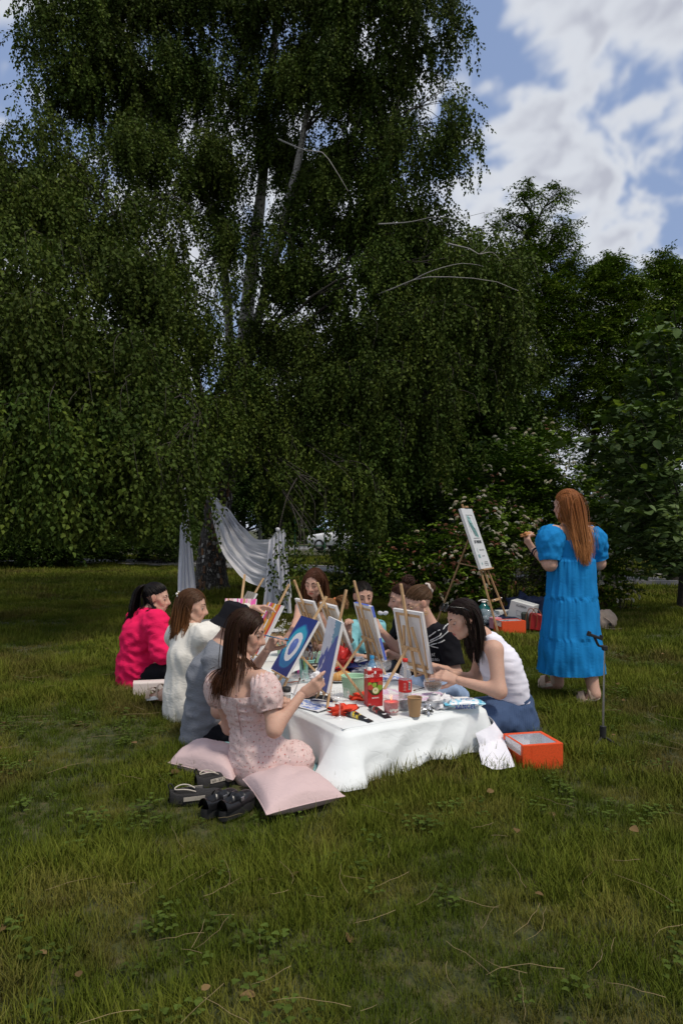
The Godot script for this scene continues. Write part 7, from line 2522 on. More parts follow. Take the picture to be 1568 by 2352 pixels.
func hemmed(m: MB, pt: Vector3, n: Vector3, rad: float) -> void:
	# cuts a garment off at a plane within rad of pt, with a clean edge
	var d := PackedFloat32Array()
	d.resize(m.v.size())
	for i in m.v.size():
		var q := m.v[i] - pt
		d[i] = q.dot(n) if q.length() < rad else -1.0
	var ix := PackedInt32Array()
	var k := 0
	while k < m.ix.size():
		if not (d[m.ix[k]] > 0.0 and d[m.ix[k + 1]] > 0.0 and d[m.ix[k + 2]] > 0.0):
			ix.append(m.ix[k]); ix.append(m.ix[k + 1]); ix.append(m.ix[k + 2])
		k += 3
	m.ix = ix
	for i in m.v.size():
		if d[i] > 0.0: m.v[i] -= n * d[i]

func head_prims(c: Vector3, b: Basis, s: float, child: bool) -> Array:
	var h := func(x: float, y: float, z: float) -> Vector3: return c + b * Vector3(x, y, z) * s
	var w := 1.06 if child else 1.0
	var p := [
		ell(h.call(0, 0.030, -0.014), b, Vector3(0.074 * w, 0.086, 0.094) * s),
		ell(h.call(0, -0.030, 0.030), b, Vector3(0.056 * w, 0.074, 0.056) * s),
		cap(h.call(-0.024, -0.078, 0.050), h.call(0.024, -0.078, 0.050), 0.024 * s, 0.024 * s),
		ell(h.call(0, -0.097, 0.068), b, Vector3(0.019, 0.014, 0.015) * s),
		cap(h.call(0, 0.016, 0.082), h.call(0, -0.026, 0.108), 0.0085 * s, 0.0125 * s),
		cap(h.call(-0.011, -0.033, 0.091), h.call(0.011, -0.033, 0.091), 0.0085 * s, 0.0085 * s),
		cap(h.call(-0.034, 0.026, 0.070), h.call(0.034, 0.026, 0.070), 0.013 * s, 0.013 * s),
		cap(h.call(-0.036, -0.032, 0.058), h.call(-0.052, -0.005, 0.042), 0.021 * s, 0.016 * s),
		cap(h.call(0.036, -0.032, 0.058), h.call(0.052, -0.005, 0.042), 0.021 * s, 0.016 * s),
		cap(h.call(-0.016, -0.0565, 0.0845), h.call(0.016, -0.0565, 0.0845), 0.0062 * s, 0.0062 * s),
		cap(h.call(-0.014, -0.068, 0.083), h.call(0.014, -0.068, 0.083), 0.0068 * s, 0.0068 * s),
		cap(h.call(0, -0.045, 0.082), h.call(0, -0.075, 0.074), 0.012 * s, 0.012 * s),
	]
	for e in [-1.0, 1.0]:
		p.append(ell(h.call(e * 0.078, -0.004, -0.006), b * Basis(Vector3.UP, -e * 0.35), Vector3(0.007, 0.031, 0.019) * s))
		p.append(cap(h.call(e * 0.048, -0.064, 0.012), h.call(e * 0.030, -0.082, 0.045), 0.020 * s, 0.019 * s))
	return p

func add_face(o: Node3D, m: MB, start: int, c: Vector3, b: Basis, s: float, browc: Color, lipc: Color, lids: float, gaze := Vector3(0, -0.2, 1)) -> void:
	# tints lips on the head, and adds eyes, lids, lashes and brows as parts
	for i in range(start, m.v.size()):
		var q := b.transposed() * (m.v[i] - c) / s
		var e := Vector2(q.x / 0.024, (q.y + 0.062) / 0.0115).length()
		if e < 1.15 and q.z > 0.068: m.col[i] = m.col[i].lerp(lipc, smoothstep(1.15, 0.7, e))
		# warmer skin on cheeks, nose tip and ears
		var ch := exp(-pow(Vector2((absf(q.x) - 0.04) / 0.022, (q.y + 0.028) / 0.02).length(), 2.0)) * (1.0 if q.z > 0.03 else 0.0)
		if absf(q.x) > 0.073 and q.y < 0.03: ch = 0.7
		m.col[i] = m.col[i].lerp(m.col[i] * Color(1.06, 0.80, 0.76), ch * 0.6)
	var h := func(x: float, y: float, z: float) -> Vector3: return c + b * Vector3(x, y, z) * s
	for e in [-1.0, 1.0]:
		var ec: Vector3 = h.call(e * 0.0315, 0.006, 0.0705)
		var eye := MB.new()
		eye.c = Color(0.62, 0.59, 0.56)
		eye.ball(ec, Vector3.ONE * 0.0122 * s, 12)
		var g := (b * (gaze + Vector3(0, 0, 0))).normalized()
		eye.c = Color(0.05, 0.04, 0.03)
		eye.ball(ec + g * 0.0066 * s, Vector3.ONE * 0.0068 * s, 10)
		var ep := pp("eye", eye, mats.eye, o)
		var lid := MB.new()
		lid.c = SKIN * 0.86
		var rows := []
		var lash := []
		for j in 7:
			var th := lerpf(-1.2, 0.25 + lids * 0.75, j / 6.0)
			var r := PackedVector3Array()
			for i in 11:
				var ph := lerpf(-1.25, 1.25, i / 10.0)
				var drop := th * (1.0 - 0.25 * ph * ph * 0.6)
				var d := Vector3(sin(ph), -sin(drop) * cos(ph) * 1.0, cos(drop) * cos(ph))
				r.append(ec + b * d * 0.0135 * s)
				if j == 6: lash.append(ec + b * d * 0.0140 * s)
			rows.append(r)
		lid.grid(rows)
		pp("eyelid", lid, mats.skin, o)
		var lm := MB.new()
		lm.c = browc * 0.5
		lm.tube(lash, [0.0004 * s, 0.0014 * s, 0.0024 * s, 0.0024 * s, 0.0024 * s, 0.0024 * s, 0.0024 * s, 0.0024 * s, 0.0024 * s, 0.0014 * s, 0.0005 * s], 4)
		pp("lashes", lm, mats.hair, o)
		var br := MB.new()
		br.c = browc
		br.tube(along([h.call(e * 0.013, 0.0265, 0.0865), h.call(e * 0.028, 0.033, 0.0835), h.call(e * 0.042, 0.033, 0.0745), h.call(e * 0.050, 0.027, 0.064)], 8), [0.003 * s, 0.0040 * s, 0.0042 * s, 0.0042 * s, 0.0038 * s, 0.0032 * s, 0.0026 * s, 0.0018 * s, 0.0006 * s], 5)
		pp("eyebrow", br, mats.hair, o)

func hand_prims(w: Vector3, d: Vector3, palm: Vector3, thumb_side: float, curls: Array, s := 1.0, spread := 0.05) -> Array:
	# w wrist, d along the hand, palm the way the palm looks; curls of the four fingers and the thumb
	d = d.normalized()
	palm = (palm - d * palm.dot(d)).normalized()
	var side := d.cross(palm) * thumb_side
	var p := []
	var kn := []
	for i in 4:
		var x := (0.027 - i * 0.018) * s
		var k: Vector3 = w + d * (0.088 - 0.004 * absf(i - 1.2)) * s + side * x - palm * 0.003 * s
		kn.append(k)
		p.append(cap(w + d * 0.018 * s + side * x * 0.55, k, 0.0145 * s, 0.0105 * s))
	p.append(cap(w - d * 0.01 * s, w + d * 0.02 * s, 0.024 * s, 0.022 * s, palm, 1.35))
	var lens := [0.042, 0.046, 0.043, 0.034]
	for i in 4:
		var a := 0.25 * curls[i] as float
		var q: Vector3 = kn[i]
		var fd := (d + side * (1.5 - i) * spread).normalized()
		for j in 3:
			a = curls[i] * [0.75, 0.95, 0.6][j]
			fd = (fd * cos(a) + palm * sin(a)).normalized() if j == 0 else fd
			if j > 0:
				var ax := fd.cross(palm - fd * palm.dot(fd))
				fd = fd.rotated(d.cross(palm).normalized(), a)
			var L: float = lens[i] * [1.0, 0.68, 0.56][j] * s
			var e := q + fd * L
			p.append(cap(q, e, [0.0092, 0.0082, 0.0076][j] * s, [0.0082, 0.0076, 0.0066][j] * s))
			q = e
	var tb := w + d * 0.022 * s + side * 0.024 * s + palm * 0.006 * s
	var td: Vector3 = (d * 0.75 + side * 0.75 * (1.0 - 0.5 * curls[4]) + palm * (0.25 + 0.5 * curls[4])).normalized()
	var t1: Vector3 = tb + td * 0.042 * s
	var td2: Vector3 = (td + d * 0.35 - side * 0.35 * curls[4] + palm * 0.2).normalized()
	var t2: Vector3 = t1 + td2 * 0.032 * s
	p.append(cap(tb, t1, 0.0145 * s, 0.0105 * s))
	p.append(cap(t1, t2, 0.0105 * s, 0.0095 * s))
	p.append(cap(t2, t2 + td2 * 0.024 * s, 0.0095 * s, 0.0072 * s))
	return p

func scalp(v: Vector3) -> bool:
	if v.z > 0.0: return v.y > -0.04 + 0.70 * v.z - 0.10 * absf(v.x)
	return v.y > 0.02 + 0.62 * v.z

func strands(o: Node3D, c: Vector3, b: Basis, s: float, n: int, len0: float, col: Color, style: Dictionary, solids: Array) -> void:
	# hair combed from the scalp; style.tie gathers it, otherwise it falls over the head and the solids below
	var ec := c + b * Vector3(0, 0.028, -0.014) * s
	var er := Vector3(0.080, 0.093, 0.101) * s
	var capm := MB.new()
	var cells := 26
	var idx := {}
	for j in cells + 1:
		for i in cells * 2:
			var th := PI * j / cells
			var ph := TAU * i / (cells * 2)
			var v := Vector3(sin(th) * cos(ph), cos(th), sin(th) * sin(ph))
			idx[Vector2i(i, j)] = capm.vert(ec + b * (v * er * 0.985))
			capm.col[capm.v.size() - 1] = col * 0.8
	for j in cells:
		for i in cells * 2:
			var th := PI * (j + 0.5) / cells
			var ph := TAU * (i + 0.5) / (cells * 2)
			if scalp(Vector3(sin(th) * cos(ph), cos(th), sin(th) * sin(ph)) * 1.0):
				var i2 := (i + 1) % (cells * 2)
				capm.quad(idx[Vector2i(i, j)], idx[Vector2i(i2, j)], idx[Vector2i(i2, j + 1)], idx[Vector2i(i, j + 1)])
	var m := MB.new()
	m.add(capm)
	var tie: Vector3 = style.get("tie", Vector3.ZERO)
	var tied := style.has("tie")
	var tip: Color = style.get("tip", col)
	var wavy: float = style.get("wavy", 0.0)
	var fwdness: float = style.get("forward", 0.0)
	var gather: float = style.get("gather", 0.0)
	var lay: Vector3 = style.get("lay", Vector3.ZERO)
	var part_x: float = style.get("part", 0.0)
	for k in n:
		var v := Vector3.ZERO
		while true:
			v = Vector3(rf(-1, 1), rf(-0.75, 1), rf(-1, 1))
			if v.length() > 1.0 or v.length() < 0.1: continue
			v = v.normalized()
			if scalp(v): break
		var tone := rf(0.85, 1.15)
		var clump := 1.0 + 0.25 * nz.get_noise_3dv(v * 3.0)
		var rad := rf(0.0017, 0.003) * s
		var ps := [ec + b * (v * er * 0.99)]
		var kind := 0
		if tied and (not style.has("half") or v.y > style["half"] or v.z > -0.35):
			kind = 1
			var tv := tie.normalized()
			for j in 7:
				var t := (j + 1) / 7.0
				var w := v.slerp(tv, t * t * (3.0 - 2.0 * t) * 0.5 + t * 0.5)
				var lift := 1.0 + rf(0.0, 0.025) + 0.02 * sin(PI * t)
				ps.append(ec + b * (w * er * lift * lerpf(1.0, tie.length(), t * t)))
			if len0 <= 0.0: len0 = 0.0
		var stray := false
		var L: float = len0 * rf(0.86, 1.06)
		if tied and kind == 1: L = style.get("tail", len0) * rf(0.8, 1.08)
		if style.get("bob", 0.0) > 0.0: L = style["bob"]
		if L > 0.01:
			var p: Vector3 = ps[-1]
			var d: Vector3
			if kind == 1:
				d = (b * (tie.normalized() * 0.5) + Vector3(rf(-0.2, 0.2), -0.3, rf(-0.2, 0.2))).normalized()
			else:
				var sgn := signf(v.x - part_x + rf(-0.05, 0.05))
				d = b * Vector3(sgn * 0.45 * (0.3 + absf(v.z + 0.3)), 0.0 if v.z > 0.2 else -0.2, -0.75 + fwdness)
				d = (d - b * v * d.dot(b * v)).normalized()
			var steps := maxi(int(L / 0.026), 4)
			var st := L / steps
			var swirl := Vector3(rf(-1, 1), 0, rf(-1, 1)) * 0.025
			for j in steps:
				d = (d + Vector3.DOWN * (0.44 if kind == 0 else 0.36) * 1.0 + swirl * 0.5 + lay * clampf((j - 3) / 4.0, 0.0, 1.0)).normalized()
				var ql := b.transposed() * (p - ec) / s
				if kind == 0 and ql.y < 0.045 and ql.y > -0.15 and ql.z > 0.03 + fwdness * 0.12: d = (d - b.z * 0.7).normalized()
				if wavy > 0.0: d = (d + b.x * sin(j * 1.1 + v.x * 9.0 + v.y * 5.0) * wavy).normalized()
				if j > 4 and gather > 0.0: d = (d - b.x * (p - ec).dot(b.x) * gather * 12.0).normalized()
				p += d * st
				var q := b.transposed() * (p - ec)
				var e := (q / er).length()
				var keep := 1.0 + 0.05 * absf(nz.get_noise_3dv(v * 7.0)) + 0.035 * rf(0, 1)
				keep = lerpf(0.995, keep, minf(j / 4.0, 1.0))
				if not tied and absf(ql.x) > 0.055 and ql.y > -0.07 and ql.y < 0.05 and absf(ql.z + 0.005) < 0.045: keep += 0.11
				if (e < keep or (kind == 0 and j < (6 if v.z > 0.1 else 3))) and not (kind == 1 and j < 2):
					p = ec + b * (q / e * keep)
					d = (p - ps[-1]).normalized()
				for sd in solids:
					var ab: Vector3 = sd[2] - sd[1]
					var t := clampf((p - sd[1]).dot(ab) / maxf(ab.length_squared(), 1e-6), 0.0, 1.0)
					var w: Vector3 = p - sd[1] - ab * t
					var rr: float = lerpf(sd[3], sd[4], t) + 0.006 + 0.010 * rf(0, 1)
					if sd.size() > 6 and sd[6] != 1.0: w += sd[5] * w.dot(sd[5]) * (sd[6] - 1.0)
					if w.length() < rr:
						p += w.normalized() * minf(rr - w.length(), 0.022)
						d = (p - ps[-1]).normalized()
				if kind == 0 and fwdness < 0.3 and ql.z > 0.05 and ql.y < 0.02: stray = true
				ps.append(p)
		if stray: continue
		var a := m.v.size()
		var rs := []
		for j in ps.size(): rs.append(rad * (1.0 if j < ps.size() * 0.7 else lerpf(1.0, 0.25, (j / float(ps.size()) - 0.7) / 0.3)))
		m.c = col * tone * clump
		m.tube(ps, rs, 3, false)
		if tip != col:
			for i in range(a, m.v.size()):
				var f := float(i - a) / maxi(m.v.size() - a, 1)
				m.col[i] = (col.lerp(tip, smoothstep(0.35, 0.95, f))) * tone * clump
	if style.has("bun"):
		var bc := ec + b * (tie * er) * 1.06
		var br: float = style["bun"]
		for k in 150:
			var ax := Vector3(rf(-1, 1), rf(-1, 1), rf(-1, 1)).normalized()
			var u := ax.cross(Vector3(0.3, 1, 0.2)).normalized()
			var w := ax.cross(u)
			var r := br * rf(0.80, 1.1)
			var ps := []
			var a0 := rf(0, TAU)
			var sq := rf(0.85, 1.0)
			for j in 11:
				var an := a0 + j * 0.42
				ps.append(bc + (u * cos(an) + w * sin(an) * sq) * r + ax * br * 0.25 * sin(an * 1.7))
			m.c = col * rf(0.7, 1.3)
			m.tube(ps, [rf(0.0025, 0.004)], 3, false)
		m.c = col * 0.7
		m.ball(bc, Vector3.ONE * br * 0.82, 10)
	pp("hair", m, mats.hair, o)

func body(o: Node3D, j: Dictionary, h: float, extra := []) -> MB:
	# the figure as one skin: trunk, neck, limbs, then head and hands on finer grids
	var w: float = j.get("b", 1.0)
	var f: Vector3 = j.f
	var p := [
		cap(j.hip, j.chest, 0.105 * w, 0.108 * w, f, 1.3),
		cap(j.chest, j.neck, 0.100 * w, 0.055, f, 1.3),
		cap(j.shL.lerp(j.neck, 0.12), j.shR.lerp(j.neck, 0.12), 0.050 * w, 0.050 * w),
		cap(j.neck, j.head - j.hb.y * 0.055 * j.hs - j.hb.z * 0.012, 0.054 * j.get("nk", 1.0), 0.049 * j.get("nk", 1.0)),
	]
	for s in ["L", "R"]:
		p.append(cap(j["sh" + s], j["el" + s], 0.048 * w, 0.039 * w))
		p.append(cap(j["el" + s], j["wr" + s], 0.040 * w, 0.026 * sqrt(w)))
		if j.has("kn" + s):
			var hp: Vector3 = j.hip + (j["kn" + s] - j.hip).normalized() * 0.06
			p.append(cap(hp, j["kn" + s], 0.085 * w, 0.058 * w))
			p.append(cap(j["kn" + s], j["an" + s], 0.056 * w, 0.036 * w))
			if j.has("to" + s): p.append(cap(j["an" + s] - Vector3(0, 0.02, 0), j["to" + s], 0.036, 0.024))
	var m := MB.new()
	m.c = j.get("skin", SKIN)
	blob(p + extra, h, 0.014, m)
	var st := m.v.size()
	blob(head_prims(j.head, j.hb, j.hs, j.get("child", false)) + [cap(j.head - j.hb.y * 0.055 * j.hs - j.hb.z * 0.012, j.head - j.hb.y * 0.035 * j.hs, 0.047 * j.get("nk", 1.0), 0.04)], j.get("fine", 0.006), 0.0065 * j.hs, m)
	add_face(o, m, st, j.head, j.hb, j.hs, j.get("brow", Color(0.05, 0.03, 0.02)), j.get("lip", Color(0.38, 0.095, 0.085)), j.get("lids", 0.5), j.get("gaze", Vector3(0, -0.2, 1)))
	for s in ["L", "R"]:
		if j.has("hd" + s):
			blob(hand_prims(j["wr" + s], j["hd" + s], j["pm" + s], 1.0 if s == "L" else -1.0, j["cu" + s], j.get("hand", 1.0)), j.get("fineh", 0.0055), 0.0042, m)
	pp("body", m, mats.skin, o)
	return m

func torso_solids(j: Dictionary, e := 0.0) -> Array:
	var w: float = j.get("b", 1.0)
	return [cap(j.hip, j.chest, 0.118 * w + e, 0.124 * w + e, j.f, 1.25), cap(j.chest, j.neck, 0.115 * w + e, 0.06 + e, j.f, 1.25), cap(j.shL, j.shR, 0.060 * w + e, 0.060 * w + e)]

func garment(o: Node3D, called: String, prims: Array, mt: Material, h: float, s: Vector3, amp: float, hems := [], blend := 0.02) -> MB:
	var m := blob(prims, h, blend)
	ruffle(m, func(p: Vector3, n: Vector3) -> float: return fold(p, s, amp))
	for q in hems: hemmed(m, q[0], q[1], q[2])
	pp(called, m, mt, o)
	return m

func sandal(o: Node3D, heel: Vector3, toe: Vector3, soft: Material, solem: Material) -> void:
	var d := (toe - heel)
	d.y = 0.0
	var L := d.length() + 0.03
	var b := frame(d)
	var c := (heel + toe) * 0.5
	var pitch := atan2(heel.y - toe.y, d.length())
	b = b * Basis(Vector3.RIGHT, pitch)
	var rows := []
	for q in [[0.98, 0.0], [1.04, 0.004], [1.04, 0.020], [0.98, 0.026]]:
		var r := PackedVector3Array()
		for i in 26:
			var a := TAU * i / 26
			r.append(c + b * Vector3(signf(cos(a)) * pow(absf(cos(a)), 0.7) * (0.036 + 0.008 * sin(a)) * q[0], q[1], sin(a) * L * 0.5 * q[0]))
		rows.append(r)
	var m := MB.new()
	m.grid(rows, true)
	m.face(Array(rows[-1]))
	pp("sandal_sole", m, solem, o)
	for st in [[0.16, 0.046, 0.085, 0.022], [-0.28, 0.040, 0.10, 0.016], [0.30, 0.044, 0.066, 0.016]]:
		var sr := []
		for i in 11:
			var a := PI * i / 10.0
			var p := Vector3(cos(a) * st[1], 0.018 + sin(a) * (st[2] - 0.012), st[0] * L)
			sr.append(PackedVector3Array([c + b * (p - Vector3(0, 0, st[3])), c + b * (p + Vector3(0, 0, st[3]))]))
		var sm := MB.new()
		sm.grid(sr)
		pp("sandal_strap", sm, soft, o)

func person(called: String, label: String, j: Dictionary) -> Node3D:
	j.hb = frame(j.fwd, j.get("up", Vector3.UP))
	j.hs = j.get("hs", 1.0)
	var base: Vector3 = j.hip
	return thing(called, label, "person", "", Vector3(base.x, 0, base.z))

func build_people() -> void:
	person_floral()
	person_grey()
	person_cream()
	person_magenta()
	person_navy()
	person_child()
	person_aqua()
	person_bun()
	person_glasses()
	person_tank()
	person_blue()

func person_floral() -> void:
	var j := {
		"hip": Vector3(-0.444,0.105,-3.74), "chest": Vector3(-0.514,0.421,-3.72), "neck": Vector3(-0.524,0.568,-3.74), "head": Vector3(-0.502,0.759,-3.8), "f": Vector3(0.6, 0, -0.8),
		"fwd": Vector3(0.93, -0.34, 0.10), "up": Vector3(0.28, 0.95, -0.05), "lids": 0.85,
		"shR": Vector3(-0.397,0.534,-3.64), "elR": Vector3(-0.332,0.305,-3.56), "wrR": Vector3(-0.2,0.459,-3.66), "hdR": Vector3(0.82, 0.50, -0.15), "pmR": Vector3(-0.2, 0.2, -1.0), "cuR": [0.9, 0.9, 0.7, 0.12, 0.7],
		"shL": Vector3(-0.668,0.497,-3.84), "elL": Vector3(-0.618,0.198,-3.98), "wrL": Vector3(-0.38,0.308,-4.02), "hdL": Vector3(0.85, 0.25, 0.3), "pmL": Vector3(-0.3, 0.5, 0.9), "cuL": [1.15, 1.15, 1.15, 1.1, 0.6],
		"knR": Vector3(-0.251,0.105,-3.7), "anR": Vector3(-0.44,-0.033,-3.95), "knL": Vector3(-0.311,0.038,-3.98), "anL": Vector3(-0.519,-0.033,-4), "fine": 0.0048, "fineh": 0.0042, "b": 0.86,
	}
	var o := person("person", "long dark hair, pale pink floral dress, sitting on the pillows nearest to the camera", j)
	body(o, j, 0.012)
	var f: Vector3 = j.f
	var rt := Vector3(0.8, 0, 0.6)
	var g := garment(o, "dress", [
		cap(Vector3(-0.435,0.083,-3.74), Vector3(-0.44,0.133,-3.74), 0.160, 0.142, f, 1.12), cap(Vector3(-0.444,0.137,-3.74), Vector3(-0.479,0.267,-3.73), 0.128, 0.088, f, 1.2), cap(Vector3(-0.479,0.267,-3.73), Vector3(-0.514,0.432,-3.72), 0.088, 0.112, f, 1.25), cap(Vector3(-0.514,0.432,-3.72), Vector3(-0.522,0.497,-3.73), 0.112, 0.104, f, 1.3),
		cap(Vector3(-0.417,0.087,-3.74), Vector3(-0.242,0.109,-3.7), 0.125, 0.088), cap(Vector3(-0.428,0.067,-3.84), Vector3(-0.299,0.038,-3.98), 0.12, 0.085), cap(Vector3(-0.242,0.1,-3.7), Vector3(-0.417,-0.041,-3.95), 0.085, 0.075), cap(Vector3(-0.353,0.04,-3.78), Vector3(-0.43,-0.003,-3.86), 0.10, 0.09)],
		mats.floral_pink, 0.0115, Vector3(7, 17, 7), 0.009, [[Vector3(-0.532,0.45,-3.72), Vector3(-0.05, 1, 0), 0.16]], 0.022)
	for s in [[j.shR, j.elR, "R"], [j.shL, j.elL, "L"]]:
		var d: Vector3 = (s[1] - s[0]).normalized()
		var sl := blob([ell(s[0] + d * 0.054, frame(d), Vector3(0.074, 0.080, 0.094)), cap(s[0] + d * 0.11, s[0] + d * 0.155, 0.062, 0.046)], 0.0095, 0.02)
		ruffle(sl, func(p: Vector3, n: Vector3) -> float:
			var q: Vector3 = p - s[0]
			var a := atan2(q.dot(rt), q.dot(f))
			return 0.0065 * sin(a * 11.0 + nz.get_noise_3dv(p * 9.0) * 3.0) * clampf(absf(q.dot(d) - 0.06) * 14.0, 0.15, 1.0) + fold(p, Vector3(10, 10, 10), 0.006))
		hemmed(sl, s[0] + d * 0.158, d, 0.12)
		pp("puff_sleeve", sl, mats.floral_pink, o)
		var cf := MB.new()
		var ps := []
		var fb := frame(d)
		for i in 21: ps.append(s[0] + d * (0.150 + 0.004 * sin(i * 5.0)) + fb * Vector3(cos(TAU * i / 20), sin(TAU * i / 20), 0) * 0.051)
		cf.tube(ps, [0.006], 5, false)
		pp("elastic_cuff", cf, mats.floral_pink, o)
	# zip down the back
	var zp := MB.new()
	var zs := []
	for q in [Vector3(-0.53,0.469,-3.6), Vector3(-0.521,0.369,-3.615), Vector3(-0.507,0.258,-3.62)]: zs.append(q)
	zp.c = Color(0.42, 0.25, 0.23)
	var zl := []
	for q in along(zs, 14):
		# lay the seam on the cloth
		var best := 1e9
		var w: Vector3 = q
		for v in g.v:
			var dd := Vector2(v.x - q.x, v.y - q.y).length() + (0.5 if v.z < j.chest.z else 0.0)
			if dd < best:
				best = dd
				w = v
		zl.append(Vector3(q.x, q.y, w.z + 0.001))
	zp.tube(zl, [0.0022], 5)
	pp("zip_seam", zp, mats.plain, o)
	strands(o, j.head, j.hb, 1.0, 1000, 0.44, Color(0.030, 0.014, 0.008), {"tip": Color(0.060, 0.024, 0.011), "forward": 0.5, "lay": -j.f * 0.02}, torso_solids(j, 0.004))
	# what the hands hold
	crumple("tissue_in_hand", "white tissue pinched in the right hand of the pink floral dress", "tissue", Vector3(-0.128,0.52,-3.7), Vector3(0.028, 0.020, 0.022), mats.paper, 51.0, "", 0.7)
	var pb := thing("paint_bottle", "white and black acrylic paint bottle held in the left hand of the pink floral dress", "paint bottle", "", Vector3(-0.311,0.313,-3.98))
	pb.rotation = Vector3(0.1, 0.3, -0.05)
	lathe_part("bottle", [Vector2(0.0, 0.0), Vector2(0.024, 0.0), Vector2(0.026, 0.006), Vector2(0.026, 0.085), Vector2(0.022, 0.092)], mats.print_white, pb, 20)
	lathe_part("lower_band", [Vector2(0.0264, 0.004), Vector2(0.0266, 0.030)], mats.print_black, pb, 20)
	lathe_part("label", [Vector2(0.0263, 0.040), Vector2(0.0263, 0.075)], solid("label_grey", Color(0.30, 0.29, 0.27), 0.5), pb, 20)
	lathe_part("cap", [Vector2(0.022, 0.090), Vector2(0.025, 0.092), Vector2(0.025, 0.112), Vector2(0.0, 0.113)], mats.print_black, pb, 20)
	brush("brush in the left hand, tip loaded with white paint", Vector3(-0.268,0.378,-3.95), Vector3(-0.225,0.484,-3.95), Color(0.75, 0.75, 0.72))
	for i in 6: box_part("small_print", Vector3(0, 0.046 + i * 0.0045, 0.0258), Vector3(0.022, 0.0016, 0.0012), mats.print_white, pb)

func person_grey() -> void:
	var j := {
		"hip": Vector3(-0.807,0.106,-4.35), "chest": Vector3(-0.796,0.404,-4.35), "neck": Vector3(-0.745,0.579,-4.36), "head": Vector3(-0.664,0.708,-4.42), "f": Vector3(0.93, 0, -0.36),
		"fwd": Vector3(0.9, -0.42, -0.15), "up": Vector3(0.4, 0.9, 0),
		"shR": Vector3(-0.725,0.542,-4.17), "elR": Vector3(-0.696,0.264,-4.1), "wrR": Vector3(-0.556,0.252,-4.25), "shL": Vector3(-0.759,0.483,-4.54), "elL": Vector3(-0.594,0.348,-4.62), "wrL": Vector3(-0.468,0.536,-4.52),
		"hdL": Vector3(0.55, 0.8, 0.1), "pmL": Vector3(0.6, -0.4, 0.75), "cuL": [0.85, 0.9, 1.0, 1.1, 0.7],
		"knR": Vector3(-0.545,0.116,-4.2), "anR": Vector3(-0.611,0.005,-4.5), "knL": Vector3(-0.608,0.064,-4.8), "anL": Vector3(-0.7,0.073,-4.55), "skin": SKIN * 0.88, "b": 1.04, "fineh": 0.0048,
	}
	var o := person("person", "grey t-shirt and black bucket hat, seated behind the floral dress, raising a brush", j)
	body(o, j, 0.014)
	garment(o, "t_shirt", [cap(Vector3(-0.83,0.045,-4.36), Vector3(-0.812,0.18,-4.35), 0.150, 0.140, j.f, 1.05), cap(Vector3(-0.812,0.18,-4.35), j.chest, 0.138, 0.142, j.f, 1.1), cap(j.chest, Vector3(-0.761,0.539,-4.36), 0.142, 0.088, j.f, 1.2), cap(j.shR, j.shL, 0.066, 0.066), cap(j.shR, j.shR.lerp(j.elR, 0.55), 0.068, 0.066), cap(j.shL, j.shL.lerp(j.elL, 0.6), 0.068, 0.066)],
		mats.grey_jersey, 0.014, Vector3(4.5, 8, 4.5), 0.014, [[j.shR.lerp(j.elR, 0.52), (j.elR - j.shR).normalized(), 0.12], [j.shL.lerp(j.elL, 0.6), (j.elL - j.shL).normalized(), 0.12], [Vector3(-0.83,0.01,-4.36), Vector3(0, -1, 0), 0.4]])
	garment(o, "trousers", [cap(Vector3(-0.824,0.045,-4.36), Vector3(-0.744,0.056,-4.32), 0.135, 0.12), cap(Vector3(-0.744,0.056,-4.32), j.knR, 0.10, 0.075), cap(Vector3(-0.766,0.046,-4.45), j.knL, 0.10, 0.075), cap(j.knR, j.anR, 0.07, 0.055), cap(j.knL, j.anL, 0.07, 0.055)], mats.black_cloth, 0.016, Vector3(9, 9, 9), 0.008)
	# bucket hat
	var hb: Basis = j.hb
	var t := Transform3D(hb * Basis(Vector3.RIGHT, -0.12), j.head)
	var hm := MB.new()
	hm.lathe([Vector2(0.0, 0.142), Vector2(0.06, 0.140), Vector2(0.082, 0.128), Vector2(0.094, 0.06), Vector2(0.100, 0.030), Vector2(0.104, 0.026), Vector2(0.135, -0.020), Vector2(0.137, -0.022), Vector2(0.134, -0.022), Vector2(0.100, 0.022)], 36, t * Transform3D(Basis.from_scale(Vector3(0.86, 0.92, 0.98)), Vector3(0, 0.008, -0.01)))
	ruffle(hm, func(p: Vector3, n: Vector3) -> float: return fold(p, Vector3(9, 9, 9), 0.005))
	pp("bucket_hat", hm, mats.black_cloth, o)
	strands(o, j.head, j.hb, 0.96, 160, 0.06, Color(0.02, 0.014, 0.01), {}, [])
	brush("brush pointing right, held up against the ring painting by the grey t-shirt", Vector3(-0.504,0.654,-4.42), Vector3(-0.317,0.621,-4.36), Color(0.06, 0.16, 0.26))

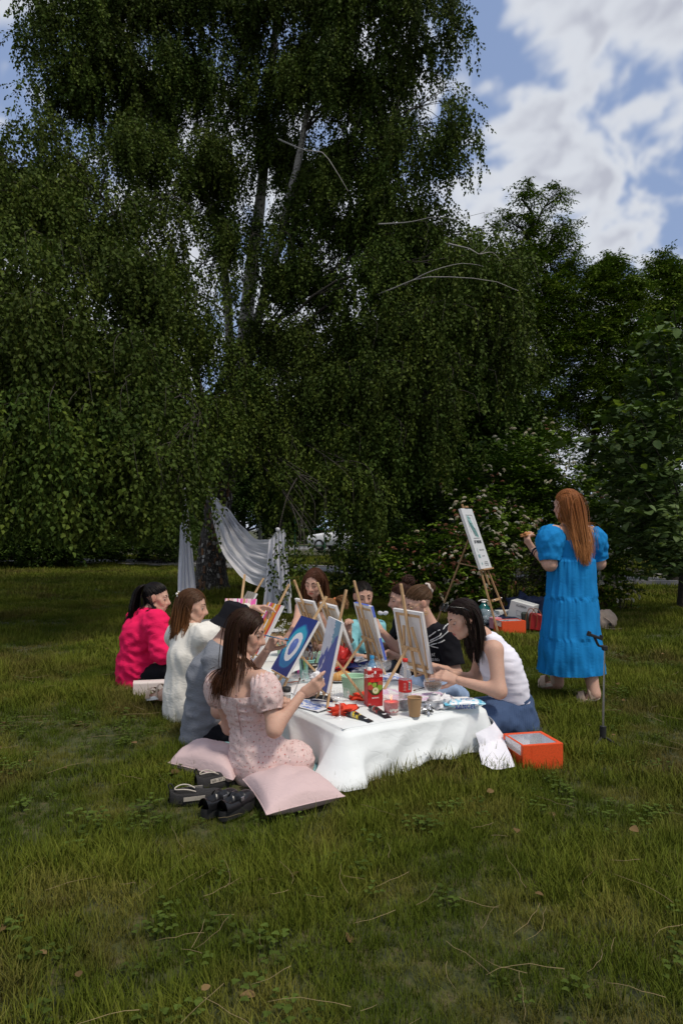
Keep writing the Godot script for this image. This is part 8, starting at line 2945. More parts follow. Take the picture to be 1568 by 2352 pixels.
func person_cream() -> void:
	var j := {
		"hip": Vector3(-1.064,0.125,-4.96), "chest": Vector3(-1.054,0.432,-4.94), "neck": Vector3(-1.04,0.606,-4.96), "head": Vector3(-1.035,0.766,-4.98), "f": Vector3(0.8, 0, -0.6),
		"fwd": Vector3(0.97, -0.22, -0.12), "up": Vector3(0.12, 1, 0), "lids": 0.6,
		"shR": Vector3(-0.927,0.575,-4.84), "elR": Vector3(-0.779,0.64,-5.02), "wrR": Vector3(-0.612,0.752,-5), "hdR": Vector3(0.9, 0.02, 0.1), "pmR": Vector3(0.1, -0.9, 0.3), "cuR": [0.35, 0.9, 1.0, 1.0, 0.5],
		"shL": Vector3(-1.162,0.543,-5.1), "elL": Vector3(-1.088,0.256,-5.22), "wrL": Vector3(-0.895,0.292,-5.2),
		"knR": Vector3(-0.8,0.139,-4.85), "anR": Vector3(-1.255,0.135,-5.1), "toR": Vector3(-1.397,0.072,-5.25), "knL": Vector3(-0.824,0.13,-5.15), "anL": Vector3(-1.158,0.05,-5.25), "fineh": 0.0052,
	}
	var o := person("person", "cream long shirt, straight brown hair held by a pearl claw, second from left", j)
	body(o, j, 0.014)
	garment(o, "long_shirt", [cap(Vector3(-1.06,0.044,-4.97), Vector3(-1.064,0.173,-4.96), 0.172, 0.152, j.f, 1.05), cap(Vector3(-1.064,0.173,-4.96), j.chest, 0.150, 0.140, j.f, 1.1), cap(j.chest, Vector3(-1.04,0.564,-4.96), 0.138, 0.09, j.f, 1.2), cap(j.shR, j.shL, 0.066, 0.066), cap(j.shR, j.elR, 0.074, 0.070), cap(j.elR, j.elR.lerp(j.wrR, 0.75), 0.068, 0.058), cap(j.shL, j.elL, 0.074, 0.068), cap(j.elL, j.wrL, 0.066, 0.055), cap(Vector3(-1.032,0.085,-4.95), Vector3(-0.873,0.097,-4.9), 0.12, 0.09)],
		mats.cream_cloth, 0.0135, Vector3(9, 3.2, 9), 0.013, [[j.elR.lerp(j.wrR, 0.88), (j.wrR - j.elR).normalized(), 0.1]], 0.024)
	var cf := MB.new()
	cf.tube([j.elR.lerp(j.wrR, 0.80), j.elR.lerp(j.wrR, 0.92)], [0.052, 0.050], 16)
	pp("cuff", cf, mats.cream_cloth, o)
	var cl := MB.new()
	var rows := []
	var fb := frame(Vector3(0.3, 1, 0), Vector3(0.8, 0, -0.6))
	for k in 5:
		var r := PackedVector3Array()
		for i in 21:
			var a := TAU * i / 20.0
			r.append(j.neck + Vector3(-0.004, 0.005 + k * 0.011 - 0.010 * cos(a) * 0.6, 0) + Vector3(cos(a) * 0.8 - sin(a) * 0.6, 0, -cos(a) * 0.6 - sin(a) * 0.8) * (0.070 - 0.004 * k + (0.012 if k == 0 else 0.0)))
		rows.append(r)
	cl.grid(rows)
	pp("collar", cl, mats.cream_cloth, o)
	sandal(o, Vector3(-1.244,0.102,-5.08), Vector3(-1.406,0.044,-5.26), solid("strap_beige", Color(0.46, 0.33, 0.24), 0.6), solid("sole_white", Color(0.75, 0.73, 0.7), 0.6))
	strands(o, j.head, j.hb, 1.0, 800, 0.33, Color(0.075, 0.036, 0.018), {"tip": Color(0.20, 0.085, 0.032), "lay": -j.f * 0.06}, torso_solids(j, 0.016))
	# pearl hair claw
	for i in 8:
		var b := MB.new()
		var a := i * 0.42 - 1.3
		b.ball(j.head + j.hb * Vector3(0.028 * cos(i * 1.7), 0.028 - 0.012 * i + 0.045, -0.112 - 0.006 * sin(i * 2.0)), Vector3.ONE * (0.010 if i % 2 else 0.0075), 10)
		pp("pearl", b, mats.pearl, o)
	var cw := MB.new()
	cw.ball(j.head + j.hb * Vector3(0.0, 0.03, -0.106), Vector3(0.03, 0.045, 0.012), 10, j.hb)
	pp("hair_claw", cw, mats.gold, o)

func person_magenta() -> void:
	var j := {
		"hip": Vector3(-1.66,0.115,-5.98), "chest": Vector3(-1.647,0.408,-5.96), "neck": Vector3(-1.602,0.593,-5.98), "head": Vector3(-1.547,0.724,-6.02), "f": Vector3(0.9, 0, -0.44),
		"fwd": Vector3(0.98, -0.16, 0.02), "up": Vector3(0.1, 1, 0), "lids": 0.55, "b": 1.18, "nk": 1.12, "hs": 1.04,
		"shR": Vector3(-1.497,0.544,-5.8), "elR": Vector3(-1.421,0.319,-5.72), "wrR": Vector3(-1.256,0.33,-5.82), "shL": Vector3(-1.745,0.513,-6.18), "elL": Vector3(-1.644,0.239,-6.25), "wrL": Vector3(-1.405,0.267,-6.2),
		"knR": Vector3(-1.338,0.167,-5.75), "anR": Vector3(-1.61,0.095,-5.85), "knL": Vector3(-1.405,0.098,-6.2), "anL": Vector3(-1.618,0.044,-6.15), "brow": Color(0.012, 0.01, 0.01),
	}
	var o := person("person", "bright magenta shirt and black ponytail, farthest left of the group", j)
	body(o, j, 0.016)
	garment(o, "shirt", [cap(Vector3(-1.663,0.04,-5.99), Vector3(-1.66,0.158,-5.98), 0.205, 0.19, j.f, 1.0), cap(Vector3(-1.66,0.158,-5.98), j.chest, 0.19, 0.178, j.f, 1.05), cap(j.chest, Vector3(-1.609,0.55,-5.98), 0.172, 0.10, j.f, 1.15), cap(j.shR, j.shL, 0.080, 0.080), cap(j.shR, j.elR, 0.092, 0.082), cap(j.elR, j.elR.lerp(j.wrR, 0.5), 0.08, 0.07), cap(j.shL, j.elL, 0.09, 0.08), cap(j.elL, j.wrL, 0.075, 0.06)],
		mats.magenta_cloth, 0.016, Vector3(6, 9, 6), 0.017, [[Vector3(-1.66,0.006,-5.98), Vector3(0, -1, 0), 0.5]], 0.024)
	garment(o, "trousers", [cap(Vector3(-1.637,0.074,-5.95), Vector3(-1.57,0.084,-5.9), 0.14, 0.12), cap(Vector3(-1.57,0.095,-5.9), j.knR, 0.10, 0.08), cap(Vector3(-1.623,0.062,-6.1), j.knL, 0.10, 0.08), cap(j.knR, j.anR, 0.07, 0.055), cap(j.knL, j.anL, 0.07, 0.055)], mats.black_cloth, 0.018, Vector3(9, 9, 9), 0.008)
	strands(o, j.head, j.hb, 1.03, 1100, 0.30, Color(0.010, 0.008, 0.008), {"tie": Vector3(0, 0.66, -0.85), "half": 0.0, "tail": 0.46, "wavy": 0.16}, torso_solids(j, 0.02))

func person_navy() -> void:
	var j := {
		"hip": Vector3(-0.206,0.17,-6.28), "chest": Vector3(-0.212,0.44,-6.25), "neck": Vector3(-0.216,0.631,-6.24), "head": Vector3(-0.231,0.845,-6.16), "f": Vector3(-0.35, 0, 0.94),
		"fwd": Vector3(-0.34, -0.38, 0.86), "up": Vector3(-0.05, 1, 0.3), "lids": 0.9, "gaze": Vector3(0, -0.5, 1), "lip": Color(0.45, 0.11, 0.09),
		"shR": Vector3(-0.352,0.63,-6.18), "elR": Vector3(-0.367,0.519,-5.94), "wrR": Vector3(-0.404,0.476,-5.74), "hdR": Vector3(-0.05, -0.5, 0.85), "pmR": Vector3(0.1, -0.85, -0.5), "cuR": [0.2, 0.15, 0.2, 0.3, 0.2],
		"shL": Vector3(-0.084,0.617,-6.3), "elL": Vector3(-0.053,0.384,-6.3), "wrL": Vector3(-0.127,0.275,-6.15), "knR": Vector3(-0.305,0.136,-6), "anR": Vector3(-0.248,-0.019,-6.4), "knL": Vector3(-0.106,0.127,-6.05), "anL": Vector3(-0.132,-0.019,-6.4), "skin": SKIN * 1.05, "b": 0.92, "fineh": 0.0055,
	}
	var o := person("person", "sleeveless navy floral dress, long auburn hair, one hand flat on the far table end", j)
	body(o, j, 0.015)
	garment(o, "dress", [cap(Vector3(-0.198,0.044,-6.28), j.hip, 0.17, 0.13, j.f, 1.05), cap(j.hip, j.chest, 0.118, 0.122, j.f, 1.2), cap(j.chest, Vector3(-0.216,0.57,-6.24), 0.120, 0.098, j.f, 1.25), cap(j.shR.lerp(j.neck, 0.25), j.shL.lerp(j.neck, 0.25), 0.060, 0.060), cap(j.hip, j.knR, 0.11, 0.09), cap(j.hip, j.knL, 0.11, 0.09)],
		mats.floral_navy, 0.0135, Vector3(8, 8, 8), 0.010, [[Vector3(-0.213,0.639,-6.16), Vector3(-0.1, 0.75, 0.62), 0.075]])
	strands(o, j.head, j.hb, 1.0, 800, 0.38, Color(0.085, 0.034, 0.018), {"tip": Color(0.17, 0.070, 0.030), "forward": 0.6, "wavy": 0.03}, torso_solids(j, 0.006))

func person_child() -> void:
	var j := {
		"hip": Vector3(-0.066,0.156,-5.72), "chest": Vector3(-0.076,0.35,-5.7), "neck": Vector3(-0.093,0.481,-5.7), "head": Vector3(-0.117,0.624,-5.66), "f": Vector3(-0.85, 0, 0.5), "child": true,
		"fwd": Vector3(-0.88, -0.42, 0.22), "up": Vector3(-0.3, 1, 0), "lids": 0.8, "hs": 0.92, "nk": 0.8, "b": 0.68, "brow": Color(0.16, 0.09, 0.04),
		"shR": Vector3(-0.137,0.411,-5.8), "elR": Vector3(-0.162,0.312,-5.82), "wrR": Vector3(-0.204,0.391,-5.7), "shL": Vector3(-0.054,0.438,-5.58), "elL": Vector3(-0.086,0.353,-5.48), "wrL": Vector3(-0.162,0.408,-5.45), "skin": SKIN * 1.08,
	}
	var o := person("child", "small child with fair ponytail peeking out between two canvas backs", j)
	body(o, j, 0.013)
	garment(o, "top", [cap(j.hip, j.chest, 0.10, 0.092, j.f, 1.1), cap(j.chest, Vector3(-0.09,0.443,-5.7), 0.09, 0.06, j.f, 1.1), cap(j.shR, j.shL, 0.045, 0.045), cap(j.shR, j.shR.lerp(j.elR, 0.5), 0.045, 0.042), cap(j.shL, j.shL.lerp(j.elL, 0.5), 0.045, 0.042)], mats.purple_cloth, 0.012, Vector3(9, 9, 9), 0.006)
	strands(o, j.head, j.hb, 0.94, 600, 0.0, Color(0.24, 0.125, 0.055), {"tie": Vector3(0, 0.62, -1.0), "tail": 0.13, "wavy": 0.15}, [])
	var tm := MB.new()
	tm.c = Color(0.6, 0.18, 0.05)
	tm.ball(j.head + j.hb * Vector3(0, 0.082, -0.112), Vector3.ONE * 0.014, 8)
	pp("hair_tie", tm, mats.plain, o)
	var bw := MB.new()
	bw.c = Color(0.015, 0.012, 0.012)
	for s in [-1.0, 1.0]: bw.ball(j.head + j.hb * Vector3(0.02 * s + 0.02, 0.118, 0.045), Vector3(0.024, 0.014, 0.008), 8, j.hb * Basis(Vector3.BACK, s * 0.5))
	pp("hair_bow", bw, mats.plain, o)

func person_aqua() -> void:
	var j := {
		"hip": Vector3(0.223,0.085,-6.02), "chest": Vector3(0.207,0.307,-6), "neck": Vector3(0.196,0.562,-6), "head": Vector3(0.181,0.743,-5.97), "f": Vector3(-0.25, 0, 0.97), "child": true,
		"fwd": Vector3(0.22, -0.22, 0.95), "up": Vector3(-0.04, 1, 0.15), "lids": 0.35, "gaze": Vector3(0.35, -0.35, 1), "hs": 0.95, "nk": 0.84, "b": 0.78, "brow": Color(0.02, 0.015, 0.012),
		"shR": Vector3(0.097,0.481,-5.95), "elR": Vector3(0.07,0.298,-5.8), "wrR": Vector3(0.059,0.484,-5.68), "hdR": Vector3(-0.1, 0.95, -0.1), "pmR": Vector3(0.3, 0, 0.9), "cuR": [1.2, 1.2, 1.15, 1.1, 0.8],
		"shL": Vector3(0.308,0.468,-6.05), "elL": Vector3(0.316,0.27,-5.92), "wrL": Vector3(0.187,0.277,-5.72), "hdL": Vector3(-0.95, 0.05, 0.1), "pmL": Vector3(0, -0.3, -1), "cuL": [0.5, 0.5, 0.6, 0.7, 0.4],
		"knR": Vector3(0.108,0.167,-5.75), "anR": Vector3(0.263,0.143,-5.7), "knL": Vector3(0.369,0.167,-5.75), "anL": Vector3(0.159,0.121,-5.72), "hand": 0.85, "fineh": 0.005, "skin": SKIN * 0.95,
	}
	var o := person("girl", "girl in turquoise long sleeves with dark parted hair, behind the canvas with blue edge", j)
	body(o, j, 0.014)
	garment(o, "top", [cap(j.hip, j.chest, 0.118, 0.105, j.f, 1.15), cap(j.chest, Vector3(0.196,0.46,-6), 0.104, 0.07, j.f, 1.2), cap(j.shR, j.shL, 0.052, 0.052), cap(j.shR, j.elR, 0.056, 0.050), cap(j.elR, j.elR.lerp(j.wrR, 0.55), 0.049, 0.043), cap(j.shL, j.elL, 0.056, 0.05), cap(j.elL, j.elL.lerp(j.wrL, 0.8), 0.049, 0.042)],
		mats.aqua_cloth, 0.0125, Vector3(9, 9, 9), 0.009, [[j.elL.lerp(j.wrL, 0.88), (j.wrL - j.elL).normalized(), 0.09], [j.elR.lerp(j.wrR, 0.62), (j.wrR - j.elR).normalized(), 0.09]])
	garment(o, "skirt", [cap(j.hip, Vector3(0.218,0.066,-5.9), 0.14, 0.13), cap(Vector3(0.184,0.092,-5.95), j.knR, 0.10, 0.08), cap(Vector3(0.256,0.092,-5.95), j.knL, 0.10, 0.08), cap(j.knR, j.knL, 0.07, 0.07)], mats.grey_knit, 0.015, Vector3(14, 14, 14), 0.012)
	var em := MB.new()
	em.c = Color(0.45, 0.14, 0.02)
	em.ball(Vector3(0.294,0.428,-5.92), Vector3(0.03, 0.032, 0.012), 10)
	pp("printed_badge", em, mats.plain, o)
	strands(o, j.head, j.hb, 0.97, 700, 0.0, Color(0.014, 0.010, 0.008), {"tie": Vector3(0, 0.05, -1.12), "tail": 0.2, "part": 0.0}, torso_solids(j, 0.0))
	var bw := thing("hair_bow", "white lace bow beside the turquoise girl's shoulder", "bow", "", Vector3(0.345,0.598,-6))
	for s in [-1.0, 1.0]:
		var m := MB.new()
		m.ball(Vector3(s * 0.022, 0, 0), Vector3(0.024, 0.018, 0.010), 10, Basis(Vector3.BACK, s * 0.3))
		part("loop", m.mesh(), mats.sheer, bw)
	var kn := MB.new()
	kn.ball(Vector3.ZERO, Vector3.ONE * 0.008, 8)
	part("knot", kn.mesh(), mats.sheer, bw)

func person_bun() -> void:
	var j := {
		"hip": Vector3(0.603,0.104,-5.72), "chest": Vector3(0.571,0.388,-5.68), "neck": Vector3(0.539,0.59,-5.66), "head": Vector3(0.475,0.753,-5.64), "f": Vector3(-0.86, 0, 0.5),
		"fwd": Vector3(-0.96, -0.22, 0.12), "up": Vector3(-0.2, 1, 0), "lids": 0.75, "lip": Color(0.40, 0.10, 0.09), "brow": Color(0.03, 0.015, 0.01),
		"shL": Vector3(0.533,0.555,-5.46), "elL": Vector3(0.413,0.407,-5.32), "wrL": Vector3(0.286,0.56,-5.24), "hdL": Vector3(-0.5, 0.7, -0.3), "pmL": Vector3(-0.6, -0.2, -0.6), "cuL": [0.6, 0.7, 0.8, 0.9, 0.5],
		"shR": Vector3(0.502,0.527,-5.88), "elR": Vector3(0.411,0.325,-5.85), "wrR": Vector3(0.29,0.385,-5.7), "knL": Vector3(0.473,0.23,-5.35), "anL": Vector3(0.67,0.133,-5.5), "knR": Vector3(0.415,0.138,-5.9), "anR": Vector3(0.589,0.077,-5.85), "skin": SKIN * 0.92,
	}
	var o := person("person", "black top with gold print, high reddish brown bun, behind the glasses wearer", j)
	body(o, j, 0.0145)
	garment(o, "top", [cap(j.hip, j.chest, 0.13, 0.132, j.f, 1.15), cap(j.chest, Vector3(0.539,0.542,-5.66), 0.128, 0.085, j.f, 1.2), cap(j.shR, j.shL, 0.062, 0.062), cap(j.shL, j.shL.lerp(j.elL, 0.62), 0.070, 0.068), cap(j.shR, j.shR.lerp(j.elR, 0.6), 0.068, 0.064)],
		mats.black_cloth, 0.014, Vector3(8, 8, 8), 0.011, [[j.shL.lerp(j.elL, 0.66), (j.elL - j.shL).normalized(), 0.12], [j.shR.lerp(j.elR, 0.62), (j.elR - j.shR).normalized(), 0.12]])
	garment(o, "trousers", [cap(j.hip, Vector3(0.568,0.084,-5.65), 0.14, 0.12), cap(j.hip, j.knL, 0.11, 0.08), cap(j.hip, j.knR, 0.11, 0.08), cap(j.knL, j.anL, 0.07, 0.055), cap(j.knR, j.anR, 0.07, 0.055)], mats.black_cloth, 0.018, Vector3(9, 9, 9), 0.008)
	var fd: Vector3 = j.f
	var ft := Transform3D(frame(fd), j.chest + fd * 0.125 + Vector3(0, 0.0, 0))
	lettering("CIW", ft * Transform3D(Basis(Vector3.UP, 0.35), Vector3(0.06, -0.03, -0.010)), 0.05, solid("print_gold", Color(0.45, 0.24, 0.03), 0.6), o, "Droid Sans", 700)
	for i in 9: lettering("/", ft * Transform3D(Basis(Vector3.UP, 0.35) * Basis(Vector3.BACK, -0.5 + 0.2 * (i % 3)), Vector3(0.02 + 0.03 * (i % 4), 0.015 + 0.03 * (i / 3), -0.008)), 0.035, solid("print_smoke", Color(0.13, 0.14, 0.15), 0.7), o, "Droid Sans", 700)
	for q in o.get_children():
		if q.name.begins_with("lettering"): q.transform.origin -= o.position
	strands(o, j.head, j.hb, 1.0, 700, 0.0, Color(0.040, 0.018, 0.012), {"tie": Vector3(0, 0.95, -0.62), "tail": 0.0, "bun": 0.048}, [])

func person_glasses() -> void:
	var j := {
		"hip": Vector3(0.737,0.141,-5.24), "chest": Vector3(0.693,0.402,-5.2), "neck": Vector3(0.64,0.594,-5.18), "head": Vector3(0.548,0.77,-5.14), "f": Vector3(-0.84, 0, 0.54),
		"fwd": Vector3(-0.86, -0.42, 0.30), "up": Vector3(-0.28, 1, 0.1), "lids": 0.8, "brow": Color(0.07, 0.04, 0.02), "hs": 1.0,
		"shL": Vector3(0.742,0.549,-5.02), "elL": Vector3(0.788,0.299,-4.96), "wrL": Vector3(0.613,0.372,-4.86), "hdL": Vector3(-0.9, 0.1, -0.3), "pmL": Vector3(-0.2, -0.5, -0.8), "cuL": [0.6, 0.6, 0.7, 0.8, 0.4],
		"shR": Vector3(0.583,0.524,-5.4), "elR": Vector3(0.537,0.269,-5.4), "wrR": Vector3(0.408,0.366,-5.26), "hdR": Vector3(-0.93, 0.35, 0.1), "pmR": Vector3(-0.3, -0.6, 0.6), "cuR": [0.5, 0.75, 0.9, 1.0, 0.4],
		"knL": Vector3(0.701,0.178,-4.86), "anL": Vector3(0.853,0.11,-5.1), "knR": Vector3(0.549,0.161,-5.15), "anR": Vector3(0.726,0.063,-5.3),
	}
	var o := person("person", "black t-shirt with white skeleton hand print, round glasses, low bun with scrunchie", j)
	body(o, j, 0.014)
	var g := garment(o, "t_shirt", [cap(Vector3(0.743,0.109,-5.24), j.hip, 0.15, 0.145, j.f, 1.05), cap(j.hip, j.chest, 0.142, 0.142, j.f, 1.12), cap(j.chest, Vector3(0.64,0.553,-5.18), 0.138, 0.085, j.f, 1.2), cap(j.shR, j.shL, 0.066, 0.066), cap(j.shL, j.shL.lerp(j.elL, 0.75), 0.074, 0.072), cap(j.shR, j.shR.lerp(j.elR, 0.7), 0.072, 0.07)],
		mats.black_cloth, 0.0135, Vector3(8, 8, 8), 0.010, [[j.shL.lerp(j.elL, 0.78), (j.elL - j.shL).normalized(), 0.13], [j.shR.lerp(j.elR, 0.72), (j.elR - j.shR).normalized(), 0.13]])
	garment(o, "jeans", [cap(j.hip, Vector3(0.712,0.112,-5.2), 0.135, 0.12), cap(j.hip, j.knL, 0.11, 0.085), cap(j.hip, j.knR, 0.11, 0.085), cap(j.knL, j.anL, 0.075, 0.055), cap(j.knR, j.anR, 0.075, 0.055)], mats.denim, 0.016, Vector3(9, 9, 9), 0.010)
	# the printed skeleton hand: bones laid on the cloth of the near side
	var onto := func(u: float, v: float) -> Vector3:
		# the nearest cloth in front of a point of the side facing the table's near end
		var d := Vector3((u - 784.0) / 1650.0, -(v - 1215.0) / 1650.0, -1.0)
		var q := d * 5.05 + Vector3(0, 1.3, 0)
		var best := 1e9
		var w := q
		for p in g.v:
			var dd := Vector2(p.x - (d * -p.z).x, p.y - 1.3 - (d * -p.z).y).length() + (0.0 if p.z > -5.12 else 1.0)
			if dd < best:
				best = dd
				w = p
		return w + Vector3(-0.3, 0.1, 0.9) * 0.006
	var bones := MB.new()
	bones.c = Color(0.62, 0.62, 0.60)
	for b in [[988, 1470, 1010, 1458], [1010, 1458, 1022, 1440], [1022, 1440, 1028, 1424], [988, 1476, 1012, 1466], [1012, 1466, 1026, 1452], [1026, 1452, 1032, 1436], [990, 1482, 1014, 1476], [1014, 1476, 1020, 1470], [982, 1478, 996, 1486], [996, 1486, 1008, 1488], [984, 1462, 998, 1452], [998, 1452, 1008, 1448], [974, 1482, 988, 1478], [970, 1486, 985, 1484]]:
		var a: Vector3 = onto.call(b[0], b[1])
		var c: Vector3 = onto.call(b[2], b[3])
		bones.tube([a, a.lerp(c, 0.15), a.lerp(c, 0.5), a.lerp(c, 0.85), c], [0.004, 0.0052, 0.0032, 0.005, 0.0038], 6)
	pp("printed_bones", bones, mats.matt, o).set_meta("kind", "stuff")
	var a1: Vector3 = onto.call(990, 1502)
	lettering("Just", Transform3D(frame(Vector3(-0.15, 0, 1)), a1 - o.position + Vector3(0, 0, 0.004)), 0.026, mats.print_white, o, "Droid Serif")
	lettering("Woman", Transform3D(frame(Vector3(-0.15, 0, 1)), a1 - o.position + Vector3(0.002, -0.034, 0.004)), 0.024, mats.print_white, o, "Droid Serif")
	strands(o, j.head, j.hb, 1.0, 700, 0.0, Color(0.085, 0.046, 0.024), {"tie": Vector3(0, 0.34, -1.08), "tail": 0.0, "bun": 0.040}, [])
	var sc := MB.new()
	sc.c = Color(0.66, 0.56, 0.48)
	var ps := []
	var tc: Vector3 = j.head + j.hb * Vector3(0, 0.058, -0.118)
	for i in 25:
		var a := TAU * i / 24.0
		ps.append(tc + j.hb * Vector3(cos(a) * 0.036, sin(a) * 0.036, 0.004 * sin(a * 5.0)))
	sc.tube(ps, [0.009, 0.012], 7, false)
	ruffle(sc, func(p: Vector3, n: Vector3) -> float: return fold(p, Vector3(60, 60, 60), 0.004))
	pp("scrunchie", sc, mats.matt, o)
	# glasses and earring
	var gm := MB.new()
	gm.c = Color(0.5, 0.28, 0.18)
	for s in [-1.0, 1.0]:
		var ring := []
		for i in 21: ring.append(j.head + j.hb * Vector3(s * 0.033 + cos(TAU * i / 20) * 0.026, 0.000 + sin(TAU * i / 20) * 0.024, 0.092 - 0.010 * absf(cos(TAU * i / 20)) * (1.0 if cos(TAU * i / 20) * s > 0 else 0.2)))
		gm.tube(ring, [0.0013], 5, false)
		gm.tube([j.head + j.hb * Vector3(s * 0.060, 0.006, 0.082), j.head + j.hb * Vector3(s * 0.080, 0.012, 0.0), j.head + j.hb * Vector3(s * 0.080, 0.0, -0.018)], [0.0014], 5)
	gm.tube([j.head + j.hb * Vector3(-0.008, 0.004, 0.094), j.head + j.hb * Vector3(0.008, 0.004, 0.094)], [0.0013], 5)
	pp("glasses", gm, mats.gold, o)
	var er := MB.new()
	var ec: Vector3 = j.head + j.hb * Vector3(0.084, -0.040, -0.004)
	ps = []
	for i in 17: ps.append(ec + Vector3(cos(TAU * i / 16) * 0.013, -0.028 + sin(TAU * i / 16) * 0.013, 0.004))
	er.tube(ps, [0.0018], 5, false)
	er.tube([ec, ec + Vector3(0, -0.015, 0.004)], [0.001], 4)
	for i in 3: er.tube([ec + Vector3(0, -0.028, 0.004), ec + Vector3(cos(TAU * i / 3) * 0.013, -0.028 + sin(TAU * i / 3) * 0.013, 0.004)], [0.0012], 4)
	pp("earring", er, mats.gold, o)

func person_tank() -> void:
	var j := {
		"hip": Vector3(1.042,0.174,-4.5), "chest": Vector3(0.984,0.454,-4.46), "neck": Vector3(0.876,0.632,-4.46), "head": Vector3(0.745,0.751,-4.42), "f": Vector3(-0.82, 0, 0.57),
		"fwd": Vector3(-0.90, -0.42, 0.22), "up": Vector3(-0.42, 0.9, 0.05), "lids": 0.55, "brow": Color(0.015, 0.010, 0.008),
		"shL": Vector3(0.913,0.576,-4.28), "elL": Vector3(0.921,0.351,-4.2), "wrL": Vector3(0.69,0.4,-4.28), "hdL": Vector3(-0.92, 0.25, -0.28), "pmL": Vector3(-0.15, -0.55, -0.8), "cuL": [0.35, 0.45, 0.6, 0.75, 0.5],
		"shR": Vector3(0.904,0.551,-4.63), "elR": Vector3(0.885,0.303,-4.74), "wrR": Vector3(0.695,0.36,-4.66), "hdR": Vector3(-0.95, 0.2, 0.1), "pmR": Vector3(-0.1, -0.4, 0.9), "cuR": [0.5, 0.6, 0.7, 0.8, 0.4],
		"knL": Vector3(0.855,0.153,-4.3), "anL": Vector3(1.181,0.041,-4.45), "toL": Vector3(1.28,-0.004,-4.55), "knR": Vector3(0.861,0.084,-4.72), "anR": Vector3(1.199,-0.002,-4.7), "toR": Vector3(1.298,-0.036,-4.78), "fine": 0.005, "fineh": 0.0045,
	}
	var o := person("person", "white tank top and pinstriped blue shorts, sunglasses pushed into dark hair, kneeling at right", j)
	body(o, j, 0.0125)
	var up: Vector3 = (j.neck - j.hip).normalized()
	garment(o, "tank_top", [cap(Vector3(1.056,0.236,-4.49), Vector3(1.024,0.338,-4.47), 0.126, 0.126, j.f, 1.12), cap(Vector3(1.024,0.338,-4.47), j.chest, 0.124, 0.128, j.f, 1.15), cap(j.chest, Vector3(0.924,0.567,-4.46), 0.126, 0.096, j.f, 1.2), cap(Vector3(0.908,0.623,-4.38), Vector3(0.909,0.547,-4.36), 0.034, 0.05), cap(Vector3(0.888,0.608,-4.55), Vector3(0.901,0.512,-4.56), 0.034, 0.05)],
		mats.white_rib, 0.0115, Vector3(4, 22, 4), 0.006, [], 0.016)
	garment(o, "shorts", [cap(Vector3(1.058,0.19,-4.5), Vector3(1.047,0.114,-4.5), 0.138, 0.168, j.f, 1.0), cap(Vector3(1.047,0.114,-4.5), j.knL, 0.140, 0.100), cap(Vector3(1.048,0.101,-4.6), j.knR, 0.130, 0.100), cap(Vector3(1.089,0.078,-4.48), Vector3(1.085,0.04,-4.52), 0.12, 0.11)],
		mats.pinstripe, 0.0125, Vector3(9, 7, 9), 0.011, [], 0.022)
	var wb := MB.new()
	var ps := []
	var fb := frame(up, Vector3(0.82, 0, -0.57))
	for i in 33: ps.append(Vector3(1.05,0.241,-4.49) + fb * Vector3(cos(TAU * i / 32) * 0.134, sin(TAU * i / 32) * 0.114, 0))
	var rows := []
	for k in 4:
		var r := PackedVector3Array()
		for p in ps: r.append(p + up * (k - 1.5) * 0.016)
		rows.append(r)
	wb.grid(rows)
	pp("waistband", wb, mats.pinstripe, o)
	for s in [["anL", "toL"], ["anR", "toR"]]:
		garment(o, "mesh_shoe", [cap(j[s[0]], j[s[1]], 0.047, 0.036)], mats.sneaker_knit, 0.010, Vector3(9, 9, 9), 0.003)
	strands(o, j.head, j.hb, 1.0, 1000, 0.40, Color(0.022, 0.014, 0.011), {"forward": 0.05, "wavy": 0.03}, torso_solids(j, 0.002))
	# sunglasses pushed up into the hair
	var gm := MB.new()
	gm.c = Color(0.008, 0.008, 0.009)
	for s in [-1.0, 1.0]:
		var rr := []
		for k in 4:
			var r := PackedVector3Array()
			for i in 21:
				var a := TAU * i / 20.0
				var q: float = [0.0, 0.7, 1.0, 1.02][k]
				r.append(j.head + j.hb * (Vector3(s * 0.034, 0.116, 0.084) + Basis(Vector3.RIGHT, -0.75) * Vector3(cos(a) * 0.031 * q, sin(a) * 0.026 * q, 0.006 * (1.0 - q) - (0.005 if k == 3 else 0.0))))
			rr.append(r)
		gm.grid(rr, true)
		gm.tube([j.head + j.hb * Vector3(s * 0.066, 0.112, 0.066), j.head + j.hb * Vector3(s * 0.086, 0.075, 0.0), j.head + j.hb * Vector3(s * 0.084, 0.040, -0.03)], [0.004], 6)
	gm.tube([j.head + j.hb * Vector3(-0.008, 0.118, 0.078), j.head + j.hb * Vector3(0.008, 0.118, 0.078)], [0.003], 5)
	pp("sunglasses", gm, mats.gloss, o)

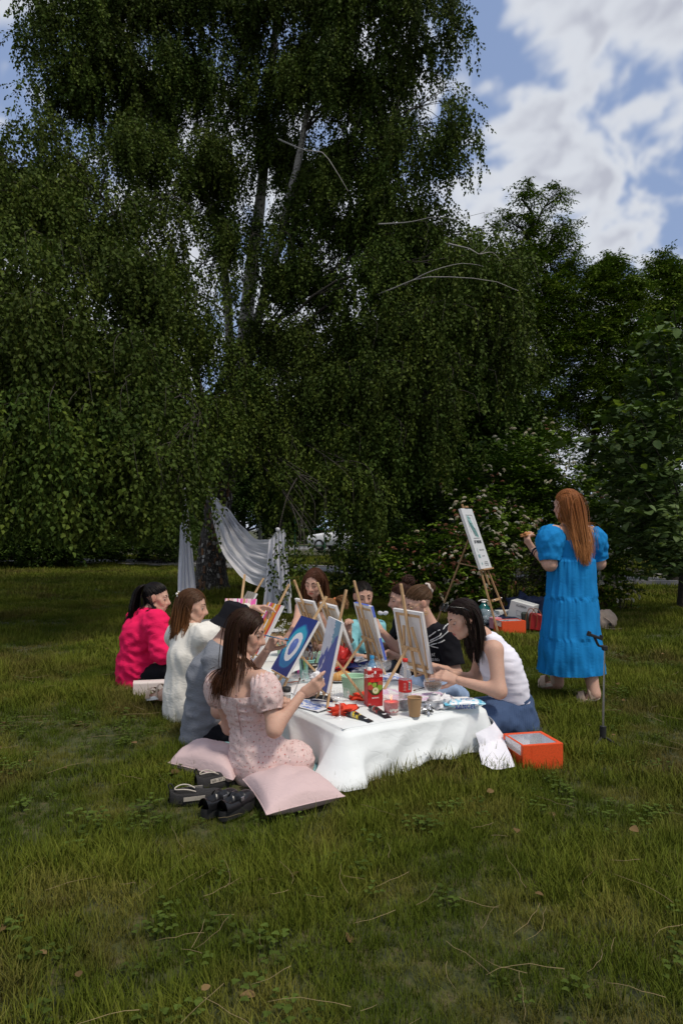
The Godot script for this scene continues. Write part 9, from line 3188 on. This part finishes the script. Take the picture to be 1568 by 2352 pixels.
func person_blue() -> void:
	var j := {
		"hip": Vector3(1.754,0.868,-5.48), "chest": Vector3(1.747,1.144,-5.46), "neck": Vector3(1.734,1.31,-5.46), "head": Vector3(1.714,1.483,-5.48), "f": Vector3(-0.42, 0, -0.9),
		"fwd": Vector3(-0.55, -0.12, -0.8), "up": Vector3(0, 1, 0), "b": 1.2, "nk": 1.1, "hs": 1.02,
		"shL": Vector3(1.559,1.264,-5.38), "elL": Vector3(1.547,1.038,-5.34), "wrL": Vector3(1.472,1.143,-5.52), "hdL": Vector3(-0.45, 0.75, -0.2), "pmL": Vector3(0.8, 0.3, -0.3), "cuL": [0.7, 0.8, 0.9, 1.0, 0.7],
		"shR": Vector3(1.934,1.256,-5.56), "elR": Vector3(1.995,1.033,-5.58), "wrR": Vector3(1.983,1.079,-5.78), "knL": Vector3(1.706,0.448,-5.62), "anL": Vector3(1.701,0.096,-5.66), "toL": Vector3(1.595,0.045,-5.72), "knR": Vector3(1.826,0.446,-5.42), "anR": Vector3(1.87,0.084,-5.32), "toR": Vector3(1.774,0.007,-5.36), "fineh": 0.0052,
	}
	var o := person("person", "long red hair, bright blue tiered dress, standing with back turned, eating a pastry", j)
	body(o, j, 0.015)
	# tiered dress: rings of cloth, gathered below every seam
	var c0: Vector3 = Vector3(1.747,1.217,-5.46)
	var yt := c0.y
	var yb: float = (Vector3(1.747,0.215,-5.46)).y
	var m := MB.new()
	var rows := []
	var n := 150
	var right := Vector3(0.9, 0, -0.42)
	for k in 74:
		var t := k / 73.0
		var y := lerpf(yt, yb, t)
		var v := 1240.0 + t * 303.0
		var seam := 1283.0
		var nxt := 1371.0
		if v > 1371.0:
			seam = 1371.0
			nxt = 1462.0
		if v > 1462.0:
			seam = 1462.0
			nxt = 1543.0
		var g := clampf((v - seam) / (nxt - seam), 0.0, 1.0) if v > 1283.0 else 0.0
		var rx := 0.0
		if v < 1283.0: rx = lerpf(0.172, 0.165, (v - 1240.0) / 43.0)
		else: rx = lerpf(0.186, 0.238, smoothstep(1283.0, 1530.0, v))
		var rz := rx * lerpf(0.80, 0.92, t)
		var r := PackedVector3Array()
		for i in n:
			var a := TAU * i / n
			var amp := 0.0
			if v > 1283.0: amp = lerpf(0.008, 0.030, g) * (0.45 + 0.55 * t)
			var tier := floorf((v - 1283.0) / 90.0)
			var fine := sin(a * 46.0 + nz.get_noise_2d(a * 3.0, tier * 5.0) * 6.0) * 0.008 * exp(-g * 4.5) * (1.0 if v > 1284.0 else 0.0)
			var w := nz.get_noise_3d(cos(a) * 3.2, sin(a) * 3.2, tier * 7.0 + g * 1.1) * 0.8 + nz.get_noise_3d(cos(a) * 6.5, sin(a) * 6.5, tier * 9.0 + g * 0.25) * 0.4
			var smock := sin(y * 420.0) * 0.0014 + sin(a * 60.0) * 0.0008 if v < 1281.0 else 0.0
			var bulge := 0.005 * sin(PI * clampf(g * 1.6, 0.0, 1.0)) if v > 1283.0 else 0.0
			var q := 1.0 + (w * amp + fine + bulge) / rx
			var lean := Vector3(-0.012, 0, 0) * t + Vector3(0.03, 0, 0.02) * smoothstep(0.7, 1.0, t) * maxf(0.0, cos(a))
			r.append(Vector3(c0.x, y + (0.012 * w if t > 0.985 else 0.0), c0.z) + right * cos(a) * rx * q + j.f * sin(a) * rz * q + lean + Vector3(smock, 0, smock))
		rows.append(r)
	m.grid(rows, true)
	pp("tiered_dress", m, mats.blue_cotton, o)
	for s in [[j.shL, j.elL], [j.shR, j.elR]]:
		var d: Vector3 = (s[1] - s[0]).normalized()
		var sl := blob([ell(s[0] + d * 0.06, frame(d), Vector3(0.088, 0.092, 0.10)), cap(s[0] + d * 0.06, s[0] + d * 0.19, 0.085, 0.074), cap(s[0], s[0].lerp(j.chest, 0.35), 0.06, 0.06)], 0.012, 0.02)
		ruffle(sl, func(p: Vector3, nn: Vector3) -> float: return fold(p, Vector3(13, 8, 13), 0.013))
		hemmed(sl, s[0] + d * 0.205, d, 0.14)
		pp("puff_sleeve", sl, mats.blue_cotton, o)
	sandal(o, Vector3(1.706,0.076,-5.64), Vector3(1.586,0.034,-5.74), solid("sandal_beige", Color(0.52, 0.38, 0.28), 0.6), solid("sandal_sole", Color(0.62, 0.52, 0.42), 0.7))
	sandal(o, Vector3(1.895,0.044,-5.3), Vector3(1.767,-0.009,-5.36), mats.sandal_beige, mats.sandal_sole)
	strands(o, j.head, j.hb, 1.02, 1500, 0.52, Color(0.25, 0.09, 0.028), {"tip": Color(0.38, 0.16, 0.055), "forward": -0.1, "lay": Vector3(0.02, 0, 0.09), "gather": 0.05}, torso_solids(j, 0.012))
	var wd: Vector3 = (j.elL - j.wrL).normalized()
	var fb := frame(wd)
	for q in [[0.035, "watch_band", Color(0.012, 0.014, 0.03), 0.007], [0.062, "coil_bracelet", Color(0.10, 0.03, 0.02), 0.0035]]:
		var ps := []
		for i in 25: ps.append(j.wrL + wd * (q[0] + (0.003 * sin(i * 2.6) if q[3] < 0.005 else 0.0)) + fb * Vector3(cos(TAU * i / 24), sin(TAU * i / 24), 0) * 0.034)
		var b := MB.new()
		b.c = q[2]
		b.tube(ps, [q[3]], 6, false)
		pp(q[1], b, mats.plain, o)
	var pt: Node3D = crumple("pastry", "bitten pastry held in the left hand of the blue dress", "pastry", Vector3(1.436,1.236,-5.55), Vector3(0.042, 0.018, 0.03), solid("pastry_brown", Color(0.45, 0.20, 0.07), 0.8), 61.0, "", 0.6)
